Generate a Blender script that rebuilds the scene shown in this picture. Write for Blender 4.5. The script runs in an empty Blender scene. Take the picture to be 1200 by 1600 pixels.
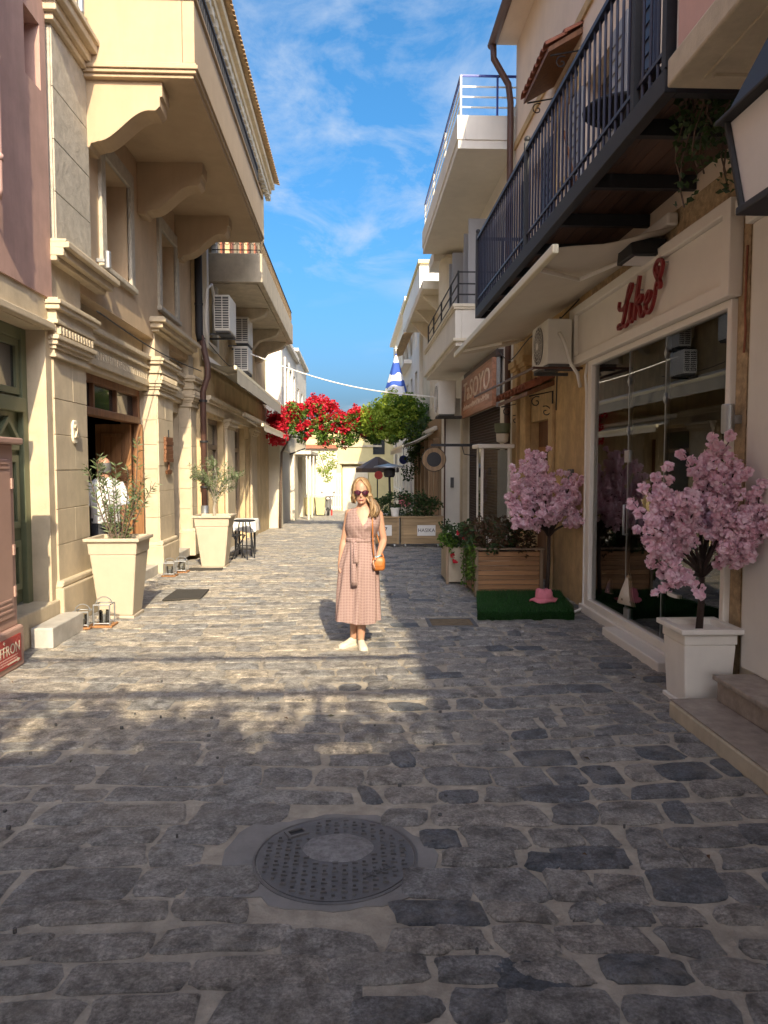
import bpy, bmesh, math, random
from math import sin, cos, pi, radians, sqrt
from mathutils import Vector, Matrix, noise
random.seed(7)
S = bpy.context.scene
COL = S.collection
R = random.uniform

# ------------------------------------------------------------------ camera
FPX = 1160.0
cam_d = bpy.data.cameras.new('camera')
cam = bpy.data.objects.new('camera', cam_d); COL.objects.link(cam)
cam_d.sensor_fit = 'VERTICAL'; cam_d.sensor_height = 36; cam_d.lens = 36 * FPX / 1600
cam_d.clip_start = 0.05; cam_d.clip_end = 3000
cam.location = (0, 0, 1.75)
cam.rotation_euler = (pi / 2 - math.atan(73 / FPX), 0, -math.atan(49 / FPX))
S.camera = cam

# ------------------------------------------------------------------ sky and sun
SUN_EL, SUN_AZ = radians(32.5), radians(10)          # sun behind the camera, a little to the right
W = bpy.data.worlds.new('World'); S.world = W; W.use_nodes = True
nt = W.node_tree; nt.nodes.clear()
def N(t, typ, **kw):
    n = t.nodes.new(typ)
    for k, v in kw.items():
        if k.startswith('i_'):
            key = k[2:]
            key = int(key) if key.isdigit() else key.replace('_', ' ')
            n.inputs[key].default_value = v
        else: setattr(n, k, v)
    return n
sky = N(nt, 'ShaderNodeTexSky', sky_type='NISHITA', sun_disc=False, sun_elevation=SUN_EL, sun_rotation=pi - SUN_AZ,
        altitude=0, air_density=0.74, dust_density=6.5, ozone_density=5.0)
tc = N(nt, 'ShaderNodeTexCoord')
sep = N(nt, 'ShaderNodeSeparateXYZ'); nt.links.new(tc.outputs['Generated'], sep.inputs[0])
zz = N(nt, 'ShaderNodeMath', operation='MAXIMUM', i_1=0.0); nt.links.new(sep.outputs[2], zz.inputs[0])
za = N(nt, 'ShaderNodeMath', operation='ADD', i_1=0.22); nt.links.new(zz.outputs[0], za.inputs[0])
cx_ = N(nt, 'ShaderNodeMath', operation='DIVIDE'); cy_ = N(nt, 'ShaderNodeMath', operation='DIVIDE')
nt.links.new(sep.outputs[0], cx_.inputs[0]); nt.links.new(za.outputs[0], cx_.inputs[1])
nt.links.new(sep.outputs[1], cy_.inputs[0]); nt.links.new(za.outputs[0], cy_.inputs[1])
cmb = N(nt, 'ShaderNodeCombineXYZ', i_2=3.7)
nt.links.new(cx_.outputs[0], cmb.inputs[0]); nt.links.new(cy_.outputs[0], cmb.inputs[1])
n1 = N(nt, 'ShaderNodeTexNoise', i_Scale=4.2, i_Detail=9.0, i_Roughness=0.62, i_Distortion=0.35)
n2 = N(nt, 'ShaderNodeTexNoise', i_Scale=0.9, i_Detail=2.0)
nt.links.new(cmb.outputs[0], n1.inputs[0]); nt.links.new(cmb.outputs[0], n2.inputs[0])
r1 = N(nt, 'ShaderNodeMapRange', i_1=0.44, i_2=0.80); r2 = N(nt, 'ShaderNodeMapRange', i_1=0.40, i_2=0.56)
nt.links.new(n1.outputs[0], r1.inputs[0]); nt.links.new(n2.outputs[0], r2.inputs[0])
mu = N(nt, 'ShaderNodeMath', operation='MULTIPLY'); nt.links.new(r1.outputs[0], mu.inputs[0]); nt.links.new(r2.outputs[0], mu.inputs[1])
mxs = N(nt, 'ShaderNodeMix', data_type='RGBA'); mxs.inputs[7].default_value = (2.0, 2.3, 2.75, 1)
hs = N(nt, 'ShaderNodeHueSaturation', i_Hue=0.487, i_Saturation=1.25, i_Value=0.95)
nt.links.new(sky.outputs[0], hs.inputs['Color'])
nt.links.new(mu.outputs[0], mxs.inputs[0]); nt.links.new(hs.outputs[0], mxs.inputs[6])
bg = N(nt, 'ShaderNodeBackground', i_Strength=0.145)
nt.links.new(mxs.outputs[2], bg.inputs[0])
wo = N(nt, 'ShaderNodeOutputWorld'); nt.links.new(bg.outputs[0], wo.inputs[0])

sun_d = bpy.data.lights.new('sun', 'SUN'); sun_d.energy = 3.1; sun_d.angle = radians(0.53); sun_d.color = (1, 0.83, 0.57)
sun = bpy.data.objects.new('sun', sun_d); COL.objects.link(sun); sun.location = (3, -10, 12)
sun.rotation_euler = Vector((-sin(SUN_AZ) * cos(SUN_EL), cos(SUN_AZ) * cos(SUN_EL), -sin(SUN_EL))).to_track_quat('-Z', 'Y').to_euler()
S.view_settings.view_transform = 'Standard'; S.view_settings.look = 'None'
S.view_settings.exposure = 1.27; S.view_settings.gamma = 1
S.render.engine = 'CYCLES'
S.cycles.max_bounces = 9; S.cycles.diffuse_bounces = 6; S.cycles.glossy_bounces = 3; S.cycles.transparent_max_bounces = 8; S.cycles.transmission_bounces = 3

# ------------------------------------------------------------------ helpers
def zg(y):                                  # the street runs level, then gently downhill
    return 0.0 if y < 12 else -0.035 * (y - 12) if y < 60 else -1.68
class MB:
    def __init__(s): s.v = []; s.f = []; s.uv = {}
    def pt(s, p): s.v.append(tuple(p)); return len(s.v) - 1
    def face(s, pts): s.f.append([s.pt(p) for p in pts])
    def box(s, x0, x1, y0, y1, z0, z1):
        i = len(s.v)
        s.v += [(x0,y0,z0),(x1,y0,z0),(x1,y1,z0),(x0,y1,z0),(x0,y0,z1),(x1,y0,z1),(x1,y1,z1),(x0,y1,z1)]
        s.f += [[i+a for a in q] for q in ((0,3,2,1),(4,5,6,7),(0,1,5,4),(1,2,6,5),(2,3,7,6),(3,0,4,7))]
        return s
    def frus(s, c, w0, d0, z0, w1, d1, z1):       # four-sided taper
        i = len(s.v); x, y = c
        for w, d, z in ((w0,d0,z0),(w1,d1,z1)):
            s.v += [(x-w/2,y-d/2,z),(x+w/2,y-d/2,z),(x+w/2,y+d/2,z),(x-w/2,y+d/2,z)]
        s.f += [[i+a for a in q] for q in ((0,3,2,1),(4,5,6,7),(0,1,5,4),(1,2,6,5),(2,3,7,6),(3,0,4,7))]
        return s
    def prism(s, pts, ax, a, b):
        i = len(s.v); n = len(pts)
        for t in (a, b):
            for u, w in pts: s.v.append({'x':(t,u,w),'y':(u,t,w),'z':(u,w,t)}[ax])
        s.f.append([i+k for k in range(n)][::-1]); s.f.append([i+n+k for k in range(n)])
        for k in range(n): s.f.append([i+k, i+(k+1)%n, i+n+(k+1)%n, i+n+k])
        return s
    def loft(s, rings, cap=True, closed=True):
        i = len(s.v); n = len(rings[0])
        for r in rings: s.v += [tuple(p) for p in r]
        for a in range(len(rings)-1):
            for k in range(n if closed else n-1):
                s.f.append([i+a*n+k, i+a*n+(k+1)%n, i+(a+1)*n+(k+1)%n, i+(a+1)*n+k])
        if cap and closed:
            s.f.append([i+k for k in range(n)][::-1]); s.f.append([i+(len(rings)-1)*n+k for k in range(n)])
        return s
    def tube(s, path, r, n=8, cap=True, flat=1.0):
        P = [Vector(p) for p in path]; m = len(P)
        rs = r if isinstance(r, (list, tuple)) else [r]*m
        rings = []; prev = None
        for k in range(m):
            t = (P[min(k+1,m-1)] - P[max(k-1,0)]).normalized()
            if prev is None:
                a = Vector((0,0,1)) if abs(t.z) < 0.9 else Vector((1,0,0))
                u = t.cross(a).normalized()
            else:
                u = (prev - t*prev.dot(t)).normalized()
            prev = u; w = t.cross(u)
            rings.append([P[k] + (u*cos(2*pi*j/n)*rs[k] + w*sin(2*pi*j/n)*rs[k]*flat) for j in range(n)])
        return s.loft(rings, cap)
    def lathe(s, c, prof, n=20, ax='z'):
        rings = []
        for r, h in prof:
            ring = []
            for j in range(n):
                a, b = r*cos(2*pi*j/n), r*sin(2*pi*j/n)
                ring.append({'z':(c[0]+a,c[1]+b,c[2]+h),'y':(c[0]+a,c[1]+h,c[2]+b),'x':(c[0]+h,c[1]+a,c[2]+b)}[ax])
            rings.append(ring)
        return s.loft(rings)
    def ball(s, c, rx, ry=None, rz=None, n=10, m=7):
        ry = ry or rx; rz = rz or rx
        return s.loft([[(c[0]+rx*sin(pi*(a+.001)/(m))*cos(2*pi*j/n), c[1]+ry*sin(pi*(a+.001)/m)*sin(2*pi*j/n), c[2]-rz*cos(pi*a/m)) for j in range(n)] for a in range(m+1)], cap=False)
    def wall(s, ax, d0, d1, u0, u1, z0, z1, holes=()):
        us = sorted({u0,u1,*[min(max(h[k],u0),u1) for h in holes for k in (0,1)]})
        zs = sorted({z0,z1,*[min(max(h[k],z0),z1) for h in holes for k in (2,3)]})
        P = lambda d,u,z: (d,u,z) if ax == 'x' else (u,d,z)
        def solid(a, b):
            if a < 0 or b < 0 or a >= len(us)-1 or b >= len(zs)-1: return False
            u, z = (us[a]+us[a+1])/2, (zs[b]+zs[b+1])/2
            return not any(h[0] < u < h[1] and h[2] < z < h[3] for h in holes)
        for a in range(len(us)-1):
            for b in range(len(zs)-1):
                if not solid(a,b): continue
                U0,U1,Z0,Z1 = us[a],us[a+1],zs[b],zs[b+1]
                for d in (d0,d1): s.face([P(d,U0,Z0),P(d,U1,Z0),P(d,U1,Z1),P(d,U0,Z1)])
                if not solid(a-1,b): s.face([P(d0,U0,Z0),P(d1,U0,Z0),P(d1,U0,Z1),P(d0,U0,Z1)])
                if not solid(a+1,b): s.face([P(d0,U1,Z0),P(d1,U1,Z0),P(d1,U1,Z1),P(d0,U1,Z1)])
                if not solid(a,b-1): s.face([P(d0,U0,Z0),P(d1,U0,Z0),P(d1,U1,Z0),P(d0,U1,Z0)])
                if not solid(a,b+1): s.face([P(d0,U0,Z1),P(d1,U0,Z1),P(d1,U1,Z1),P(d0,U1,Z1)])
        return s
    def mesh(s, name, weld=False, smooth=False, recalc=True):
        me = bpy.data.meshes.new(name); me.from_pydata(s.v, [], s.f)
        if recalc:
            bm = bmesh.new(); bm.from_mesh(me)
            if weld: bmesh.ops.remove_doubles(bm, verts=bm.verts, dist=1e-5)
            bmesh.ops.recalc_face_normals(bm, faces=bm.faces)
            bm.to_mesh(me); bm.free()
        if smooth: me.shade_smooth()
        return me
    def build(s, name, mat, parent=None, bevel=0.0, smooth=False, weld=False, seg=2, recalc=True, kind=None):
        me = s.mesh(name, weld or bool(bevel), smooth, recalc)
        return link(name, me, mat, parent, bevel, seg, kind)
def link(name, me, mat, parent=None, bevel=0.0, seg=2, kind=None):
    if mat is not None and not me.materials: me.materials.append(mat)
    o = bpy.data.objects.new(name, me); COL.objects.link(o)
    if parent is not None:
        o.parent = parent
        if parent.type == 'EMPTY': o.matrix_parent_inverse = Matrix.Translation(-Vector(parent.location))
    if bevel:
        m = o.modifiers.new('bevel', 'BEVEL'); m.width = bevel; m.segments = seg; m.limit_method = 'ANGLE'; m.angle_limit = radians(40)
        m.harden_normals = False
    if kind: o['kind'] = kind
    return o
def tag(o, label, cat, group=None):
    o['label'] = label; o['category'] = cat
    if group: o['group'] = group
    return o
def thing(name, label, cat, loc=(0,0,0), group=None):
    o = bpy.data.objects.new(name, None); COL.objects.link(o); o.location = loc; o.empty_display_size = 0.1
    return tag(o, label, cat, group)
def struct(o): o['kind'] = 'structure'; return o
def copy_tree(o, parent=None):
    c = o.copy(); COL.objects.link(c)
    if parent is not None: c.parent = parent; c.matrix_parent_inverse = o.matrix_parent_inverse.copy()
    for ch in list(o.children): copy_tree(ch, c)
    return c

# ------------------------------------------------------------------ materials
def newmat(name):
    m = bpy.data.materials.new(name); m.use_nodes = True; t = m.node_tree
    b = t.nodes['Principled BSDF']; return m, t, b
def L(t, a, b): t.links.new(a, b)
def coords(t): return N(t, 'ShaderNodeTexCoord').outputs['Object']
def rgb(c): return (c[0], c[1], c[2], 1)
def plaster(name, c, var=0.16, scale=2.2, stain=0.35, bump=0.12, rough=0.9, grain=60, dirt=(0.30,0.25,0.19), streak=True):
    m, t, b = newmat(name); co = coords(t)
    na = N(t, 'ShaderNodeTexNoise', i_Scale=scale, i_Detail=8.0, i_Roughness=0.65); L(t, co, na.inputs[0])
    lo = tuple(x*(1-var*1.4) for x in c); hi = tuple(min(0.9, x*(1+var*0.6)) for x in c)
    r = N(t, 'ShaderNodeMapRange', i_1=0.3, i_2=0.7); L(t, na.outputs[0], r.inputs[0])
    mx = N(t, 'ShaderNodeMix', data_type='RGBA'); mx.inputs[6].default_value = rgb(lo); mx.inputs[7].default_value = rgb(hi)
    L(t, r.outputs[0], mx.inputs[0])
    mp = N(t, 'ShaderNodeMapping'); L(t, co, mp.inputs[0]); mp.inputs['Scale'].default_value = (2.6, 2.6, 0.35 if streak else 2.6)
    nb = N(t, 'ShaderNodeTexNoise', i_Scale=1.1, i_Detail=9.0, i_Roughness=0.72, i_Distortion=0.4); L(t, mp.outputs[0], nb.inputs[0])
    rb = N(t, 'ShaderNodeMapRange', i_1=0.47, i_2=0.70, i_3=0.0, i_4=stain); L(t, nb.outputs[0], rb.inputs[0])
    m2 = N(t, 'ShaderNodeMix', data_type='RGBA'); m2.inputs[7].default_value = rgb(tuple(c[i]*0.45+dirt[i]*0.3 for i in range(3)))
    L(t, rb.outputs[0], m2.inputs[0]); L(t, mx.outputs[2], m2.inputs[6]); L(t, m2.outputs[2], b.inputs['Base Color'])
    b.inputs['Roughness'].default_value = rough
    nc = N(t, 'ShaderNodeTexNoise', i_Scale=grain, i_Detail=6.0, i_Roughness=0.7); L(t, co, nc.inputs[0])
    ad = N(t, 'ShaderNodeMath', operation='MULTIPLY_ADD', i_1=0.35); L(t, nc.outputs[0], ad.inputs[0]); L(t, na.outputs[0], ad.inputs[2])
    bp = N(t, 'ShaderNodeBump', i_Strength=bump, i_Distance=0.03); L(t, ad.outputs[0], bp.inputs['Height']); L(t, bp.outputs[0], b.inputs['Normal'])
    return m
def simple(name, c, rough=0.5, metal=0.0, var=0.1, scale=14, bump=0.0, spec=0.5, coat=0.0):
    m, t, b = newmat(name); co = coords(t)
    na = N(t, 'ShaderNodeTexNoise', i_Scale=scale, i_Detail=5.0, i_Roughness=0.6); L(t, co, na.inputs[0])
    mx = N(t, 'ShaderNodeMix', data_type='RGBA'); mx.inputs[6].default_value = rgb(tuple(x*(1-var*1.3) for x in c)); mx.inputs[7].default_value = rgb(tuple(min(1, x*(1+var)) for x in c))
    L(t, na.outputs[0], mx.inputs[0]); L(t, mx.outputs[2], b.inputs['Base Color'])
    b.inputs['Roughness'].default_value = rough; b.inputs['Metallic'].default_value = metal
    b.inputs['Specular IOR Level'].default_value = spec; b.inputs['Coat Weight'].default_value = coat
    if bump:
        bp = N(t, 'ShaderNodeBump', i_Strength=bump, i_Distance=0.01); L(t, na.outputs[0], bp.inputs['Height']); L(t, bp.outputs[0], b.inputs['Normal'])
    return m
def wood(name, c, axis=2, rough=0.55, k=1.0):
    m, t, b = newmat(name); co = coords(t)
    mp = N(t, 'ShaderNodeMapping'); L(t, co, mp.inputs[0]); sc = [22*k, 22*k, 22*k]; sc[axis] = 1.3*k; mp.inputs['Scale'].default_value = sc
    na = N(t, 'ShaderNodeTexNoise', i_Scale=1.0, i_Detail=7.0, i_Roughness=0.6, i_Distortion=0.8); L(t, mp.outputs[0], na.inputs[0])
    oi = N(t, 'ShaderNodeObjectInfo'); rm = N(t, 'ShaderNodeMapRange', i_3=0.78, i_4=1.18); L(t, oi.outputs['Random'], rm.inputs[0])
    r = N(t, 'ShaderNodeMapRange', i_1=0.3, i_2=0.7); L(t, na.outputs[0], r.inputs[0])
    mx = N(t, 'ShaderNodeMix', data_type='RGBA'); mx.inputs[6].default_value = rgb(tuple(x*0.55 for x in c)); mx.inputs[7].default_value = rgb(tuple(x*1.2 for x in c))
    L(t, r.outputs[0], mx.inputs[0])
    vm = N(t, 'ShaderNodeMix', data_type='RGBA', blend_type='MULTIPLY', i_0=1.0); L(t, mx.outputs[2], vm.inputs[6]); L(t, rm.outputs[0], vm.inputs[7])
    L(t, vm.outputs[2], b.inputs['Base Color']); b.inputs['Roughness'].default_value = rough
    bp = N(t, 'ShaderNodeBump', i_Strength=0.25, i_Distance=0.006); L(t, na.outputs[0], bp.inputs['Height']); L(t, bp.outputs[0], b.inputs['Normal'])
    return m
def leaf(name, c1, c2, trans=0.35, rough=0.5, sat_var=True):
    m, t, b = newmat(name)
    ge = N(t, 'ShaderNodeNewGeometry')
    mx = N(t, 'ShaderNodeMix', data_type='RGBA'); mx.inputs[6].default_value = rgb(c1); mx.inputs[7].default_value = rgb(c2)
    L(t, ge.outputs['Random Per Island'], mx.inputs[0]); L(t, mx.outputs[2], b.inputs['Base Color'])
    b.inputs['Roughness'].default_value = rough
    tr = N(t, 'ShaderNodeBsdfTranslucent'); L(t, mx.outputs[2], tr.inputs[0])
    ms = N(t, 'ShaderNodeMixShader', i_0=trans); L(t, b.outputs[0], ms.inputs[1]); L(t, tr.outputs[0], ms.inputs[2])
    L(t, ms.outputs[0], t.nodes['Material Output'].inputs[0])
    return m
def glassy(name, tint=(0.96,0.98,0.97), ior=2.05, rough=0.0):
    m, t, b = newmat(name); t.nodes.remove(b)
    fr = N(t, 'ShaderNodeFresnel', i_IOR=ior); tr = N(t, 'ShaderNodeBsdfTransparent'); tr.inputs[0].default_value = rgb(tint)
    gl = N(t, 'ShaderNodeBsdfGlossy'); gl.inputs['Roughness'].default_value = rough
    ms = N(t, 'ShaderNodeMixShader'); L(t, fr.outputs[0], ms.inputs[0]); L(t, tr.outputs[0], ms.inputs[1]); L(t, gl.outputs[0], ms.inputs[2])
    L(t, ms.outputs[0], t.nodes['Material Output'].inputs[0])
    return m
def stonemat(name):
    m, t, b = newmat(name); co = coords(t)
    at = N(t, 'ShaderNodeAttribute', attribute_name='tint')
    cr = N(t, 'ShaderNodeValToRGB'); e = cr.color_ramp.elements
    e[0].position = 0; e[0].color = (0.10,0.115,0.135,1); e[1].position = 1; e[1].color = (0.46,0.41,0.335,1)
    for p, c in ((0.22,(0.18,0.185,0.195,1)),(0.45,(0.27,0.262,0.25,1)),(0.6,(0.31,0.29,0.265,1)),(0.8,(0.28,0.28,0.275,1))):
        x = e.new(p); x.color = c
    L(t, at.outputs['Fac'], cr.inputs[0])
    na = N(t, 'ShaderNodeTexNoise', i_Scale=9.0, i_Detail=13.0, i_Roughness=0.78, i_Distortion=0.25); L(t, co, na.inputs[0])
    r = N(t, 'ShaderNodeMapRange', i_1=0.39, i_2=0.62, i_3=0.50, i_4=1.75); L(t, na.outputs[0], r.inputs[0])
    ns = N(t, 'ShaderNodeTexNoise', i_Scale=70.0, i_Detail=4.0, i_Roughness=0.7); L(t, co, ns.inputs[0])
    rs_ = N(t, 'ShaderNodeMapRange', i_1=0.38, i_2=0.64, i_3=0.66, i_4=1.28); L(t, ns.outputs[0], rs_.inputs[0])
    r0_ = r; r = N(t, 'ShaderNodeMath', operation='MULTIPLY'); L(t, r0_.outputs[0], r.inputs[0]); L(t, rs_.outputs[0], r.inputs[1])
    vm = N(t, 'ShaderNodeMix', data_type='RGBA', blend_type='MULTIPLY', i_0=1.0); L(t, cr.outputs[0], vm.inputs[6]); L(t, r.outputs[0], vm.inputs[7])
    # dusty film of mortar over parts of the stones
    nd = N(t, 'ShaderNodeTexNoise', i_Scale=3.1, i_Detail=10.0, i_Roughness=0.75); L(t, co, nd.inputs[0])
    rd = N(t, 'ShaderNodeMapRange', i_1=0.50, i_2=0.70, i_3=0.0, i_4=0.55); L(t, nd.outputs[0], rd.inputs[0])
    m2 = N(t, 'ShaderNodeMix', data_type='RGBA'); m2.inputs[7].default_value = (0.41,0.38,0.335,1)
    L(t, rd.outputs[0], m2.inputs[0]); L(t, vm.outputs[2], m2.inputs[6]); L(t, m2.outputs[2], b.inputs['Base Color'])
    rr = N(t, 'ShaderNodeMapRange', i_1=0.3, i_2=0.7, i_3=0.34, i_4=0.72); L(t, na.outputs[0], rr.inputs[0]); L(t, rr.outputs[0], b.inputs['Roughness'])
    mp = N(t, 'ShaderNodeMapping'); L(t, co, mp.inputs[0]); mp.inputs['Rotation'].default_value = (0,0,0.5); mp.inputs['Scale'].default_value = (11,24,11)
    nf = N(t, 'ShaderNodeTexNoise', i_Scale=1.0, i_Detail=12.0, i_Roughness=0.78, i_Distortion=0.4); L(t, mp.outputs[0], nf.inputs[0])
    ad = N(t, 'ShaderNodeMath', operation='MULTIPLY_ADD', i_1=0.7); L(t, nf.outputs[0], ad.inputs[0]); L(t, na.outputs[0], ad.inputs[2])
    bp = N(t, 'ShaderNodeBump', i_Strength=1.0, i_Distance=0.035); L(t, ad.outputs[0], bp.inputs['Height']); L(t, bp.outputs[0], b.inputs['Normal'])
    return m
M = {}
M['mortar'] = plaster('mortar', (0.45,0.405,0.335), var=0.26, scale=9, stain=0.6, bump=0.9, grain=70, streak=False)
M['paving'] = stonemat('paving_stone')
M['cream'] = plaster('cream_plaster', (0.47,0.355,0.23), var=0.07, scale=1.6, stain=0.26)
M['beige'] = plaster('beige_plaster', (0.57,0.43,0.28), var=0.12, scale=1.8, stain=0.38)
M['limestone'] = plaster('limestone', (0.58,0.49,0.35), var=0.13, scale=4, stain=0.38, bump=0.22)
M['greystone'] = plaster('grey_stone', (0.50,0.46,0.38), var=0.16, scale=9, stain=0.35, bump=0.45, streak=False)
M['mauve'] = plaster('mauve_plaster', (0.50,0.32,0.27), var=0.14, scale=2.2, stain=0.5)
M['ochre'] = plaster('ochre_weathered', (0.62,0.48,0.28), var=0.20, scale=2.0, stain=0.6, bump=0.3)
M['concrete'] = plaster('concrete', (0.55,0.48,0.36), var=0.16, scale=4, stain=0.6, bump=0.3)
M['white'] = plaster('white_plaster', (0.74,0.71,0.64), var=0.05, scale=2, stain=0.14)
M['offwhite'] = plaster('offwhite_plaster', (0.72,0.66,0.53), var=0.08, scale=2, stain=0.25)
M['yellowhouse'] = plaster('yellow_plaster', (0.62,0.54,0.29), var=0.07, scale=2, stain=0.15)
M['peach'] = plaster('peach_plaster', (0.78,0.64,0.51), var=0.06, scale=1.5, stain=0.2)
M['orange'] = plaster('orange_plaster', (0.60,0.42,0.21), var=0.22, scale=5, stain=0.75, bump=0.35)
M['roughstone'] = plaster('rough_stone', (0.56,0.41,0.24), var=0.34, scale=16, stain=0.7, bump=0.9, grain=40, streak=False)
M['pinkwall'] = plaster('pink_plaster', (0.62,0.40,0.35), var=0.08, scale=2, stain=0.3)
M['marble'] = plaster('marble', (0.52,0.50,0.46), var=0.18, scale=5, stain=0.4, bump=0.1, rough=0.5, streak=False)
M['darkmarble'] = plaster('dark_marble', (0.33,0.28,0.24), var=0.3, scale=10, stain=0.5, bump=0.1, rough=0.45, streak=False)
M['whitepaint'] = simple('white_paint', (0.80,0.76,0.69), 0.55, var=0.05, scale=6)
M['greyframe'] = simple('grey_frame', (0.62,0.60,0.56), 0.5, var=0.06)
M['black'] = simple('black_iron', (0.018,0.019,0.023), 0.6, 0.0, var=0.3, scale=30)
M['navy'] = simple('navy_iron', (0.022,0.027,0.055), 0.42, 0.2, var=0.25, scale=25)
M['blueiron'] = simple('blue_iron', (0.03,0.06,0.30), 0.4, var=0.2)
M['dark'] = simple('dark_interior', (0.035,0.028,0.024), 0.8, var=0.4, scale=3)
M['room'] = simple('room_wall', (0.42,0.37,0.31), 0.8, var=0.3, scale=2)
M['walnut'] = wood('walnut', (0.20,0.085,0.035))
M['darkdeck'] = wood('dark_deck', (0.09,0.045,0.028), axis=1)
M['oak'] = wood('oak_door', (0.36,0.17,0.065))
M['planterwood'] = wood('planter_wood', (0.36,0.19,0.085), axis=0)
M['postwood'] = wood('post_wood', (0.33,0.24,0.16))
M['ply'] = wood('plywood', (0.40,0.28,0.15), axis=0, k=0.6)
M['signwood'] = wood('sign_wood', (0.40,0.19,0.11), axis=1, k=0.5)
M['cedar'] = wood('cedar', (0.30,0.19,0.10))
M['green'] = simple('green_paint', (0.145,0.165,0.095), 0.5, var=0.12, scale=8)
M['brownpipe'] = simple('brown_pipe', (0.10,0.050,0.038), 0.5, var=0.2)
M['cabinet'] = simple('cabinet_paint', (0.42,0.27,0.22), 0.55, var=0.1, scale=5)
M['redsign'] = simple('red_sign', (0.42,0.035,0.03), 0.4, var=0.15)
M['cream_pot'] = plaster('cream_pot', (0.49,0.42,0.32), var=0.05, scale=5, stain=0.22, bump=0.04, rough=0.55)
M['white_pot'] = plaster('white_pot', (0.80,0.77,0.71), var=0.04, scale=5, stain=0.18, bump=0.03, rough=0.45)
M['soil'] = simple('soil', (0.06,0.042,0.03), 0.95, var=0.4, scale=40, bump=0.6)
M['bark'] = plaster('bark', (0.14,0.10,0.075), var=0.3, scale=20, stain=0.3, bump=0.6)
M['greybark'] = plaster('grey_bark', (0.34,0.31,0.25), var=0.2, scale=20, stain=0.3, bump=0.4)
M['darkbark'] = plaster('dark_bark', (0.05,0.032,0.026), var=0.3, scale=25, stain=0.2, bump=0.6)
M['olive'] = leaf('olive_leaf', (0.09,0.14,0.05), (0.20,0.25,0.13), 0.25)
M['leafgreen'] = leaf('green_leaf', (0.045,0.12,0.018), (0.17,0.30,0.04), 0.4)
M['leafdark'] = leaf('dark_leaf', (0.018,0.05,0.014), (0.06,0.11,0.03), 0.25)
M['leafyoung'] = leaf('young_leaf', (0.20,0.34,0.035), (0.42,0.50,0.07), 0.45)
M['leafbronze'] = leaf('bronze_leaf', (0.05,0.055,0.02), (0.13,0.06,0.035), 0.25)
M['bract'] = leaf('red_bract', (0.50,0.012,0.022), (0.78,0.035,0.08), 0.4)
M['blossom'] = leaf('pink_blossom', (0.84,0.54,0.64), (0.95,0.79,0.86), 0.35, rough=0.7)
M['turf'] = leaf('artificial_turf', (0.008,0.05,0.012), (0.03,0.12,0.02), 0.15)
M['canvas'] = simple('awning_canvas', (0.66,0.60,0.50), 0.85, var=0.08, scale=3, bump=0.15)
M['canvasgrey'] = simple('grey_canvas', (0.42,0.40,0.35), 0.85, var=0.1, scale=3, bump=0.15)
M['awnbar'] = simple('awning_bar', (0.74,0.68,0.50), 0.45, var=0.06)
M['acwhite'] = simple('ac_white', (0.70,0.68,0.62), 0.5, var=0.06, scale=8)
M['acdark'] = simple('ac_dark', (0.09,0.09,0.09), 0.6, var=0.2)
M['terracotta'] = plaster('terracotta', (0.36,0.13,0.075), var=0.3, scale=7, stain=0.5, bump=0.3, streak=False)
M['oldtile'] = plaster('old_tile', (0.56,0.38,0.20), var=0.3, scale=9, stain=0.5, bump=0.3, streak=False)
M['glass'] = glassy('window_glass')
M['darkglass'] = simple('dark_glass', (0.03,0.035,0.04), 0.06, var=0.2, scale=2, spec=0.8)
M['greyglass'] = simple('grey_glass', (0.13,0.13,0.12), 0.12, var=0.3, scale=1.2, spec=0.7)
M['steel'] = simple('galvanised', (0.42,0.44,0.46), 0.4, 0.8, var=0.15)
M['castiron'] = plaster('cast_iron', (0.125,0.125,0.13), var=0.25, scale=12, stain=0.4, bump=0.3, rough=0.5, streak=False)
M['cement'] = plaster('cement', (0.23,0.225,0.22), var=0.18, scale=6, stain=0.35, bump=0.4, streak=False)
M['patch'] = plaster('concrete_patch', (0.36,0.36,0.37), var=0.35, scale=30, stain=0.3, bump=0.9, grain=120, streak=False)
M['mat'] = simple('door_mat', (0.05,0.046,0.04), 0.95, var=0.3, scale=90, bump=0.5)
M['cloth'] = simple('white_cloth', (0.80,0.79,0.76), 0.8, var=0.04)
M['shutter'] = simple('shutter_brown', (0.055,0.036,0.030), 0.55, var=0.25, scale=20)
M['greyshutter'] = simple('grey_shutter', (0.30,0.30,0.31), 0.5, var=0.1, scale=4)
M['redletter'] = simple('red_letter', (0.24,0.018,0.022), 0.35, var=0.1)
M['signletter'] = simple('sign_letter', (0.74,0.58,0.46), 0.6, var=0.2, scale=20)
M['ink'] = simple('black_ink', (0.02,0.02,0.022), 0.6)
M['pinkfelt'] = simple('pink_felt', (0.72,0.22,0.28), 0.9, var=0.15, scale=20)
M['cable'] = simple('white_cable', (0.75,0.73,0.68), 0.5)
M['rustlid'] = plaster('rusty_lid', (0.20,0.145,0.085), var=0.3, scale=15, stain=0.5, bump=0.4, streak=False)
M['reed'] = wood('reed_mat', (0.42,0.32,0.18), axis=1)

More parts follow.
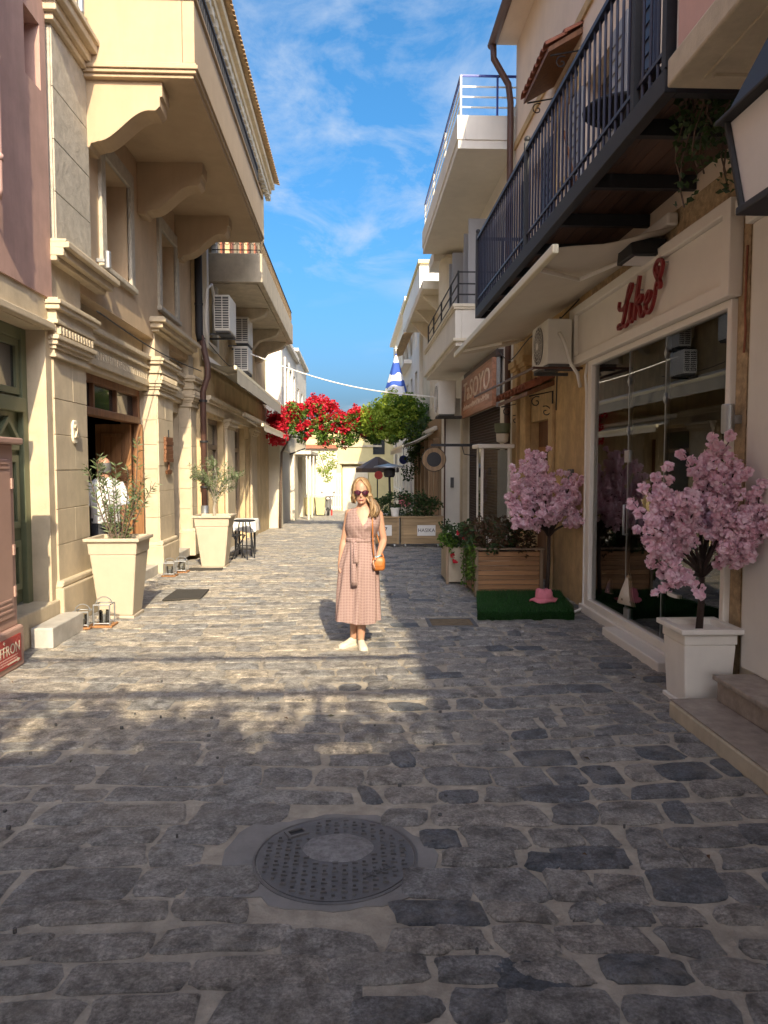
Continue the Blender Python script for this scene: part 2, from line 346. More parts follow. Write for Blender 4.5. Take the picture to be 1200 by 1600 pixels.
def xform(pts, c, ang):
    ca, sa = cos(ang), sin(ang)
    return [(c[0]+x*ca-y*sa, c[1]+x*sa+y*ca) for x, y in pts]
def leaves(centers, size, ratio=0.5, spread=1.0, up=0.3, droop=0.0, bend=True):
    """one small folded leaf face pair for each centre"""
    mb = MB()
    for c in centers:
        s = size*R(0.65,1.25)
        d = Vector((R(-1,1), R(-1,1), R(-0.6,0.8)-droop)); 
        if d.length < 0.1: d = Vector((1,0,0))
        d.normalize()
        nrm = Vector((R(-1,1), R(-1,1), R(-0.3,1)+up)); w = d.cross(nrm)
        if w.length < 1e-3: w = Vector((0,0,1)).cross(d)
        w.normalize(); n = w.cross(d)
        c = Vector(c); a = c - d*s*0.5; b_ = c + d*s*0.5
        i = len(mb.v); lift = n*s*0.12
        mb.v += [tuple(a), tuple(c + w*s*ratio*0.5 + lift), tuple(b_), tuple(c - w*s*ratio*0.5 + lift)]
        mb.f += [[i,i+1,i+2],[i,i+2,i+3]]
    return mb
def textobj(name, txt, mat, parent, loc, rot, size, extrude=0.004, sx=1.0, shear=0.0, align='CENTER', bevel=0.0, offset=0.0):
    cu = bpy.data.curves.new(name, 'FONT'); cu.body = txt; cu.size = size; cu.extrude = extrude; cu.align_x = align; cu.align_y = 'CENTER'
    cu.shear = shear; cu.bevel_depth = bevel; cu.offset = offset; cu.resolution_u = 3
    tmp = bpy.data.objects.new(name+'_tmp', cu); COL.objects.link(tmp)
    dg = bpy.context.evaluated_depsgraph_get(); dg.update()
    me = bpy.data.meshes.new_from_object(tmp.evaluated_get(dg)); bpy.data.objects.remove(tmp)
    me.transform(Matrix.Translation(loc) @ rot.to_4x4() @ Matrix.Diagonal((sx,1,1,1)))
    me.materials.clear()
    return link(name, me, mat, parent)
ROT_R = Matrix(((0,0,-1),(-1,0,0),(0,1,0)))      # text on a right-hand wall (faces -x): runs from far to near
ROT_L = Matrix(((0,0,1),(1,0,0),(0,1,0)))        # on a left-hand wall (faces +x): runs from near to far
ROT_F = Matrix(((1,0,0),(0,0,-1),(0,1,0)))       # faces the camera (-y)

#PART2
# ================================================================== GROUND AND PAVING
mb = MB()
xs = [-400,-60,-12,-3.6,3.4,12,60,400]; ys = [-400,-60,-20,0,4,8,12,16,20,26,32,40,50,60,90,400]
for a in range(len(xs)-1):
    for b in range(len(ys)-1):
        mb.face([(xs[a],ys[b],zg(ys[b])),(xs[a+1],ys[b],zg(ys[b])),(xs[a+1],ys[b+1],zg(ys[b+1])),(xs[a],ys[b+1],zg(ys[b+1]))])
street = struct(mb.build('street', M['mortar'], weld=True))
MHC = (-0.08, 3.22); MHR = 0.355
def paving_stone(c, corners, tint, thick, dz):
    """one irregular slab: worn rim, uneven top"""
    P = [Vector((x,y)) for x,y in corners]; out = []
    for k in range(4):
        a, b = P[k], P[(k+1)%4]; pv, nx = P[k-1], P[(k+2)%4]
        L_ = (b-a).length
        rr = R(0.08,0.20)
        out.append(a + (b-a)*rr*0.9 + (pv-a).normalized()*0 )
        nrm = Vector((-(b-a).y, (b-a).x)).normalized()
        out.append(a + (b-a)*R(0.42,0.58) - nrm*R(-0.012,0.020))
        out.append(b - (b-a)*R(0.07,0.18)*0.9)
        out.append(b + ((a-b).normalized()+(nx-b).normalized())*R(0.004,0.020))
    n = len(out); ctr = sum(out, Vector((0,0)))/n
    mb = MB(); z0 = zg(c[1])
    tz = lambda p: z0 + dz + 0.004*noise.noise(Vector((p.x*5,p.y*5,1.3))) + (zg(p.y)-z0)
    ra = [(p.x,p.y,zg(p.y)-0.02) for p in out]
    rb = [(p.x,p.y,zg(p.y)+thick*0.35) for p in out]
    rc = []
    for p in out:
        q = p + (ctr-p).normalized()*R(0.010,0.018); rc.append((q.x,q.y,tz(q)+thick*0.9))
    rd = []
    for p in out:
        q = p + (ctr-p)*0.45; rd.append((q.x,q.y,tz(q)+thick+R(-0.003,0.004)))
    i = 0; mb.loft([ra,rb,rc,rd], cap=False)
    base = 3*n; cc = mb.pt((ctr.x,ctr.y,tz(ctr)+thick+R(-0.002,0.004)))
    for k in range(n): mb.f.append([base+k, base+(k+1)%n, cc])
    return mb, tint
rows = []; y = 1.5; stones = []
while y < 44:
    d = R(0.165,0.265) if y < 16 else R(0.22,0.30)
    x = -3.3 + R(-0.2,0.1); 
    while x < 3.1:
        left = x < -0.2
        w = R(0.22,0.50) if left else R(0.18,0.40)
        if random.random() < 0.12: w *= 0.62
        gap = R(0.010,0.024) if left else R(0.015,0.034)
        wob = lambda xx: 0.07*sin(xx*1.3+y*0.9) + 0.05*noise.noise(Vector((xx*0.8,y*1.3,0.2)))
        skew = R(-0.05,0.05)
        x0, x1 = x+gap/2, x+w-gap/2
        j = lambda: R(-0.018,0.018)
        dy0, dy1 = gap/2, d-gap/2
        if random.random() < 0.15: dy1 -= R(0.0,0.05)
        cs = [(x0+j(),y+wob(x0)+dy0+j()),(x1+j(),y+wob(x1)+dy0+j()),(x1+skew+j(),y+wob(x1)+dy1+j()),(x0+skew+j(),y+wob(x0)+dy1+j())]
        c = (x+w/2, y+d/2+wob(x+w/2))
        x += w
        if math.hypot((c[0]-MHC[0])*(0.9 if c[0]<MHC[0] else 1), c[1]-MHC[1]) < 0.425 or abs(c[0]) > 3.15: continue
        if 0.75 < c[0] < 1.42 and 7.85 < c[1] < 8.4: continue
        th = R(0.004,0.012) if left else R(0.009,0.019)
        tint = min(1,max(0, random.gauss(0.62 if left else 0.44, 0.17)))
        if left and c[1] > 4.8: tint = min(1, tint+0.22)  # sunlit warmth painted into the left stones beyond the shaded foreground
        if not left and random.random() < 0.05: tint = R(0,0.14)
        stones.append((c, cs, tint, th))
    y += d
# one almost black, broken slab that catches the eye at the bottom
stones.append(((0.62,2.42),[(0.49,2.34),(0.74,2.33),(0.72,2.50),(0.47,2.51)],0.0,0.012))
near = sorted(stones, key=lambda s: (s[0][1] < 2.2, s[0][1]))
big, rest = near[:300], near[300:]
def settint(me, vals):
    at = me.attributes.new('tint', 'FLOAT', 'POINT'); at.data.foreach_set('value', vals)
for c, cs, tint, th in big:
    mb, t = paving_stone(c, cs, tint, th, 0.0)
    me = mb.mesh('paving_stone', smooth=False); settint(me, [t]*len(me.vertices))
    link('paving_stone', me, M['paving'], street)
allv = MB(); tv = []
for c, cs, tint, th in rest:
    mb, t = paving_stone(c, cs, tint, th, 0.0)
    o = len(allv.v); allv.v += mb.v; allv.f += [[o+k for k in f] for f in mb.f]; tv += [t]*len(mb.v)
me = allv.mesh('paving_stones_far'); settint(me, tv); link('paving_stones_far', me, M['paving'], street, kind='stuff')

# manhole: cement surround, cast-iron lid with raised marks
mh = thing('manhole_cover', 'round cast iron manhole cover with a cement patch in its middle, in the foreground paving', 'manhole cover', (MHC[0],MHC[1],0))
ring = []
for k in range(40):
    a = 2*pi*k/40; r = 0.425 + 0.06*noise.noise(Vector((cos(a)*1.7,sin(a)*1.7,4))) + R(-0.012,0.012) + (0.09 if 2.3<a<3.9 else 0)
    ring.append((MHC[0]+r*cos(a), MHC[1]+r*sin(a)))
MB().prism(ring, 'z', -0.02, 0.0045).build('cement_surround', M['cement'], mh)
MB().lathe((MHC[0],MHC[1],0), [(MHR+0.012,-0.01),(MHR+0.012,0.009),(MHR+0.002,0.011),(MHR-0.004,0.004)], 64).build('rim', M['castiron'], mh, smooth=False)
MB().lathe((MHC[0],MHC[1],0), [(MHR-0.008,-0.01),(MHR-0.008,0.0095),(0.001,0.0095)], 64).build('lid', M['castiron'], mh)
mb = MB(); k = 0
gx = 0.043
for a in range(-9,10):
    for b in range(-11,12):
        x, y = a*gx, b*0.034 + (a%2)*0.017
        r = math.hypot(x,y)
        if r > MHR-0.028 or (abs(x-0.01)<0.17 and -0.06<y<0.20 and ((x-0.01)/0.17)**2+((y-0.07)/0.13)**2<1): continue
        if x < -0.12 and y > 0.16 and x > -0.24: continue
        if (a+b)%2 == 0: mb.box(MHC[0]+x-0.013,MHC[0]+x+0.013,MHC[1]+y-0.0045,MHC[1]+y+0.0045,0.008,0.0185)
        else:
            mb.box(MHC[0]+x-0.004,MHC[0]+x+0.004,MHC[1]+y-0.010,MHC[1]+y+0.010,0.008,0.0185)
            mb.box(MHC[0]+x-0.010,MHC[0]+x-0.003,MHC[1]+y-0.010,MHC[1]+y-0.004,0.008,0.0185)
mb.build('raised_pattern', M['castiron'], mh, kind='stuff')
mb = MB()
rings = []
for rr, h in ((1.0,0.009),(0.92,0.016),(0.6,0.021),(0.02,0.022)):
    rings.append([(MHC[0]+0.01+0.165*rr*cos(t)*(1+0.12*noise.noise(Vector((cos(t)*2,sin(t)*2,8)))), MHC[1]+0.07+0.125*rr*sin(t)*(1+0.15*noise.noise(Vector((cos(t)*2,sin(t)*2,3)))), h+R(-0.001,0.001)) for t in [2*pi*q/36 for q in range(36)]])
mb.loft(rings, cap=False).build('concrete_patch', M['patch'], mh, smooth=True)
mb = MB().wall('x',0,0.006,-0.05,0.05,-0.035,0.035,[(-0.036,0.036,-0.022,0.022)])
mb.v = [(MHC[0]-0.19+u*cos(0.5)-z*sin(0.5), MHC[1]+0.21+u*sin(0.5)+z*cos(0.5), 0.0095+d*1.6) for d,u,z in mb.v]
mb.build('lifting_slot', M['castiron'], mh)
MB().prism(xform([(-0.036,-0.022),(0.036,-0.022),(0.036,0.022),(-0.036,0.022)],(MHC[0]-0.19,MHC[1]+0.21),0.5),'z',0.0097,0.0105).build('slot_opening', M['ink'], mh)
mb = MB()
for q in range(7):
    c = (MHC[0]+0.13+q*0.017, MHC[1]-0.165+q*0.011)
    mb.prism(xform([(-0.006,-0.011),(-0.002,-0.011),(0.004,0.011),(0.0,0.011)],c,0.55),'z',0.009,0.016)
    if q%2: mb.prism(xform([(-0.006,-0.002),(0.006,-0.002),(0.006,0.003),(-0.006,0.003)],c,0.55),'z',0.009,0.0162)
mb.prism(xform([(-0.07,-0.004),(0.07,-0.004),(0.07,0.0),(-0.07,0.0)],(MHC[0]+0.188,MHC[1]-0.147),0.55),'z',0.009,0.0158)
mb.build('raised_lettering', M['castiron'], mh)
# drain lid
dl = thing('drain_lid', 'small rusty square drain lid in the paving near the turf mat', 'drain lid', (1.1,8.1,0))
MB().wall('x',0,1,0.82,1.36,7.9,8.34,[(0.86,1.32,7.94,8.30)])
fr = MB(); fr.box(0.82,1.36,7.9,7.94,-0.01,0.012).box(0.82,1.36,8.30,8.34,-0.01,0.012).box(0.82,0.86,7.94,8.30,-0.01,0.0115).box(1.32,1.36,7.94,8.30,-0.01,0.0115)
fr.build('frame', M['castiron'], dl); MB().box(0.862,1.318,7.942,8.298,-0.01,0.009).build('lid', M['rustlid'], dl)
cb = MB()
cb.prism([(-1.52,2.94),(-1.49,2.93),(-1.475,2.95),(-1.485,2.972),(-1.515,2.968)],'z',0.004,0.022)
tag(cb.build('pebble', M['whitepaint'], bevel=0.005), 'small pale pebble lying on the foreground paving', 'pebble')

# ================================================================== LEFT SIDE
def blocks(parent, x, y0, y1, z0, z1, h, mat, depth=0.02, split=True, name='stone_block'):
    """ashlar blocks, each its own child, with open joints; faces +x"""
    z = z0; k = 0
    while z < z1-0.02:
        zt = min(z+h*R(0.92,1.08), z1)
        if z1-zt < h*0.4: zt = z1
        cuts = [y0, y1]
        if split and k%2: cuts = [y0, y0+(y1-y0)*R(0.4,0.6), y1]
        for a, b in zip(cuts[:-1], cuts[1:]):
            e = R(-0.002,0.002)
            MB().box(x-depth, x+e, a+0.003, b-0.003, z+0.003, zt-0.003).build(name, mat, parent, bevel=0.004, seg=1)
        z = zt; k += 1
def cornice(mb, x, y0, y1, z0, prof, ret=True):
    """horizontal stepped moulding; prof = list of (projection, height)"""
    z = z0
    for p, h in prof:
        mb.box(x-0.12, x+p, y0-(p if ret else 0), y1+(p if ret else 0), z, z+h-0.0005 if h > .001 else z+h); z += h
    return z
# --- mauve building nearest the camera
X = -3.1
b0 = thing('mauve_building', 'mauve plastered building with green door at the left edge', 'building', (-3.6,5.5,0))
MB().wall('x', X-0.5, X, -9.0, 7.94, 3.46, 9.5, [(7.44,7.80,5.48,6.12),(4.0,4.9,5.2,7.2)]).build('wall', M['mauve'], b0, weld=True)
MB().box(X-0.48,X-0.40,7.4,7.85,5.4,6.2).build('window', M['darkglass'], b0)
MB().box(X-0.48,X-0.40,3.95,4.95,5.1,7.3).build('window', M['darkglass'], b0)
MB().wall('x', X-0.5, X-0.02, -9.0, 7.92, 0, 3.46, [(6.3,7.78,-1,3.12),(2.2,3.8,-1,2.9)]).build('lower_wall', M['limestone'], b0, weld=True)
mb = MB(); cornice(mb, X-0.02, 5.9, 6.28, 2.75, [(0.05,0.06),(0.10,0.1),(0.06,0.1)]); mb.box(X-0.1,X+0.03,5.9,6.28,0,2.75); mb.build('pilaster', M['limestone'], b0, bevel=0.01)
MB().box(X-0.3,X+0.06,-9,7.85,3.13,3.2).build('string_course', M['limestone'], b0, bevel=0.01)
gd = MB()
dx = X-0.27
door = MB().box(dx-0.06,dx,6.32,7.76,0.36,3.1).build('door', M['green'], b0)
for y0,y1,z0,z1,p in ((6.3,6.42,0.34,3.12,0.06),(7.66,7.78,0.34,3.12,0.06),(6.42,7.66,3.0,3.12,0.055),(6.42,7.66,2.28,2.42,0.09),(7.00,7.08,0.36,2.28,0.04)):
    MB().box(dx,dx+p,y0,y1,z0,z1).build('door_rail', M['green'], door, bevel=0.008)
for y0,y1 in ((6.47,6.96),(7.12,7.61)):
    for z0,z1 in ((0.5,1.0),(1.12,1.85)):
        mb = MB().wall('x',dx,dx+0.03,y0,y1,z0,z1,[(y0+0.07,y1-0.07,z0+0.07,z1-0.07)]); mb.box(dx,dx+0.02,y0+0.12,y1-0.12,z0+0.12,z1-0.12)
        mb.build('door_panel', M['green'], door, bevel=0.006)
    ym = (y0+y1)/2
    mb = MB()
    for s in (-1,1):
        e = y0 if s < 0 else y1
        mb.prism([(e,1.95),(ym,2.17),(ym,2.23),(e,2.01)],'x',dx,dx+0.05)
    mb.box(dx,dx+0.04,y0,y1,1.90,1.95); mb.build('door_pediment', M['green'], door, bevel=0.004)
MB().box(dx+0.001,dx+0.012,6.9,7.6,2.5,2.95).build('transom_pane', M['darkglass'], door)
MB().wall('x',dx,dx+0.04,6.85,7.65,2.45,3.0,[(6.92,7.58,2.52,2.93)]).build('transom_frame', M['green'], door, bevel=0.006)
MB().box(dx+0.04,dx+0.09,7.02,7.05,1.25,1.28).build('door_handle', M['steel'], door)
MB().box(X-0.5,X+0.02,6.2,7.9,0.0,0.34).build('threshold', M['limestone'], b0, bevel=0.015)
# grey marble step blocks
st = MB().box(-3.07,-2.86,7.12,7.93,0,0.20); tag(st.build('marble_step', M['marble'], bevel=0.012), 'grey marble step block before the green door', 'step')
cab = thing('utility_cabinet', 'tall brownish pink utility cabinet at the left edge', 'cabinet', (-3.0,6.0,0))
MB().box(-3.085,-2.93,5.3,6.55,0.36,1.93).build('body', M['cabinet'], cab, bevel=0.01)
MB().box(-3.09,-2.89,5.28,6.58,0.0,0.36).build('base', M['cabinet'], cab, bevel=0.02)
MB().box(-3.095,-2.87,5.22,6.63,1.93,1.985).build('lid', M['cabinet'], cab, bevel=0.012)
cd = MB().box(-2.935,-2.918,5.36,6.47,0.45,1.80).build('cabinet_door', M['cabinet'], cab, bevel=0.005)
for z in (0.62,0.98,1.55): MB().box(-2.925,-2.905,6.47,6.50,z,z+0.09).build('hinge', M['cabinet'], cd)
for k in range(3): MB().box(-2.93,-2.912,6.15,6.42,0.50+k*0.045,0.522+k*0.045).build('vent_slat', M['cabinet'], cd, bevel=0.004)
for k in range(2): MB().box(-2.93,-2.912,6.1,6.42,1.72+k*0.04,1.735+k*0.04).build('vent_slat', M['cabinet'], cd)
pl = MB().box(-2.889,-2.883,5.50,6.50,0.06,0.30).build('sign_plate', M['redsign'], cab, bevel=0.002)
textobj('lettering','SAFFRON',M['offwhite'],pl,(-2.8815,6.475,0.195),ROT_L,0.125,0.0008,sx=0.95,align='RIGHT')
for k,(z,w) in enumerate(((0.135,0.50),(0.112,0.56),(0.09,0.38))):
    mb = MB(); y = 6.42-w
    while y < 6.42:
        q = R(0.012,0.034); mb.box(-2.8835,-2.882,y,y+q,z-0.005,z+0.006); y += q+0.009
    mb.build('small_print', M['pinkwall'], pl)
mb = MB().box(-2.8835,-2.881,6.24,6.42,0.079,0.09); mb.prism([(6.42,0.068),(6.475,0.085),(6.42,0.102)],'x',-2.8835,-2.881); mb.build('arrow', M['offwhite'], pl)
mb = MB().box(-2.8835,-2.881,6.18,6.19,0.262,0.288).box(-2.8835,-2.881,6.168,6.202,0.274,0.28); mb.build('emblem', M['offwhite'], pl)
dp = thing('drainpipe', 'pale pink drainpipe running down the mauve wall', 'drainpipe', (-3.0,6.5,4))
MB().tube([(-2.98,6.52,9.5),(-2.98,6.52,4.05),(-3.0,6.52,4.0)],0.055,14).build('pipe', M['pinkwall'], dp, smooth=True)
for z in (4.3,5.1,5.9): MB().tube([(-2.98,6.52,z),(-2.98,6.52,z+0.05)],0.062,14).build('collar', M['pinkwall'], dp, smooth=True)

# --- cream neoclassical building
b1 = thing('cream_building', 'cream neoclassical building with pilasters and a large carved doorway', 'building', (-3.6,11.4,0))
XW = -3.34                                         # wall face behind the pilasters
MB().wall('x', XW-0.35, XW, 7.95, 14.98, 0, 3.75, [(8.90,12.05,-1,2.93),(13.07,14.48,-1,2.75)]).build('ground_floor_wall', M['limestone'], b1, weld=True)
XU = -3.16
MB().wall('x', XU-0.5, XU, 7.96, 14.98, 3.75, 11.3, [(9.80,10.86,4.30,5.66),(12.58,13.62,4.36,5.62),(9.6,10.6,7.0,9.3),(12,13,7.0,9.3)]).build('upper_wall', M['beige'], b1, weld=True)
# end walls and depth
MB().box(-9,-3.7,7.97,14.97,3.62,11.2).build('core', M['beige'], b1)
MB().box(-9,-7.03,7.97,14.97,0,3.61).build('core', M['beige'], b1)
for (y0,y1) in ((7.93,8.88),(12.07,13.05),(14.50,14.97)):
    p = MB().box(XW-0.02,X-0.015,y0,y1,0,2.87).build('pilaster', M['limestone'], b1)
    blocks(p, X, y0, y1, 0.52, 2.87, 0.39, M['limestone'], depth=0.02)
    if y0 < 14: blocks_y = None
    # camera-facing flank, also in blocks
    z = 0.52
    while z < 2.85:
        zt = min(z+0.39, 2.87)
        MB().box(XW+0.002,X-0.022,y0-0.012,y0+0.002,z+0.003,zt-0.003).build('stone_block', M['limestone'], p, bevel=0.003, seg=1); z = zt
    mb = MB().box(XW+0.01,X+0.06,y0-0.05,y1+0.05,0,0.46); mb.prism([(y0-0.05,0.46),(y1+0.05,0.46),(y1+0.01,0.53),(y0-0.01,0.53)],'x',XW+0.01,X+0.05)
    mb.build('plinth', M['limestone'], p, bevel=0.02)
    mb = MB(); z = 2.87
    for pr_, h in ((0.045,0.035),(0.025,0.05),(0.05,0.04),(0.075,0.05),(0.10,0.045),(0.055,0.115),(0.09,0.04),(0.07,0.10),(0.12,0.05),(0.14,0.04),(0.10,0.03)):
        mb.box(XW+0.01,X+pr_,y0-pr_,y1+pr_,z,z+h); z += h
    cap = mb.build('capital', M['limestone'], p, bevel=0.006)
    mb = MB(); yy = y0-0.02
    while yy < y1+0.0: mb.box(X+0.0,X+0.09,yy,yy+0.05,3.105,3.185); yy += 0.085
    mb.box(X-0.2,X-0.15,y0-0.09,y0,3.105,3.185)
    mb.build('dentil_row', M['limestone'], cap, bevel=0.004, seg=1, kind='stuff')
    MB().box(XW+0.01,X-0.04,y0+0.02,y1-0.02,3.46,3.86).build('frieze', M['limestone'], p)
    if y0 < 14:
        mb = MB()
        for pr_, z0_, z1_ in ((0.06,3.86,3.91),(0.13,3.91,3.99),(0.19,3.99,4.05),(0.16,4.05,4.08)):
            mb.box(XW+0.01,X+pr_,y0-(pr_ if y0>9 else 0),y1+pr_+(0.55 if y0<9 else 1.4),z0_,z1_)
        mb.build('string_course', M['limestone'], b1, bevel=0.008)
for (y0,y1) in ((8.90,12.05),(13.07,14.48)):       # entablature between the pilasters
    mb = MB()
    for pr_, z0_, z1_ in ((0.03,2.93,3.0),(0.07,3.0,3.09),(0.05,3.19,3.26),(0.09,3.26,3.31),(0.06,3.31,3.40),(0.12,3.40,3.46)):
        mb.box(XW-0.01,XW+pr_+0.06,y0-0.01,y1+0.01,z0_,z1_)
    e = mb.build('entablature', M['limestone'], b1, bevel=0.006)
    mb = MB(); yy = y0+0.12
    while yy < y1-0.15: mb.box(XW+0.02,XW+0.125,yy,yy+0.055,3.09,3.19); yy += 0.095
    mb.build('dentil_row', M['limestone'], e, bevel=0.004, seg=1, kind='stuff')
# doorway: dark hall, frame, transom lights, two open leaves
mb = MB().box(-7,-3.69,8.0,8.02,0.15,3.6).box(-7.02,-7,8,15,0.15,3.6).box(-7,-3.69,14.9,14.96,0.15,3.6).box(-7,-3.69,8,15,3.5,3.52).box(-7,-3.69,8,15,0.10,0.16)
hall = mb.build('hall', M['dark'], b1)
MB().box(XW-0.3,X-0.03,8.90,12.05,0,0.16).build('threshold', M['marble'], b1, bevel=0.012)
MB().box(XW-0.3,X-0.05,13.07,14.48,0,0.16).build('threshold', M['marble'], b1, bevel=0.012)
xf = XW-0.10
df = MB().box(xf-0.08,xf+0.06,8.90,9.02,0.16,2.93).box(xf-0.08,xf+0.06,11.93,12.05,0.16,2.93).box(xf-0.08,xf+0.06,9.02,11.93,2.83,2.93).build('door_frame', M['walnut'], b1, bevel=0.008)
MB().box(xf-0.07,xf+0.10,9.02,11.93,2.40,2.50).build('transom_bar', M['walnut'], df, bevel=0.012)
for yy in (10.0,10.95): MB().box(xf-0.05,xf+0.03,yy,yy+0.06,2.50,2.83).build('mullion', M['walnut'], df)
MB().box(xf-0.03,xf-0.02,9.02,11.93,2.50,2.83).build('transom_pane', M['darkglass'], df)
MB().box(xf-0.05,xf+0.06,9.02,9.12,0.16,2.40).build('post', M['walnut'], df, bevel=0.01)
for k,(x0,x1,yy) in enumerate(((-3.98,-3.44,11.72),(-3.43,-3.30,11.86),(-4.0,-3.5,9.08))):
    lf = MB().box(x0,x1,yy,yy+0.05,0.17,2.39).build('door_leaf', M['oak'], b1, bevel=0.006)
    if x1-x0 > 0.3:
        for z0_,z1_ in ((0.3,0.85),(1.0,1.6),(1.72,2.25)):
            mb = MB().wall('y',yy-0.018,yy,x0+0.08,x1-0.08,z0_,z1_,[(x0+0.14,x1-0.14,z0_+0.06,z1_-0.06)]); mb.build('leaf_panel', M['oak'], lf, bevel=0.005)
dd = MB().box(xf-0.12,xf-0.06,13.07,14.48,0.16,2.75).build('side_door', M['walnut'], b1)
for z0_,z1_ in ((0.3,1.0),(1.15,1.9),(2.05,2.6)):
    MB().wall('x',xf-0.06,xf-0.03,13.25,14.3,z0_,z1_,[(13.35,14.2,z0_+0.1,z1_-0.1)]).build('door_panel', M['walnut'], dd, bevel=0.006)
# number plaque
pq = []
for t in range(24):
    a = 2*pi*t/24; pq.append((8.44+0.075*cos(a)*(1+0.18*abs(sin(2*a))), 2.12+0.125*sin(a)*(1+0.15*abs(sin(2*a)))))
np_ = MB().prism(pq,'x',X,X+0.025).build('number_plaque', M['offwhite'], b1, bevel=0.008)
textobj('numeral','2',M['limestone'],np_,(X+0.03,8.44,2.12),ROT_L,0.20,0.008,bevel=0.004)
# upper pilaster of grey ashlar with a cap
up = MB().box(XU-0.02,-3.09,8.02,9.06,4.08,6.28).build('upper_pilaster', M['greystone'], b1)
blocks(up, -3.07, 8.02, 9.06, 4.10, 6.26, 0.52, M['greystone'], depth=0.018, split=False)
mb = MB()
for pr_,z0_,z1_ in ((0.05,6.26,6.33),(0.10,6.33,6.43),(0.17,6.43,6.52),(0.20,6.52,6.58),(0.06,6.58,6.7)): mb.box(XU-0.02,-3.07+pr_,8.0-pr_,9.08+pr_,z0_,z1_)
mb.build('capital', M['limestone'], up, bevel=0.01)
for (y0,y1,z0_,z1_) in ((9.80,10.86,4.30,5.66),(12.58,13.62,4.36,5.62)):
    w = MB().wall('x',XU-0.02,XU+0.045,y0-0.17,y1+0.17,z0_-0.02,z1_+0.2,[(y0,y1,z0_,z1_)]).build('window', M['greystone'], b1, weld=True, bevel=0.008)
    MB().box(XU-0.30,XU+0.075,y0-0.2,y1+0.2,z0_-0.09,z0_-0.02).build('sill', M['greystone'], w, bevel=0.01)
    fw_ = MB().wall('x',XU-0.36,XU-0.30,y0,y1,z0_,z1_,[(y0+0.08,(y0+y1)/2-0.03,z0_+0.08,z1_-0.08),((y0+y1)/2+0.03,y1-0.08,z0_+0.08,z1_-0.08)]).build('frame', M['greyframe'], w, weld=True)
    MB().box(XU-0.35,XU-0.34,y0+0.05,y1-0.05,z0_+0.05,z1_-0.05).build('pane', M['darkglass'], w)
for (y0,y1) in ((9.6,10.6),(12,13)): MB().box(XU-0.4,XU-0.3,y0,y1,7,9.3).build('balcony_door', M['walnut'], b1)
# the long balcony on scrolled brackets
BX, BY0, BY1 = -1.80, 8.92, 15.3
bal = MB()
bal = MB().wall('x',BX-0.14,BX,BY0,BY1,6.36,7.06).build('balcony', M['cream'], b1, bevel=0.012)
MB().box(XU+0.001,BX-0.142,BY0,BY0+0.14,6.36,7.06).build('end_parapet', M['cream'], bal)
MB().box(XU+0.001,BX-0.142,BY1-0.14,BY1,6.36,7.06).build('end_parapet', M['cream'], bal)
MB().box(XU+0.002,BX-0.143,BY0+0.141,BY1-0.141,6.30,6.45).build('floor_slab', M['cream'], bal)
mb = MB()
for a,b,z0_,z1_ in ((0.0,0,6.20,6.24),(0.035,0,6.24,6.28),(0.06,0,6.28,6.325),(0.035,0,6.325,6.36)): mb.box(XU+0.002,BX+a-0.02,BY0-a+0.02,BY1+a-0.02,z0_,z1_)
mb.build('edge_moulding', M['cream'], bal, bevel=0.008)
MB().box(XU+0.002,BX+0.03,BY0-0.03,BY1+0.03,7.06,7.10).build('coping', M['cream'], bal, bevel=0.008)
for yy in (9.02,11.35,13.68):
    prof = [(XU,5.46)]
    # underside scroll: foot, S-curve, square head
    n = 12
    prof += [(XU+0.11,5.44),(XU+0.13,5.49),(XU+0.18,5.50)]
    for k in range(n+1):
        t = k/n; prof.append((XU+0.20+0.60*t, 5.51+0.36*(t*t*(3-2*t))))
    prof += [(XU+0.88,5.87),(XU+0.93,5.92),(XU+0.93,6.02),(XU+0.96,6.03),(XU+0.96,6.205),(XU,6.205)]
    MB().prism(prof,'y',yy,yy+0.34).build('bracket', M['cream'], bal, bevel=0.008)
rl = MB().box(BX-0.10,BX-0.06,BY0+0.02,BY1-0.02,7.62,7.66).box(BX-0.10,BX-0.07,BY0+0.02,BY1-0.02,7.12,7.15).build('railing', M['black'], bal)
mb = MB(); yy = BY0+0.05; q = 0
while yy < BY1:
    mb.tube([(BX-0.08,yy,7.13),(BX-0.08,yy,7.64)],0.008,5)
    for s in (-1,1):
        mb.tube([(BX-0.08,yy+0.06+s*0.045*sin(t*pi)*(1 if t<.5 else -1),7.14+0.48*t) for t in [k/8 for k in range(9)]],0.007,4)
    mb.tube([(BX-0.08,yy+0.06+0.035*cos(t),7.38+0.035*sin(t)) for t in [k*pi/4 for k in range(9)]],0.007,4)
    yy += 0.14
mb.build('iron_scrolls', M['black'], rl, kind='stuff')
mb = MB().wall('x',XU-0.02,-2.9,7.9,14.98,11.1,11.35); mb.box(XU-0.02,-2.75,7.9,14.98,11.35,11.42)
rf = mb.build('eaves', M['limestone'], b1)
def eave_tiles(parent, x0, x1, y0, y1, z, mat, pitch=0.32):
    mb = MB(); y = y0
    while y < y1:
        ring = lambda x, zz, r: [(x, y+r*cos(t), zz+0.6*r*sin(t)) for t in [pi*k/6 for k in range(7)]] + [(x, y+r*0.8*cos(t), zz+0.42*r*sin(t)) for t in [pi*k/6 for k in range(6,-1,-1)]]
        mb.loft([ring(x1,z,0.085), ring(x0, z+abs(x1-x0)*pitch, 0.075)]); y += 0.19
    mb.face([(x1-0.04,y0,z-0.01),(x1-0.04,y1,z-0.01),(x0,y1,z+abs(x1-x0)*pitch-0.01),(x0,y0,z+abs(x1-x0)*pitch-0.01)])
    return mb.build('roof_tiles', mat, parent, kind='stuff')
eave_tiles(rf, -5.5, -2.62, 7.9, 14.98, 11.45, M['oldtile'])
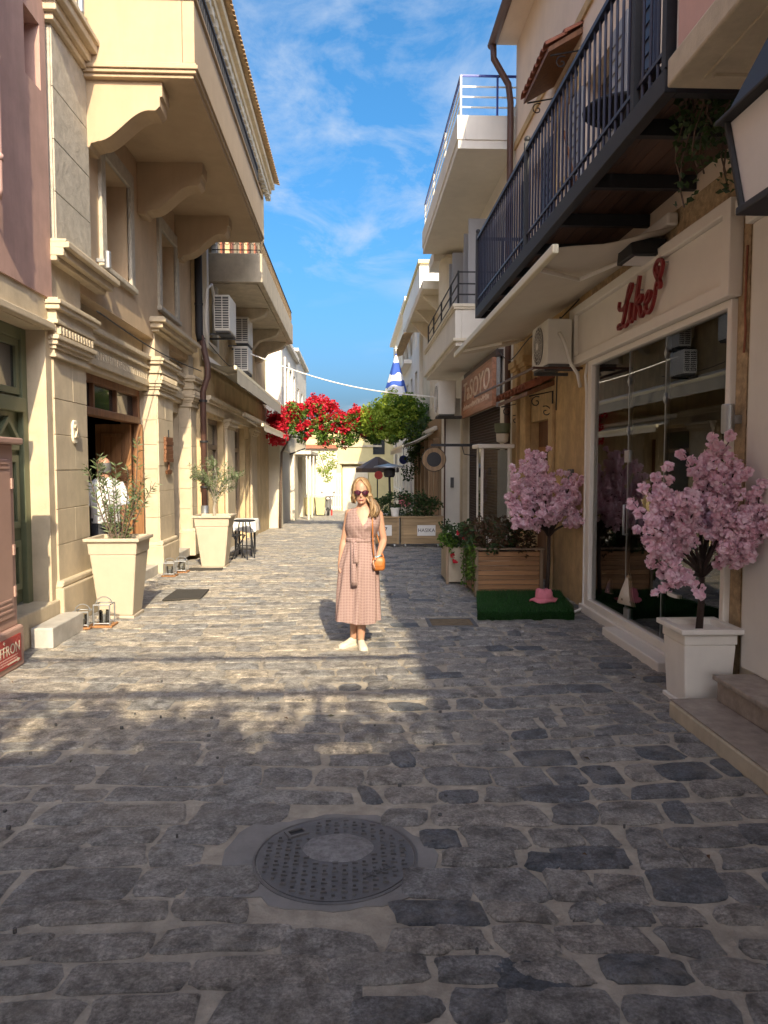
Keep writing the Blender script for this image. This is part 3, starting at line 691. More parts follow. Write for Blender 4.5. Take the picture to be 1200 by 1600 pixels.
for k,(x,y,z) in enumerate(((-3.02,9.5,4.18),(-3.0,8.7,6.75))):
    w = MB().lathe((x,y,z),[(0.035,0),(0.04,0.01),(0.04,0.2),(0.035,0.21)],14).build('wall_light', M['steel'], b1, smooth=False); MB().box(XU,x,y-0.02,y+0.02,z+0.08,z+0.12).build('mount', M['steel'], w)
dp = thing('drainpipe', 'dark brown drainpipe at the end of the cream building', 'drainpipe', (-3.0,14.95,0))
MB().tube([(-3.02,15.0,11.2),(-3.02,15.0,4.35),(-2.99,15.0,4.2)],0.075,12).build('upper_pipe', M['black'], dp, smooth=True)
MB().tube([(-2.99,15.0,4.3),(-2.93,14.98,4.05),(-2.86,14.95,3.75),(-2.85,14.93,3.5),(-2.95,14.93,3.2),(-2.95,14.93,0.75)],0.06,12).build('lower_pipe', M['brownpipe'], dp, smooth=True)
MB().tube([(-2.95,14.93,0.95),(-2.95,14.93,-0.1)],0.075,12).build('steel_sleeve', M['steel'], dp, smooth=True)
for z in (1.3,2.2,3.0,4.9,6.1): MB().tube([(-2.95 if z<4 else -3.02,14.93 if z<4 else 15,z),(-2.95 if z<4 else -3.02,14.93 if z<4 else 15,z+0.04)],0.085,12).build('clamp', M['black'], dp)
sg = thing('carved_sign', 'brown carved wooden sign hung on the second pilaster', 'sign', (-3.06,12.6,2.0))
for k in range(6): MB().box(-3.094,-3.05+R(-.006,.006),12.36+R(-.015,.015),12.84+R(-.015,.015),1.80+k*0.07,1.866+k*0.07).build('carved_board', M['walnut'], sg, bevel=0.006)
MB().prism([(12.45,1.60),(12.75,1.60),(12.78,1.66),(12.63,1.68),(12.62,1.80),(12.58,1.80),(12.57,1.68),(12.42,1.66)],'x',-3.09,-3.06).build('pendant', M['walnut'], sg)
MB().tube([(-3.07,12.6,2.22),(-3.07,12.6,2.34)],0.01,6).build('hook', M['black'], sg)

# --- weathered ochre building with shop front, awnings and the concrete balcony
b2 = thing('ochre_building', 'weathered ochre building with awnings and tile eaves beyond the drainpipe', 'building', (-3.2,20,0))
XO = -2.95
holes = [(15.35,17.2,-2,2.75),(18.6,20.5,-2,2.75),(20.7,21.3,-2,2.5)]
MB().wall('x', XO-0.4, XO, 15.02, 26.3, -1, 3.7, holes).build('ground_floor_wall', M['ochre'], b2, weld=True)
MB().wall('x', XO-0.55, XO-0.08, 15.03, 26.3, 3.7, 11.55, [(15.6,16.5,4.3,6.5),(18.0,18.9,6.4,8.6),(21,22,6.4,8.6),(18.0,18.9,9.2,10.9),(21,22,9.2,10.9),(24,24.8,6.4,8.6),(24,24.8,9.2,10.9)]).build('upper_wall', M['ochre'], b2, weld=True)
MB().box(-9,XO-0.56,15.04,26.29,-1,11.5).build('core', M['ochre'], b2)
for (y0,y1,z0_,z1_,mm) in ((15.35,17.2,-0.2,2.75,'greyglass'),(18.6,20.5,-0.3,2.75,'greyglass')):
    w = MB().wall('x',XO-0.22,XO-0.14,y0,y1,z0_,z1_,[(y0+0.1,y1-0.1,z0_+0.3,2.1),(y0+0.1,y1-0.1,2.2,z1_-0.1)]).build('shop_window', M['postwood'], b2, weld=True)
    MB().box(XO-0.20,XO-0.19,y0+0.05,y1-0.05,z0_+0.1,z1_-0.05).build('pane', M[mm], w)
MB().box(XO-0.2,XO-0.15,20.7,21.3,-0.4,2.5).build('door', M['walnut'], b2)
for (y0,y1) in ((17.3,18.4),(21.5,22.6)):
    p = MB().box(XO,XO+0.07,y0,y1,-0.4,2.6).build('pilaster', M['limestone'], b2, bevel=0.02)
    mb = MB(); cornice(mb, XO+0.07, y0, y1, 2.6, [(0.03,0.05),(0.07,0.09),(0.11,0.07)]); mb.build('capital', M['limestone'], p, bevel=0.01)
mb = MB()
for pr_,z0_,z1_ in ((0.05,2.82,3.0),(0.10,3.0,3.06),(0.14,3.06,3.14)): mb.box(XO-0.02,XO+pr_,15.03,23,z0_,z1_)
mb.build('string_course', M['limestone'], b2, bevel=0.01)
for (y0,y1,z0_,z1_) in ((15.6,16.5,4.3,6.5),):
    w = MB().wall('x',XO-0.10,XO+0.02,y0-0.2,y1+0.2,z0_-0.1,z1_+0.15,[(y0,y1,z0_,z1_)]).build('window', M['white'], b2, weld=True, bevel=0.008)
    MB().box(XO-0.4,XO-0.36,y0,y1,z0_,z1_).build('pane', M['darkglass'], w)
    mb = MB()
    for pr_,a,b in ((0.06,6.65,6.72),(0.14,6.72,6.82),(0.24,6.82,6.92)): mb.box(XO-0.08,XO+pr_,y0-0.3,y1+0.35,a,b)
    mb.build('hood_moulding', M['limestone'], w, bevel=0.02)
for (y0,y1,z0_,z1_) in ((18.0,18.9,6.4,8.6),(21,22,6.4,8.6),(24,24.8,6.4,8.6),(18.0,18.9,9.2,10.9),(21,22,9.2,10.9),(24,24.8,9.2,10.9)):
    w = MB().box(XO-0.3,XO-0.25,y0,y1,z0_,z1_).build('window', M['darkglass'], b2)
    for a,b in ((y0-0.42,y0-0.02),(y1+0.02,y1+0.42)): MB().box(XO-0.08,XO-0.04,a,b,z0_,z1_).build('shutter', M['terracotta'] if z0_<9 else M['walnut'], w)
CX, CY0, CY1 = -1.9, 16.1, 24.2
cb2 = MB().box(XO-0.08,CX,CY0,CY0+0.12,5.62,6.22).box(CX-0.12,CX,CY0+0.121,CY1,5.62,6.22).build('concrete_balcony', M['concrete'], b2, bevel=0.015)
MB().box(XO-0.081,CX-0.121,CY0+0.122,CY1,5.60,5.78).build('floor_slab', M['concrete'], cb2)
for yy in (18.6,21.4,23.6): MB().prism([(XO-0.08,4.95),(XO+0.1,5.0),(XO+0.3,5.25),(CX-0.25,5.42),(CX-0.15,5.6),(XO-0.08,5.6)],'y',yy,yy+0.3).build('bracket', M['concrete'], cb2, bevel=0.02)
rr = MB().tube([(XO,CY0+0.05,6.62),(CX-0.05,CY0+0.05,6.62),(CX-0.05,CY1,6.62)],0.018,6).tube([(XO,CY0+0.05,6.30),(CX-0.05,CY0+0.05,6.30),(CX-0.05,CY1,6.30)],0.012,6).build('railing', M['black'], cb2)
mb = MB(); q = 0.0
for yy in [CY0+0.06+0.16*k for k in range(51)]: mb.tube([(CX-0.05,yy,6.2),(CX-0.05,yy,6.62)],0.009,5); mb.tube([(CX-0.05,yy+0.08+0.05*cos(t),6.46+0.06*sin(t)) for t in [k*pi/4 for k in range(9)]],0.007,4)
for xx in [XO+0.1+0.14*k for k in range(7)]: mb.tube([(xx,CY0+0.05,6.2),(xx,CY0+0.05,6.62)],0.009,5); mb.tube([(xx+0.07+0.05*cos(t),CY0+0.05,6.46+0.06*sin(t)) for t in [k*pi/4 for k in range(9)]],0.007,4)
mb.build('iron_scrolls', M['rustlid'], rr, kind='stuff')
mb = MB().box(XO-0.1,XO+0.16,15.02,26.6,11.15,11.32).box(XO-0.1,XO+0.26,15.02,26.7,11.32,11.5)
ev = mb.build('eaves', M['limestone'], b2, bevel=0.01); eave_tiles(ev, -5.5, XO+0.42, 15.0, 26.8, 11.55, M['oldtile'])
mb = MB(); yy = 15.1
while yy < 26.5: mb.box(XO-0.05,XO+0.12,yy,yy+0.28,10.95,11.14); yy += 0.42
mb.build('eave_stones', M['greystone'], ev, bevel=0.02, kind='stuff')

def ac_unit(name, label, x0, x1, y0, y1, z0, z1, face, group='air conditioning units'):
    """outdoor unit; face 'y' = grille towards the camera, 'x-' / 'x+' = round fan towards the street"""
    t = thing(name, label, 'air conditioner', ((x0+x1)/2,y0,z0), group)
    MB().box(x0,x1,y0,y1,z0,z1).build('casing', M['acwhite'], t, bevel=0.015)
    MB().box(x0+0.02,x1-0.02,y0+0.02,y1-0.02,z0-0.03,z0).build('base_tray', M['acdark'], t)
    if face == 'y':
        MB().box(x0+0.02,x1-0.02,y0-0.006,y0+0.01,z0+0.05,z1-0.04).build('grille_back', M['acdark'], t)
        mb = MB(); z = z0+0.07
        while z < z1-0.06: mb.box(x0+0.02,x1-0.02,y0-0.016,y0-0.004,z,z+0.013); z += 0.05
        for k in (0.02,0.5,0.94): xx = x0+(x1-x0)*k; mb.box(xx,xx+0.016,y0-0.018,y0-0.003,z0+0.04,z1-0.03)
        mb.build('grille', M['acwhite'], t)
    else:
        s = -1 if face == 'x-' else 1; xf_ = x0 if s < 0 else x1; yc = y0+(y1-y0)*0.55; zc = (z0+z1)/2; rad = min((y1-y0)*0.40,(z1-z0)*0.43)
        MB().lathe((xf_+s*0.002,yc,zc),[(rad,0),(rad,s*0.006),(0.01,s*0.006)],28,'x').build('fan_recess', M['acdark'], t)
        mb = MB()
        for k in range(1,6):
            rr_ = rad*k/5; mb.tube([(xf_+s*0.016,yc+rr_*cos(a),zc+rr_*sin(a)) for a in [2*pi*q/28 for q in range(29)]],0.004,4)
        for k in range(8): a = pi*k/8; mb.tube([(xf_+s*0.016,yc+rad*cos(a),zc+rad*sin(a)),(xf_+s*0.016,yc-rad*cos(a),zc-rad*sin(a))],0.003,4)
        mb.lathe((xf_+s*0.012,yc,zc),[(rad*0.22,0),(rad*0.22,s*0.012),(0.002,s*0.014)],16,'x')
        mb.build('fan_guard', M['greyframe'], t)
    wx = x1+0.25 if x1 > 0 else x0-0.25
    for yy in (y0+0.12,y1-0.15): MB().box(min(x0,wx),max(x1,wx),yy,yy+0.04,z0-0.07,z0-0.032).build('bracket', M['acdark'], t)
    return t
ac_unit('air_conditioner','large white air conditioner with a slatted grille below the concrete balcony',-2.82,-2.50,15.5,16.35,4.50,5.22,'y')
ac_unit('air_conditioner','upper of two white air conditioners further along the ochre wall',-2.84,-2.52,18.4,19.2,4.72,5.35,'y')
ac_unit('air_conditioner','lower of two white air conditioners further along the ochre wall',-2.82,-2.48,18.0,18.8,4.0,4.58,'y')
hc = MB().tube([(-2.85,15.9,5.0),(-2.80,15.2,5.35),(-2.85,14.95,5.2),(-2.9,15.05,4.6),(-2.9,15.2,4.1)],0.03,7); tag(hc.build('refrigerant_hose', M['cable'], smooth=True),'white insulated hose looping from the large air conditioner','hose')
def awning(name, label, xw, xf_, y0, y1, zw, zf, mat, val=0.0, barmat=None, sag=0.03):
    t = thing(name, label, 'awning', (xw,(y0+y1)/2,zw))
    n = 14; rows = []
    for k in range(9):
        u = k/8; x = xw+(xf_-xw)*u; z = zw+(zf-zw)*u - sag*sin(pi*u)
        rows.append([(x, y0+(y1-y0)*q/n, z+0.012*sin(q*2.1+k)*sin(pi*u)) for q in range(n+1)])
    mb = MB().loft(rows, cap=False, closed=False); rows2 = [[(p[0],p[1],p[2]+0.006) for p in r] for r in rows]; mb.loft(rows2, cap=False, closed=False)
    mb.build('canopy', mat, t, smooth=True)
    s = 1 if xf_ > xw else -1
    MB().box(min(xf_,xf_+s*0.06),max(xf_,xf_+s*0.06),y0-0.03,y1+0.03,zf-0.05,zf+0.03).build('front_bar', barmat or M['awnbar'], t, bevel=0.012)
    MB().box(min(xw,xw+s*0.10),max(xw,xw+s*0.10),y0-0.03,y1+0.03,zw,zw+0.11).build('cassette', M['whitepaint'], t, bevel=0.02)
    for yy in (y0+0.6,y1-0.6):
        MB().tube([(xw+s*0.05,yy,zw-0.05),((xw+xf_)/2,yy+(0.5 if yy<(y0+y1)/2 else -0.5),(zw+zf)/2-0.09),(xf_,yy,zf-0.03)],0.022,8).build('folding_arm', M['whitepaint'], t)
    if val:
        rows = [[(xf_+s*0.065+0.012*sin(q*1.7), y0+(y1-y0)*q/40, zf-0.05-val*v-(0.02*abs(sin(q*0.9)) if v else 0)) for q in range(41)] for v in (0,0.5,1)]
        MB().loft(rows, cap=False, closed=False).build('valance', mat, t, smooth=True)
    return t
awning('awning','upper grey awning with a hanging valance on the ochre building',XO-0.06,-2.38,15.2,25.6,3.86,3.72,M['canvasgrey'],0.26)
awning('awning','lower cream awning on the ochre building, under the grey one',XO+0.16,-2.30,19.0,30.5,2.98,2.78,M['canvas'],0.10)

# --- white house and low shops further down on the left
b3 = thing('white_house', 'white house with tall windows behind the concrete balcony', 'building', (-2.6,31,-0.6))
MB().wall('x',-3.2,-2.62,26.82,42,-1.6,2.95,[(28.0,33.6,-2,2.3),(36,39,-2,2.2)]).build('ground_floor_wall', M['offwhite'], b3, weld=True)
MB().box(-8,-3.21,26.83,42,-1.6,6.6).build('core', M['offwhite'], b3)
MB().wall('x',-3.2,-2.52,26.82,34,2.95,6.3,[(28.0,28.9,3.2,5.5),(29.6,30.5,3.2,5.5),(31.4,32.3,3.2,5.5)]).build('upper_wall', M['white'], b3, weld=True)
MB().wall('x',-3.2,-2.58,34.0,42,2.95,6.9,[(35.4,36.4,3.3,5.4),(38,39,3.3,5.4)]).build('upper_wall', M['white'], b3, weld=True)
mb = MB().box(-3.2,-2.36,26.7,34.1,6.3,6.5).box(-3.2,-2.42,34.1,42,6.9,7.05); mb.build('cornice', M['white'], b3, bevel=0.02)
for y0 in (28.0,29.6,31.4):
    w = MB().wall('x',-2.54,-2.46,y0-0.12,y0+1.02,3.1,5.75,[(y0,y0+0.9,3.2,5.5)]).build('window', M['white'], b3, weld=True); MB().box(-2.75,-2.72,y0,y0+0.9,3.2,5.5).build('pane', M['darkglass'], w); MB().box(-2.72,-2.68,y0+0.42,y0+0.48,3.2,5.5).build('mullion', M['white'], w)
for y0 in (35.4,38): MB().box(-2.8,-2.75,y0,y0+1,3.3,5.4).build('window', M['darkglass'], b3)
MB().box(-2.85,-2.80,28.0,33.6,-1.4,2.3).build('roller_shutter', M['greyshutter'], b3)
MB().box(-2.85,-2.80,36,39,-1.4,2.2).build('shop_window', M['darkglass'], b3)
MB().box(-2.62,-1.9,34.2,41.5,2.25,2.42).build('canopy', M['offwhite'], b3, bevel=0.02)
MB().tube([(-2.6,30.9,2.2),(-1.95,30.9,2.45)],0.03,6).build('canopy_bracket', M['black'], b3)
for yy in (34.6,37.6,41): MB().tube([(-2.05,yy,-1.2),(-2.05,yy,2.25)],0.05,8).build('post', M['offwhite'], b3)
MB().lathe((-2.45,33.5,6.3),[(0.09,0),(0.12,0.1),(0.05,0.28)],10).build('floodlight', M['black'], b3)
# --- yellow house closing the street
b4 = thing('yellow_house', 'sunlit yellow house closing the far end of the street', 'building', (0,52,-1.5))
ZE = zg(52)
MB().wall('y',51.0,51.5,-1.0,4.0,ZE-0.2,5.0,[(-0.75,1.1,ZE-1,ZE+3.2)]).build('wall', M['yellowhouse'], b4, weld=True)
MB().wall('y',51.2,51.5,-7.0,-1.0,ZE-0.2,2.9).build('side_wing_wall', M['offwhite'], b4)
MB().prism([(50.9,2.9),(54,4.2),(54,2.9)],'x',-7,-1.02).build('side_roof', M['terracotta'], b4)
MB().box(-7,4,51.55,56,ZE-0.3,4.9).build('core', M['yellowhouse'], b4)
MB().box(-0.7,1.05,51.25,51.3,ZE,ZE+3.1).build('garage_door', M['offwhite'], b4)
mb = MB().box(-1.05,1.7,50.85,51.0,ZE+3.25,ZE+3.4).box(-1.05,-0.85,50.9,51.0,ZE,ZE+3.25).box(-1.05,2,50.9,51.0,3.0,3.12); mb.build('door_surround', M['concrete'], b4)
MB().box(1.4,2.2,50.95,51.0,2.5,4.2).build('window', M['darkglass'], b4)
MB().box(-1.05,4.1,50.8,51.5,5.0,5.15).build('cornice', M['offwhite'], b4)
fn = thing('white_gate', 'white slatted gate left of the yellow house', 'gate', (-1.9,49,ZE))
zf_ = zg(49)
fr = MB().box(-2.95,-0.75,49.0,49.06,zf_+0.25,zf_+0.33).box(-2.95,-0.75,49.0,49.06,zf_+1.05,zf_+1.13).box(-2.95,-0.75,49.0,49.06,zf_+2.3,zf_+2.4).build('rail', M['whitepaint'], fn)
for k in range(15): MB().box(-2.92+k*0.148,-2.85+k*0.148,48.96,49.0,zf_+0.1,zf_+2.55).build('slat', M['whitepaint'], fn)
bn = MB()
for k,(x,y) in enumerate(((-2.35,40.6),(-1.75,40.4))):
    z = zg(y); t = thing('waste_bin', ('pale yellow wheeled bin nearer the wall, beside the scooter','pale yellow wheeled bin closest to the scooter')[k], 'bin', (x,y,z))
    MB().frus((x,y),0.42,0.45,z+0.06,0.54,0.56,z+1.0).build('body', M['yellowhouse'], t, bevel=0.03)
    MB().prism([(y-0.30,z+1.0),(y+0.30,z+1.0),(y+0.30,z+1.06),(y,z+1.12),(y-0.30,z+1.05)],'x',x-0.29,x+0.29).build('lid', M['offwhite'], t, bevel=0.015)
    for s in (-1,1): MB().lathe((x+s*0.2,y+0.2,z+0.09),[(0.02,-0.03),(0.09,-0.03),(0.09,0.03),(0.02,0.03)],14,'x').build('wheel', M['black'], t)
# ================================================================== RIGHT SIDE
XR = 2.8
# --- pink building at the right edge (continues behind the camera)
r0 = thing('pink_building', 'pink building with white corner pilaster and concrete balcony at the right edge', 'building', (3.2,2,0))
MB().wall('x',XR,XR+0.4,-16,5.19,0,3.95,[(1.2,3.2,0.3,2.8),(-4,-1,0.3,2.8)]).build('ground_floor_wall', M['offwhite'], r0, weld=True)
MB().wall('x',XR,XR+0.4,-16,5.19,3.95,8.25,[(1.5,2.6,4.1,6.3),(-4,-2.9,4.1,6.3)]).build('upper_wall', M['pinkwall'], r0, weld=True)
MB().box(XR+0.41,9,-16,5.18,0,8.2).build('core', M['pinkwall'], r0)
MB().box(2.765,XR-0.001,4.25,5.12,0.31,3.42).build('pilaster', M['white'], r0, bevel=0.01)
mb = MB(); 
for p,z0_,z1_ in ((0.04,3.42,3.5),(0.09,3.5,3.6)): mb.box(2.765-p,XR-0.001,4.25-p,5.12+p,z0_,z1_)
mb.build('capital', M['white'], r0, bevel=0.01)
pb = MB().box(1.84,1.98,0.6,4.28,4.0602,5.15).build('balcony', M['pinkwall'], r0, bevel=0.01)
MB().box(1.981,XR-0.001,4.14,4.28,4.0602,5.15).build('end_parapet', M['pinkwall'], pb)
mb = MB().box(1.80,XR-0.002,0.56,4.32,3.90,4.06).build('slab', M['concrete'], pb, bevel=0.015)
MB().wall('y',0,0.02,0,0) if False else None
for a in ((1.95,1.97,0.9,4.18),(2.0,2.7,4.14,4.16)): MB().box(a[0],a[1],a[2],a[3],3.885,3.90).build('drip_edge', M['concrete'], pb)
mb = MB()
for q in range(40): pass
hang = leaves([(1.83+R(-0.05,0.05),4.2+R(-0.1,0.12),4.85+R(-0.25,0.25)) for _ in range(90)],0.05,0.6); tag(hang.build('creeper_tuft', M['leafyoung'], kind=None),'small yellow green creeper tuft on the pink balcony parapet','plant')
# steps
st = thing('entrance_steps', 'two worn stone steps at the lower right corner', 'steps', (2.5,3,0))
MB().box(2.19,XR,0.2,4.98,0,0.125).build('lower_step', M['concrete'], st, bevel=0.018)
MB().box(2.195,XR,0.21,4.97,0.1252,0.135).build('lower_tread', M['darkmarble'], st, bevel=0.004)
MB().box(2.50,XR,0.2,4.92,0.1352,0.275).build('upper_step', M['darkmarble'], st, bevel=0.008)
MB().box(2.475,XR,0.2,4.945,0.2752,0.31).build('upper_tread', M['darkmarble'], st, bevel=0.008)
# lantern
ln = thing('street_lantern', 'black iron wall lantern with frosted panes at the right edge', 'lantern', (1.95,3.0,2.8))
LX, LY, LZ = 1.94, 3.02, 2.88
def sq(cx, cy, h, z): return [(cx-h,cy-h,z),(cx+h,cy-h,z),(cx+h,cy+h,z),(cx-h,cy+h,z)]
MB().loft([sq(LX,LY,0.325,LZ+0.375),sq(LX,LY,0.325,LZ+0.395),sq(LX,LY,0.295,LZ+0.40),sq(LX,LY,0.17,LZ+0.70),sq(LX,LY,0.06,LZ+0.76)]).build('hood', M['black'], ln, bevel=0.006)
MB().lathe((LX,LY,LZ+0.76),[(0.05,0),(0.085,0.03),(0.085,0.07),(0.05,0.10),(0.01,0.14)],14).build('finial', M['black'], ln, smooth=True)
fr = MB()
for sx in (-1,1):
    for sy in (-1,1): MB().tube([(LX+sx*0.235,LY+sy*0.235,LZ),(LX+sx*0.285,LY+sy*0.285,LZ+0.38)],0.016,6).build('corner_bar', M['black'], ln)
MB().loft([sq(LX,LY,0.255,LZ-0.035),sq(LX,LY,0.255,LZ+0.0)]).build('bottom_frame', M['black'], ln, bevel=0.006)
M['frost'] = simple('frosted_pane', (0.72,0.70,0.68), 0.5, var=0.05)
for k in range(4):
    a = k*pi/2; c_, s_ = round(cos(a)), round(sin(a)); rot = lambda x,y,z: (LX+x*c_-y*s_, LY+x*s_+y*c_, z)
    MB().loft([[rot(-0.225,-0.228,LZ+0.004),rot(0.225,-0.228,LZ+0.004),rot(0.225,-0.220,LZ+0.004),rot(-0.225,-0.220,LZ+0.004)],[rot(-0.275,-0.278,LZ+0.37),rot(0.275,-0.278,LZ+0.37),rot(0.275,-0.270,LZ+0.37),rot(-0.275,-0.270,LZ+0.37)]]).build('pane', M['frost'], ln)
MB().tube([(LX,LY,LZ-0.02),(LX+0.03,LY,LZ-0.10),(LX+0.14,LY,LZ-0.14),(LX+0.4,LY,LZ-0.10),(XR-0.15,LY,LZ+0.10),(XR,LY,LZ+0.12)],0.028,8).build('bracket_arm', M['black'], ln, smooth=True)
MB().tube([(LX+0.30+0.10*k/24*cos(k*0.55),LY,LZ-0.22+0.10*k/24*sin(k*0.55)) for k in range(25)],0.014,6).build('bracket_scroll', M['black'], ln, smooth=True)

# --- peach building with the boutique
r1 = thing('peach_building', 'peach building with a boutique on the ground floor and black balcony', 'building', (3.2,9,0))
MB().wall('x',XR,XR+0.4,5.21,8.74,0,3.95,[(5.38,8.58,0.12,2.95)]).build('stone_wall', M['roughstone'], r1, weld=True)
MB().wall('x',XR,XR+0.4,8.741,12.96,-0.1,3.95,[(10.42,11.58,-1,2.42)]).build('orange_wall', M['orange'], r1, weld=True)
MB().box(XR+0.41,9,8.8,12.95,-0.1,3.95).build('core', M['dark'], r1)
MB().wall('x',XR,XR+0.45,5.21,12.96,3.951,8.85,[(5.9,6.9,4.14,6.3),(8.1,9.1,4.14,6.3),(10.9,11.8,4.14,6.3),(9.4,10.3,5.5,6.75)]).build('upper_wall', M['peach'], r1, weld=True)
MB().box(XR+0.46,9,5.21,12.95,3.951,8.8).build('core', M['peach'], r1)
MB().box(XR-0.03,XR,5.2,12.96,7.12,7.24).build('string_course', M['orange'], r1)
for (y0,y1,mm) in ((5.9,6.9,'walnut'),(8.1,9.1,'greyshutter'),(10.9,11.8,'walnut')):
    w = MB().box(XR+0.2,XR+0.25,y0,y1,4.14,6.3).build('balcony_door', M['darkglass'], r1)
    for a,b in ((y0-0.5,y0-0.01),(y1+0.01,y1+0.5)):
        s_ = MB().box(XR-0.05,XR-0.005,a,b,4.16,6.3).build('shutter', M['navy'] if mm!='greyshutter' else M['greyshutter'], w)
        for k in range(14): MB().box(XR-0.062,XR-0.045,a+0.05,b-0.05,4.3+k*0.14,4.34+k*0.14).build('louvre', M['navy'] if mm!='greyshutter' else M['greyshutter'], s_)
MB().box(XR+0.2,XR+0.25,9.4,10.3,5.5,6.75).build('window', M['darkglass'], r1)
MB().wall('x',XR-0.025,XR-0.001,9.3,10.4,5.4,6.85,[(9.42,10.28,5.52,6.73)]).build('window_surround', M['orange'], r1, weld=True)
MB().box(XR-0.36,XR+0.45,5.21,12.96,8.86,8.95).build('eaves', M['peach'], r1); 
MB().prism([(XR-0.40,8.951),(XR+3.5,10.3),(XR+3.5,8.951)],'y',5.21,12.96).build('roof', M['oldtile'], r1)
gt = MB()
gt.loft([[(2.38+0.075*cos(a),y,8.86+0.075*sin(a)) for a in [pi+pi*k/8 for k in range(9)]]+[(2.38+0.065*cos(a),y,8.865+0.065*sin(a)) for a in [pi+pi*k/8 for k in range(8,-1,-1)]] for y in (5.2,12.99)])
gut = thing('gutter_pipe','mauve brown roof gutter and downpipe at the far corner of the peach building','gutter',(2.5,12.9,4))
gt.build('gutter', M['brownpipe'], gut)
MB().tube([(2.38,12.85,8.80),(2.40,12.9,8.60),(2.66,12.93,8.2),(2.70,12.93,7.9),(2.70,12.93,0)],0.055,10).build('downpipe', M['brownpipe'], gut, smooth=True)
# boutique front
shop = thing('boutique_front', 'white framed boutique shop window with red script sign', 'shop front', (2.8,7,0))
fw = MB().wall('x',XR-0.05,XR+0.06,5.36,8.66,0.10,2.96,[(5.42,8.53,0.18,2.90)]).build('frame', M['whitepaint'], shop, weld=True, bevel=0.008)
MB().box(XR-0.09,XR-0.003,5.36,8.74,0,0.10).build('plinth', M['whitepaint'], shop, bevel=0.01)
MB().box(XR-0.24,XR-0.0905,6.05,7.45,0,0.095).build('doorstep', M['whitepaint'], shop, bevel=0.012)
YS = (5.42,6.58,7.46,8.53)
for a,b in zip(YS[:-1],YS[1:]): MB().box(XR,XR+0.010,a+0.003,b-0.003,0.18,2.90).build('glass_pane', M['glass'], shop)
for y in YS[1:3]: MB().box(XR-0.003,XR+0.013,y-0.006,y+0.006,0.18,2.90).build('pane_seam', M['steel'], shop)
for y,z in ((7.46,2.6),(7.46,2.1),(6.58,2.75),(6.58,2.35)): MB().prism([(y-0.028,z),(y,z-0.05),(y+0.028,z),(y,z+0.05)],'x',XR-0.012,XR+0.02).build('glass_clip', M['steel'], shop)
MB().box(XR-0.014,XR+0.02,7.40,7.53,1.78,1.90).build('lock_plate', M['steel'], shop, bevel=0.004)
MB().box(XR-0.014,XR+0.02,7.34,7.47,0.19,0.29).build('hinge_plate', M['steel'], shop, bevel=0.004)
MB().tube([(XR-0.02,7.36,1.05),(XR-0.07,7.36,1.05),(XR-0.07,7.36,1.35),(XR-0.02,7.36,1.35)],0.013,8).build('door_handle', M['steel'], shop, smooth=True)
sp = MB().wall('x',XR-0.11,XR-0.001,5.30,9.24,2.965,3.66,[(5.42,9.02,3.07,3.56)]).build('sign_panel', M['whitepaint'], shop, weld=True, bevel=0.01)
MB().box(XR-0.06,XR-0.002,5.425,9.015,3.075,3.555).build('sign_field', M['whitepaint'], sp)
def ribbon(name, path, w, parent, mat, x, thick=0.03):
    """brush-like raised stroke in the (y,z) plane of the right wall"""
    n = len(path); Lp, Rp = [], []
    for k,(u,z,ww) in enumerate(path):
        a = path[max(k-1,0)]; b = path[min(k+1,n-1)]; tx, tz = b[0]-a[0], b[1]-a[1]; l = math.hypot(tx,tz) or 1
        Lp.append((u-tz/l*ww*w, z+tx/l*ww*w)); Rp.append((u+tz/l*ww*w, z-tx/l*ww*w))
    mb = MB().loft([[(x,l[0],l[1]),(x-thick,l[0],l[1]),(x-thick,r[0],r[1]),(x,r[0],r[1])] for l,r in zip(Lp,Rp)])
    return mb.build(name, mat, parent, recalc=True)
def spline(pts, n=10):
    out = []
    P = [pts[0]]+list(pts)+[pts[-1]]
    for i in range(1,len(P)-2):
        for k in range(n):
            t = k/n; out.append(tuple(0.5*((2*P[i][j])+(-P[i-1][j]+P[i+1][j])*t+(2*P[i-1][j]-5*P[i][j]+4*P[i+1][j]-P[i+2][j])*t*t+(-P[i-1][j]+3*P[i][j]-3*P[i+1][j]+P[i+2][j])*t**3) for j in range(3)))
    out.append(tuple(pts[-1])); return out
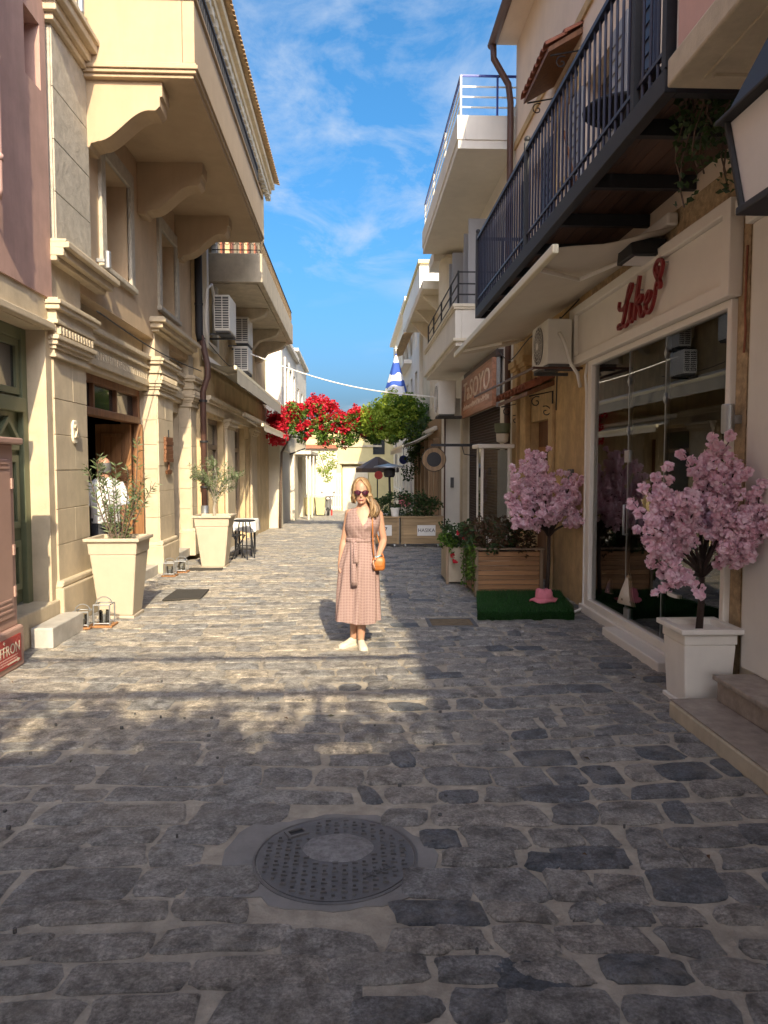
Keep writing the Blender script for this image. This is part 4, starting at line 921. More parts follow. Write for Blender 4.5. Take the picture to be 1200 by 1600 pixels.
# script letters, in a local frame: u to the right (towards the camera), v up, w stroke weight
LET = [('letter_l',[(-.02,.74,.5),(-.04,.60,.8),(.03,.50,.9),(.14,.54,.7),(.27,.74,.7),(.36,.95,.8),(.33,1.02,.7),(.27,.92,1.1),(.20,.60,1.5),(.13,.28,1.3),(.06,.10,1.0),(-.03,.05,.8),(-.05,.13,.7),(.03,.15,.8),(.12,.06,1.0),(.22,.06,.8),(.29,.16,.6)]),
       ('letter_i',[(.36,.55,1.2),(.325,.32,1.4),(.31,.14,1.2),(.36,.08,.8),(.43,.18,.5)]),
       ('letter_k',[(.58,1.08,1.3),(.51,.62,1.5),(.44,.08,1.3)]),('letter_k_leg',[(.49,.40,.6),(.58,.56,.9),(.65,.58,1.0),(.64,.48,.8),(.55,.42,.8),(.60,.30,1.2),(.62,.14,1.2),(.67,.08,.8),(.74,.18,.5)]),
       ('letter_e',[(.74,.30,.7),(.85,.40,.8),(.89,.52,.8),(.84,.58,.8),(.77,.44,1.2),(.76,.22,1.2),(.83,.09,1.0),(.93,.18,.8),(1.0,.40,.7)]),
       ('flourish',[(1.0,.40,.7),(1.03,.62,.9),(1.13,.80,1.0),(1.18,1.0,.9),(1.12,1.14,.8),(1.03,1.12,.7),(.98,.98,.7),(1.04,.80,1.1),(1.12,.64,1.1),(1.13,.54,.9),(1.07,.53,.7)]),('flourish_petal',[(1.05,1.02,.8),(1.08,.92,1.5),(1.11,.84,.8)])]
for nm, pts in LET:
    path = [(7.46-u*0.86, 3.10+v*0.39, w) for u,v,w in spline(pts,7)]
    ribbon(nm, path, 0.0165, sp, M['redletter'], XR-0.095)
    for k in (len(path)//3,): MB().box(XR-0.10,XR-0.055,path[k][0]-0.006,path[k][0]+0.006,path[k][1]-0.006,path[k][1]+0.006).build('stand_off', M['steel'], sp)
# interior
MB().box(XR+0.05,5.2,5.25,8.72,0.12,0.17).build('shop_floor', M['ply'], shop)
mb = MB().box(5.2,5.25,5.25,8.72,0.15,3.2).box(XR+0.41,5.2,8.68,8.72,0.15,3.2).box(XR+0.41,5.2,5.22,5.26,0.15,3.2).box(XR+0.1,5.2,5.25,8.72,3.15,3.2).build('shop_interior', M['room'], shop)
def mannequin(lab, x, y, mat_top, mat_skirt, h=1.55):
    t = thing('dress_form', lab, 'dress form', (x,y,0.17), 'boutique display')
    el = lambda rx,ry,z,n=16: [(x+rx*cos(2*pi*k/n), y+ry*sin(2*pi*k/n), z) for k in range(n)]
    MB().loft([el(.10,.13,h-0.62),el(.085,.115,h-0.5),el(.11,.15,h-0.32),el(.10,.17,h-0.2),el(.06,.08,h-0.12),el(.05,.05,h-0.02),el(.03,.03,h)]).build('torso', mat_top, t, smooth=True)
    MB().loft([[(x+(.09+.16*k/6+.02*sin(5*a*1.0+k))*cos(a), y+(.12+.17*k/6+.02*sin(7*a))*sin(a), h-0.55-k*0.12) for a in [2*pi*q/28 for q in range(28)]] for k in range(7)]).build('skirt', mat_skirt, t, smooth=True)
    MB().tube([(x,y,0.17),(x,y,h-0.6)],0.015,8).build('stand', M['black'], t)
    MB().lathe((x,y,0.17),[(0.18,0),(0.18,0.02),(0.02,0.04)],20).build('foot', M['black'], t)
    MB().lathe((x,y,h),[(0.03,0),(0.035,0.04),(0.01,0.1)],10).build('neck_cap', M['whitepaint'], t, smooth=True)
def floral(name, base, dots):
    m, t, b = newmat(name); co = coords(t); v = N(t,'ShaderNodeTexVoronoi',i_Scale=16.0); L(t,co,v.inputs[0])
    r = N(t,'ShaderNodeMapRange',i_1=0.22,i_2=0.30,i_3=1.0,i_4=0.0); L(t,v.outputs['Distance'],r.inputs[0])
    mx = N(t,'ShaderNodeMix',data_type='RGBA'); mx.inputs[6].default_value=rgb(base); L(t,r.outputs[0],mx.inputs[0])
    h = N(t,'ShaderNodeMix',data_type='RGBA'); h.inputs[6].default_value=rgb(dots); h.inputs[7].default_value=(0.7,0.6,0.5,1); L(t,v.outputs['Color'],h.inputs[0]); L(t,h.outputs[2],mx.inputs[7])
    L(t,mx.outputs[2],b.inputs['Base Color']); b.inputs['Roughness'].default_value=0.85; return m
M['floral'] = floral('floral_dress',(0.13,0.085,0.10),(0.60,0.22,0.28)); M['printed'] = floral('printed_cotton',(0.62,0.56,0.48),(0.16,0.13,0.10))
mannequin('dress form in a dark floral dress behind the left shop pane',3.04,7.95,M['floral'],M['floral'],1.62)
mannequin('dress form with a printed pale skirt behind the middle shop pane',3.0,7.45,M['whitepaint'],M['printed'],1.60)
mannequin('dress form in a white halter top behind the right shop pane',3.12,5.95,M['whitepaint'],M['canvasgrey'],1.85)
tb = thing('display_table','small round white display table with an angled stand in the boutique','table',(3.1,6.2,0.17))
MB().lathe((3.08,6.35,0.17),[(0.24,0),(0.22,0.42),(0.30,0.43),(0.30,0.46),(0.01,0.46)],28).build('drum', M['whitepaint'], tb)
for s in (-1,1): MB().prism([(6.35+s*0.22,0.64),(6.35+s*0.28,0.64),(6.35+s*0.05,0.98),(6.35,0.94)],'x',3.05,3.10).build('stand_leg', M['whitepaint'], tb)
gb = thing('tulip_box','row of tulips in dark grass behind the left shop pane','flowers',(2.95,7.9,0.17))
leaves([(2.95+R(-0.09,0.09),R(7.35,8.45),R(0.18,0.5)) for _ in range(900)],0.16,0.12,up=0,droop=-0.9).build('grass', M['leafdark'], gb, kind='stuff')
for k in range(10):
    c = ((2.93+R(-.05,.05)),7.4+k*0.105,R(0.52,0.62)); MB().lathe(c,[(0.008,-0.03),(0.03,-0.01),(0.034,0.02),(0.022,0.055),(0.006,0.06)],8).build('tulip', (M['whitepaint'],M['redsign'],M['orange'],M['blossom'])[k%4], gb, smooth=True)
# flood light, wall light, cables
fl = thing('floodlight','black square floodlight above the boutique sign','floodlight',(2.6,6.75,3.7))
MB().prism([(6.55,3.60),(6.95,3.60),(6.90,3.76),(6.60,3.76)],'x',2.46,2.78).build('housing', M['black'], fl, bevel=0.012); MB().box(2.50,2.74,6.60,6.90,3.593,3.599).build('glass', M['frost'], fl)
MB().tube([(2.62,6.75,3.76),(2.79,6.75,3.82)],0.02,6).build('mount', M['black'], fl)
wl = thing('wall_light','grey cylindrical wall light on the stone beside the shop window','wall light',(2.74,5.28,2.0))
MB().lathe((2.71,5.285,1.98),[(0.04,0),(0.045,0.01),(0.045,0.2),(0.04,0.21)],16).build('tube', M['steel'], wl); MB().box(2.74,2.80,5.26,5.31,2.05,2.11).build('mount', M['steel'], wl)
tag(MB().tube([(2.79,5.235,3.3),(2.785,5.235,2.85),(2.79,5.228,2.7),(2.785,5.233,2.55)],0.008,6).build('red_cable', M['terracotta']),'thin reddish cable hanging down the stone strip','cable')
tag(MB().tube([(2.76,8.70,2.95),(2.74,8.71,2.80),(2.755,8.70,2.6),(2.76,8.70,0.2),(2.74,8.66,0.06),(2.66,8.60,0.03),(2.45,8.45,0.025)],0.018,8).build('white_conduit', M['cable'], smooth=True),'white conduit running down beside the shop window to the paving','conduit')
# balcony of black iron
bk = thing('iron_balcony','black iron balcony with wooden deck above the boutique','balcony',(2.4,8,4))
BXO, BA, BB = 1.90, 4.52, 11.4
MB().box(BXO-0.03,BXO+0.05,BA,BB,3.98,4.12).build('edge_beam', M['black'], bk, bevel=0.006)
MB().box(BXO+0.051,XR-0.002,BA,BA+0.07,3.98,4.12).build('end_beam', M['black'], bk); MB().box(BXO+0.051,XR-0.002,BB-0.07,BB,3.98,4.12).build('end_beam', M['black'], bk)
k = 0
y = BA+0.6
while y < BB-0.3: MB().box(BXO+0.052,XR-0.002,y,y+0.06,3.99,4.10).build('joist', M['black'], bk); y += 0.95
x = BXO+0.055; 
while x < XR-0.05: MB().box(x,min(x+0.135,XR-0.004),BA+0.075,BB-0.075,4.102,4.135).build('deck_board', M['darkdeck'], bk); x += 0.142
rl = MB().box(BXO-0.02,BXO+0.03,BA,BB,5.14,5.18).build('top_rail', M['navy'], bk); MB().box(BXO-0.01,BXO+0.02,BA,BB,4.24,4.265).build('bottom_rail', M['navy'], bk)
MB().box(BXO+0.031,XR,BA,BA+0.05,5.14,5.18).build('top_rail', M['navy'], bk); MB().box(BXO+0.031,XR,BB-0.05,BB,5.14,5.18).build('top_rail', M['navy'], bk)
me = MB().tube([(0,0,0),(0,0,1.06)],0.011,6).mesh('baluster')
y = BA+0.06
while y < BB: o = link('baluster', me, M['navy'], bk); o.location = (BXO+0.005,y,4.10); y += 0.125
x = BXO+0.12
while x < XR: o = link('baluster', me, M['navy'], bk); o.location = (x,BA+0.02,4.10); o2 = link('baluster', me, M['navy'], bk); o2.location = (x,BB-0.03,4.10); x += 0.13
for y in (BA+0.02,5.05,8.2,BB-0.03):
    MB().box(BXO-0.03,BXO+0.035,y-0.03,y+0.03,4.12,5.24 if y != 5.05 else 5.6).build('post', M['black'], bk); MB().ball((BXO,y,5.27 if y != 5.05 else 5.63),0.035).build('knob', M['black'], bk)
def chair(name, lab, x, y, z, ang, mat, grp='balcony furniture'):
    t = thing(name, lab, 'chair', (x,y,z), grp); ca, sa = cos(ang), sin(ang)
    P = lambda u,v,w: (x+u*ca-v*sa, y+u*sa+v*ca, z+w)
    for su in (-.2,.2):
        MB().tube([P(su,-.2,0),P(su,.14,0.46),P(su,.24,0.92)],0.014,6).build('leg', mat, t); MB().tube([P(su,.22,0),P(su,-.2,0.46)],0.014,6).build('leg', mat, t)
    for k in range(6): MB().loft([[P(-.2,-.2+k*.07,.455),P(-.2,-.145+k*.07,.455),P(-.2,-.145+k*.07,.475),P(-.2,-.2+k*.07,.475)],[P(.2,-.2+k*.07,.455),P(.2,-.145+k*.07,.455),P(.2,-.145+k*.07,.475),P(.2,-.2+k*.07,.475)]]).build('seat_slat', mat, t)
    for k in range(4): MB().loft([[P(-.2,.155+k*.022,.55+k*.095),P(-.2,.17+k*.022,.55+k*.095),P(-.2,.185+k*.022,.62+k*.095),P(-.2,.17+k*.022,.62+k*.095)],[P(.2,.155+k*.022,.55+k*.095),P(.2,.17+k*.022,.55+k*.095),P(.2,.185+k*.022,.62+k*.095),P(.2,.17+k*.022,.62+k*.095)]]).build('back_slat', mat, t)
    return t
def table(name, lab, x, y, z, mat, r=0.32, h=0.72):
    t = thing(name, lab, 'table', (x,y,z)); MB().lathe((x,y,z+h-0.03),[(r,0),(r+0.01,0.015),(r,0.03)],24).build('top', mat, t)
    for k in range(3): a = k*2.1+0.4; MB().tube([(x+0.26*cos(a),y+0.26*sin(a),z),(x+0.03*cos(a),y+0.03*sin(a),z+0.4),(x+0.22*cos(a),y+0.22*sin(a),z+h-0.03)],0.014,6).build('leg', mat, t)
    return t
chair('folding_chair','folding chair on the black balcony, further from the pink balcony',2.4,7.6,4.137,1.2,M['walnut']); chair('folding_chair','folding chair on the black balcony, nearer the pink balcony',2.35,5.6,4.137,-2.0,M['black'])
table('balcony_table','small round table on the black balcony between the folding chairs',2.35,6.6,4.137,M['black'])
# hanging ivy at the near end of the balcony
iv = thing('hanging_ivy','ivy trailing down from the near end of the black balcony','plant',(2.3,4.75,3.4))
pts = []
for s in range(9):
    x0, y0 = 2.25+R(-0.13,0.13), 4.7+R(-0.12,0.15); ln_ = R(0.4,0.95); path = [(x0+0.03*sin(k),y0+0.03*cos(k*1.3),4.3-ln_*k/6) for k in range(7)]
    MB().tube(path,0.006,4).build('stem', M['bark'], iv)
    for _ in range(75): t = R(0,1); pts.append((x0+R(-0.06,0.06),y0+R(-0.06,0.06),4.3-ln_*t))
leaves(pts,0.05,0.75,droop=0.4).build('foliage', M['leafdark'], iv)
awning('shop_awning','large cream fabric awning stretched below the black balcony',XR-0.01,1.76,6.4,12.5,3.80,3.60,M['canvas'])
# tile hoods
def tile_hood(label, y0, y1, xf_, zf, zw, n, mat):
    t = thing('tile_hood', label, 'tile hood', (XR,(y0+y1)/2,zf))
    MB().prism([(xf_+0.02,zf-0.025),(XR,zw-0.03),(XR,zw-0.10),(xf_+0.02,zf-0.08)],'y',y0+0.02,y1-0.02).build('board', M['walnut'], t)
    w = (y1-y0)/n
    for k in range(n):
        yc = y0+w*(k+0.5); r = w*0.56
        for a,(u0,u1) in enumerate(((-0.04,0.55),(0.48,1.0))):
            def ring(u, rr, dz): x = xf_+(XR-xf_)*u; z = zf+(zw-zf)*u+dz; return [(x,yc+rr*cos(q),z+rr*0.8*sin(q)) for q in [pi*j/6 for j in range(7)]]+[(x,yc+rr*.8*cos(q),z+rr*0.62*sin(q)) for q in [pi*j/6 for j in range(6,-1,-1)]]
            MB().loft([ring(u0,r,0.0+a*0.012),ring(u1,r*0.86,-0.01+a*0.012)]).build('roof_tile', mat, t)
    for yy in (y0+0.08,y1-0.08):
        br = MB().tube([(XR-0.01,yy,zf-0.45),(XR-0.01,yy,zf-0.02),(xf_+0.06,yy,zf-0.09)],0.012,6).build('bracket', M['black'], t)
        for cx,cz,s in ((XR-0.10,zf-0.30,1),(XR-0.24,zf-0.17,-1)):
            MB().tube([(cx+s*0.008*k*cos(k*0.6)*0.75,yy,cz+0.008*k*sin(k*0.6)*0.75) for k in range(2,15)],0.008,5).build('scroll', M['black'], t)
    return t
tile_hood('dark red tile hood over the upper window of the peach building',9.2,10.55,2.36,6.82,7.08,8,M['terracotta'])
tile_hood('small dark tile hood over the orange side door',10.25,12.35,2.40,2.80,2.96,9,M['terracotta'])
# orange door bay
ob = thing('orange_doorway','narrow dark door between orange pilasters under the tile hood','doorway',(2.8,11,0))
dd = MB().box(XR+0.12,XR+0.16,10.42,11.58,0,2.42).build('door', M['walnut'], ob); MB().box(XR+0.118,XR+0.1195,10.55,11.45,1.0,1.95).build('pane', M['darkglass'], dd); MB().box(XR+0.09,XR+0.118,10.5,11.5,1.95,2.03).build('rail', M['oak'], dd)
for (a,b) in ((11.6,11.95),(12.2,12.55)):
    p = MB().box(XR-0.10,XR-0.001,a,b,-0.05,3.3).build('pilaster', M['orange'], ob, bevel=0.015); mb = MB(); 
    for pr_,z0_,z1_ in ((0.03,3.3,3.36),(0.06,3.36,3.46)): mb.box(XR-0.10-pr_,XR-0.001,a-pr_,b+pr_,z0_,z1_)
    mb.build('capital', M['orange'], p)
MB().box(XR-0.05,XR-0.001,10.2,10.40,0,2.6).build('jamb', M['orange'], ob, bevel=0.01)
ac_unit('air_conditioner','white air conditioner with a round fan beside the boutique sign',2.36,2.66,9.0,9.78,2.98,3.52,'x-')
MB().tube([(2.50,8.98,3.35),(2.55,8.9,3.2),(2.62,8.92,2.98),(2.72,8.95,2.85),(2.77,9.0,2.7)],0.022,7).build('hose', M['cable'], bpy.data.objects['air_conditioner.003'], smooth=True)
tag(MB().box(2.775,2.799,9.3,9.5,1.55,1.70).build('meter_plate', M['acdark']),'small dark plate on the orange wall behind the nearer blossom','plate')
sb = thing('sign_arm','long dark iron arm projecting above the orange door','bracket',(2.6,10,2.9)); MB().tube([(2.20,9.0,2.93),(2.2,13.4,2.98)],0.018,6).build('arm', M['brownpipe'], sb); MB().tube([(2.2,9.02,2.93),(2.8,9.02,2.93)],0.016,6).build('tie', M['brownpipe'], sb)

# --- white building with roof terrace
r2 = thing('white_terrace_building','white building with roof terrace and grey shutters beyond the peach one','building',(3.2,16,0))
MB().wall('x',XR,XR+0.4,12.98,20.2,-0.5,3.2,[(13.7,18.0,-1,2.92)]).build('ground_floor_wall', M['offwhite'], r2, weld=True)
MB().wall('x',XR,XR+0.4,12.98,20.2,3.2,7.9,[(14.6,15.5,4.3,6.5),(16.9,17.8,4.3,6.5),(13.2,13.9,4.6,6.3)]).build('upper_wall', M['white'], r2, weld=True)
MB().box(XR+0.41,9,12.98,20.2,-0.5,7.85).build('core', M['white'], r2)
for (a,b) in ((14.6,15.5),(16.9,17.8)):
    w = MB().box(XR+0.2,XR+0.25,a,b,4.3,6.5).build('balcony_door', M['darkglass'], r2)
    MB().prism([(XR-0.55,a-0.04),(XR,a-0.04),(XR,a),(XR-0.55,a)],'z',4.3,6.5).build('shutter', M['greyshutter'], w); MB().prism([(XR-0.5,b),(XR,b),(XR,b+0.04),(XR-0.5,b+0.04)],'z',4.3,6.5).build('shutter', M['greyshutter'], w)
TX, TA, TB = 1.80, 13.0, 19.4
tb_ = MB().box(TX,TX+0.14,TA,TB,7.31,7.72).box(TX+0.1401,XR,TA,TA+0.14,7.31,7.72).build('terrace_parapet', M['white'], r2, bevel=0.012)
MB().box(TX+0.02,XR-0.001,TA+0.02,TB,7.17,7.309).build('terrace_slab', M['white'], tb_)
MB().box(2.1,XR-0.001,TB+0.001,20.6,7.0,7.3).build('step_slab', M['white'], tb_)
tr = MB()
for z in (7.88,8.05,8.22): MB().tube([(XR+0.8,TA+0.07,z),(TX+0.07,TA+0.07,z),(TX+0.07,TB,z)],0.016,6).build('rail', M['acwhite'], tb_)
MB().tube([(XR+0.8,TA+0.07,8.40),(TX+0.07,TA+0.07,8.40),(TX+0.07,TB,8.40)],0.024,6).build('handrail', M['blueiron'], tb_)
for p in ((TX+0.07,TA+0.07),(2.5,TA+0.07),(3.1,TA+0.07),(TX+0.07,15.2),(TX+0.07,17.3),(TX+0.07,19.3)): MB().tube([(p[0],p[1],7.70),(p[0],p[1],8.40)],0.02,6).build('post', M['blueiron'] if p[0] > 2 else M['acwhite'], tb_)
lb = MB().box(1.95,2.07,14.2,20.0,4.14,4.74).box(2.0701,XR-0.001,14.2,14.32,4.14,4.74).build('lower_balcony', M['white'], r2, bevel=0.012)
MB().box(1.97,XR-0.001,14.22,20.0,4.02,4.139).build('balcony_slab', M['white'], lb)
mb = MB()
for e,z0_,z1_ in ((0.05,4.74,4.80),(0.03,4.70,4.74),(0.04,4.10,4.16)): mb.box(1.95-e,2.07,14.2-e,20+e,z0_,z1_).box(2.0701,XR-0.002,14.2-e,14.32,z0_,z1_)
mb.build('moulding', M['offwhite'], lb, bevel=0.008)
for z in (5.0,5.2,5.42): MB().tube([(XR,14.3,z),(2.02,14.3,z),(2.02,19.9,z)],0.016,6).build('rail', M['black'], lb)
for p in ((2.02,14.3),(2.02,15.4),(2.02,17.0),(2.02,18.6),(2.02,19.9)): MB().tube([(p[0],p[1],4.78),(p[0],p[1],5.44)],0.02,6).build('post', M['black'], lb)
MB().lathe((2.55,19.2,4.8),[(0.34,0),(0.34,2.0),(0.30,2.15),(0.15,2.28)],24).build('round_column', M['offwhite'], r2, smooth=False)
# shuttered shop with the wooden sign board
ss = thing('shuttered_shop','closed shop with dark mesh roller shutter and wooden sign board','shop front',(2.8,16,0))
MB().box(XR+0.06,XR+0.09,13.7,18.0,-0.2,2.92).build('roller_shutter', M['shutter'], ss)
mb = MB(); 
for k in range(90): y = 13.72+k*0.048; mb.box(XR+0.045,XR+0.06,y,y+0.016,-0.2,2.92)
for k in range(52): z = -0.15+k*0.06; mb.box(XR+0.04,XR+0.052,13.7,18.0,z,z+0.014)
mb.build('mesh_bars', M['shutter'], ss, kind='stuff')
MB().box(XR-0.08,XR+0.04,13.35,13.68,-0.1,3.0).build('door_post', M['offwhite'], ss, bevel=0.01); MB().box(XR-0.12,XR+0.04,18.02,18.3,-0.3,3.0).build('door_post', M['limestone'], ss, bevel=0.01)
MB().box(XR-0.04,XR+0.03,13.25,13.34,-0.1,3.3).build('dark_jamb', M['walnut'], ss)
sg = MB().box(2.60,2.68,13.85,17.75,2.86,3.76).build('sign_board', M['signwood'], ss, bevel=0.006)
textobj('lettering','TaSOYO',M['signletter'],sg,(2.597,15.75,3.40),ROT_R,0.58,0.012,sx=1.55,shear=0.12)
mb = MB(); y = 17.4; 
while y > 14.1:
    q = R(0.05,0.14); h = R(0.07,0.13); mb.box(2.594,2.60,y-0.03,y,3.02,3.02+h); mb.box(2.594,2.60,y-q,y-0.03,3.02+h*R(0.2,0.7),3.045+h*0.6); y -= q+R(0.03,0.06)
mb.build('small_lettering', M['signletter'], sg, kind='stuff')
MB().box(2.66,XR,13.8,17.8,3.77,3.9).build('sign_cap', M['shutter'], sg); MB().box(2.682,2.75,13.84,13.90,2.84,3.8).build('sign_edge', M['steel'], sg)
ac_unit('air_conditioner','white air conditioner below the lower white balcony',2.02,2.42,17.5,18.3,2.95,3.72,'x-')
pier = thing('white_pier','white pier with small switch box beside the shuttered shop','pier',(2.5,18.5,-0.3)); MB().box(2.25,2.66,18.31,18.8,-0.4,3.4).build('shaft', M['white'], pier, bevel=0.01); MB().box(2.42,2.50,18.27,18.309,1.2,1.45).build('switch_box', M['acdark'], pier); MB().tube([(2.27,18.28,-0.3),(2.27,18.28,3.2)],0.02,6).build('conduit', M['brownpipe'], pier)
# round hanging sign
rs = thing('round_sign','round wooden sign with dark centre hanging from an iron arm','sign',(1.8,16.6,1.9)); c = (1.82,16.6,1.88)
MB().lathe(c,[(0.165,0),(0.165,-0.03),(0.255,-0.035),(0.265,-0.02),(0.265,0.03),(0.165,0.035)],32,'y').build('ring', M['cedar'], rs); MB().lathe(c,[(0.17,-0.012),(0.17,0.012),(0.001,0.013)],32,'y').build('disc', M['ink'], rs); MB().lathe((c[0],c[1]-0.013,c[2]),[(0.001,0),(0.17,0)],32,'y').build('face', M['ink'], rs)
MB().lathe(c,[(0.268,-0.02),(0.275,-0.02),(0.275,0.03),(0.268,0.03)],32,'y').build('rim', M['black'], rs)
textobj('lettering','FRESH',M['whitepaint'],rs,(c[0],c[1]-0.016,c[2]+0.02),ROT_F,0.085,0.002)
MB().box(1.75,2.8,16.57,16.63,2.17,2.23).build('arm', M['black'], rs); MB().tube([(2.78,16.6,1.95),(2.5,16.6,2.0),(2.45,16.6,2.17)],0.012,6).build('brace', M['black'], rs)
# --- cafe and buildings further down on the right
r3 = thing('cafe_building','cafe front with timber posts under a pale awning, far right','building',(2.5,23,-0.4))
MB().wall('x',2.40,2.8,20.21,27,-1,3.1,[(20.5+k*1.3,21.5+k*1.3,-0.9,2.3) for k in range(5)]).build('ground_floor_wall', M['cedar'], r3, weld=True)
MB().box(2.45,2.5,20.4,26.9,-0.9,2.4).build('window_band', M['darkglass'], r3); MB().box(2.81,8,20.21,27,-1,3.1).build('core', M['dark'], r3)
for k in range(6): MB().box(2.22,2.36,20.3+k*1.28,20.44+k*1.28,zg(21+k*1.28)-0.1,2.5).build('timber_post', M['cedar'], r3)
MB().wall('x',2.55,3.0,20.21,27,3.1,6.6,[(21.2,22.1,3.6,5.6),(23.6,24.5,3.6,5.6)]).build('upper_wall', M['offwhite'], r3, weld=True); MB().box(3.01,8,20.21,27,3.1,6.5).build('core', M['offwhite'], r3)
for a in (21.2,23.6): MB().box(2.75,2.8,a,a+0.9,3.6,5.6).build('window', M['darkglass'], r3)
MB().box(1.9,3.0,20.3,26.9,6.5,6.72).build('roof_slab', M['offwhite'], r3, bevel=0.01)
for y in (21,23,25): MB().prism([(2.55,5.9),(1.95,6.5),(2.55,6.5)],'y',y,y+0.15).build('rafter_bracket', M['offwhite'], r3)
awning('cafe_awning','pale cafe awning under the green climber',2.40,1.45,21.0,27.0,2.75,2.3,M['canvas'],0.12)
r4 = thing('tall_white_house','tall white house with a sunlit gable wall, far right','building',(3,31,-0.6))
MB().wall('x',2.42,2.9,27.02,36,-1.5,8.95,[(28+k*2.2,29+k*2.2,z,z+1.9) for k in range(4) for z in (0.2,3.4,6.2)]).build('street_wall', M['white'], r4, weld=True); MB().box(2.901,8,27.02,36,-1.5,8.9).build('core', M['white'], r4)
for k in range(4):
    for z in (0.2,3.4,6.2): MB().box(2.55,2.6,28+k*2.2,29+k*2.2,z,z+1.9).build('window', M['darkglass'], r4)
mb = MB().box(2.36,8,26.9,36.05,8.95,9.08).build('coping', M['yellowhouse'], r4); MB().box(2.1,2.42,30.5,35,5.9,6.05).build('balcony', M['white'], r4)
eave_tiles(r4, 2.42, 2.02, 29.5, 36, 6.9, M['oldtile'], 0.35)
r5 = thing('corner_house','white corner house with cornice near the street end, far right','building',(3,43,-1))
MB().wall('x',2.75,3.2,36.02,50,-2,9.6,[(37.5+k*2.5,38.6+k*2.5,z,z+2.0) for k in range(5) for z in (0.4,3.6,6.6)]).build('street_wall', M['offwhite'], r5, weld=True); MB().box(3.201,9,36.02,50,-2,9.6).build('core', M['offwhite'], r5)
for k in range(5):
    for z in (0.4,3.6,6.6): w = MB().box(2.9,2.95,37.5+k*2.5,38.6+k*2.5,z,z+2).build('window', M['darkglass'], r5); MB().box(2.68,2.75,37.4+k*2.5,38.7+k*2.5,z-0.1,z).build('sill', M['white'], w)
MB().box(2.5,9,35.9,50.1,9.6,9.8).build('cornice', M['white'], r5); MB().box(2.55,2.75,36.02,50,6.0,6.15).build('string_course', M['white'], r5)
# striped conical banner
fg = thing('draped_flag','blue and white flag hanging in a cone under a small cross, far right','flag',(1.75,30,4.4))
fm, ft, fb = newmat('flag_cloth'); co = coords(ft); sp_ = N(ft,'ShaderNodeSeparateXYZ'); L(ft,co,sp_.inputs[0])
nn = N(ft,'ShaderNodeTexNoise',i_Scale=1.6,i_Detail=1.0); L(ft,co,nn.inputs[0]); a1 = N(ft,'ShaderNodeMath',operation='MULTIPLY_ADD',i_1=1.1); L(ft,nn.outputs[0],a1.inputs[0]); L(ft,sp_.outputs[2],a1.inputs[2])
m1 = N(ft,'ShaderNodeMath',operation='MULTIPLY_ADD',i_1=1.45,i_2=0.35); L(ft,a1.outputs[0],m1.inputs[0]); f1 = N(ft,'ShaderNodeMath',operation='FRACT'); L(ft,m1.outputs[0],f1.inputs[0]); g1 = N(ft,'ShaderNodeMath',operation='GREATER_THAN',i_1=0.5); L(ft,f1.outputs[0],g1.inputs[0])
mx = N(ft,'ShaderNodeMix',data_type='RGBA'); mx.inputs[6].default_value=(0.03,0.09,0.42,1); mx.inputs[7].default_value=(0.72,0.74,0.78,1); L(ft,g1.outputs[0],mx.inputs[0]); L(ft,mx.outputs[2],fb.inputs['Base Color']); fb.inputs['Roughness'].default_value=0.8
n = 28
MB().loft([[(1.75+(0.03+0.46*t)*(1+0.12*sin(5*a))*cos(a), 30+(0.03+0.40*t)*(1+0.12*sin(5*a))*sin(a), 6.2-1.75*t-(0.05*sin(5*a) if t>0.9 else 0)) for a in [2*pi*k/n for k in range(n)]] for t in [q/8 for q in range(9)]], cap=False).build('cloth', fm, fg, smooth=True)
MB().tube([(1.75,30,1.5),(1.75,30,6.3)],0.03,8).build('pole', M['steel'], fg); MB().box(1.735,1.765,29.99,30.01,6.3,6.52).box(1.69,1.81,29.988,30.012,6.40,6.43).build('cross', M['acwhite'], fg)
tag(MB().tube([(-2.9+5.2*t,18.3+0.1*t,4.62-1.2*t-0.28*sin(pi*t)) for t in [k/24 for k in range(25)]],0.016,6).build('overhead_cable', M['cable'], smooth=True),'white cable slung across the street before the climber','cable')
# ================================================================== PLANTS, POTS AND STREET THINGS
def square_pot(t, c, z, w0, w1, h, mat, lip=0.09):
    x, y = c
    MB().frus(c,w0+0.04,w0+0.04,z,w0+0.04,w0+0.04,z+0.04).build('foot', mat, t, bevel=0.008)
    wm = w0+(w1-w0)*0.80
    MB().frus(c,w0,w0,z+0.04,wm,wm,z+h*0.80).build('body', mat, t, bevel=0.014)
    MB().frus(c,wm+0.012,wm+0.012,z+h*0.80,w1,w1,z+h-lip*0.5).build('collar', mat, t, bevel=0.008)
    zt = z+h-lip*0.5; a, b = w1/2+0.035, w1/2-0.02
    rings = [[(x+s*u,y+q*u,zz) for s,q in ((-1,-1),(1,-1),(1,1),(-1,1))] for u,zz in ((a-0.02,zt),(a,zt+0.01),(a,z+h),(b,z+h),(b,z+h-0.08))]
    MB().loft(rings, cap=False).build('rim', mat, t, bevel=0.006)
    MB().box(x-b,x+b,y-b,y+b,z+h-0.085,z+h-0.06).build('soil', M['soil'], t)
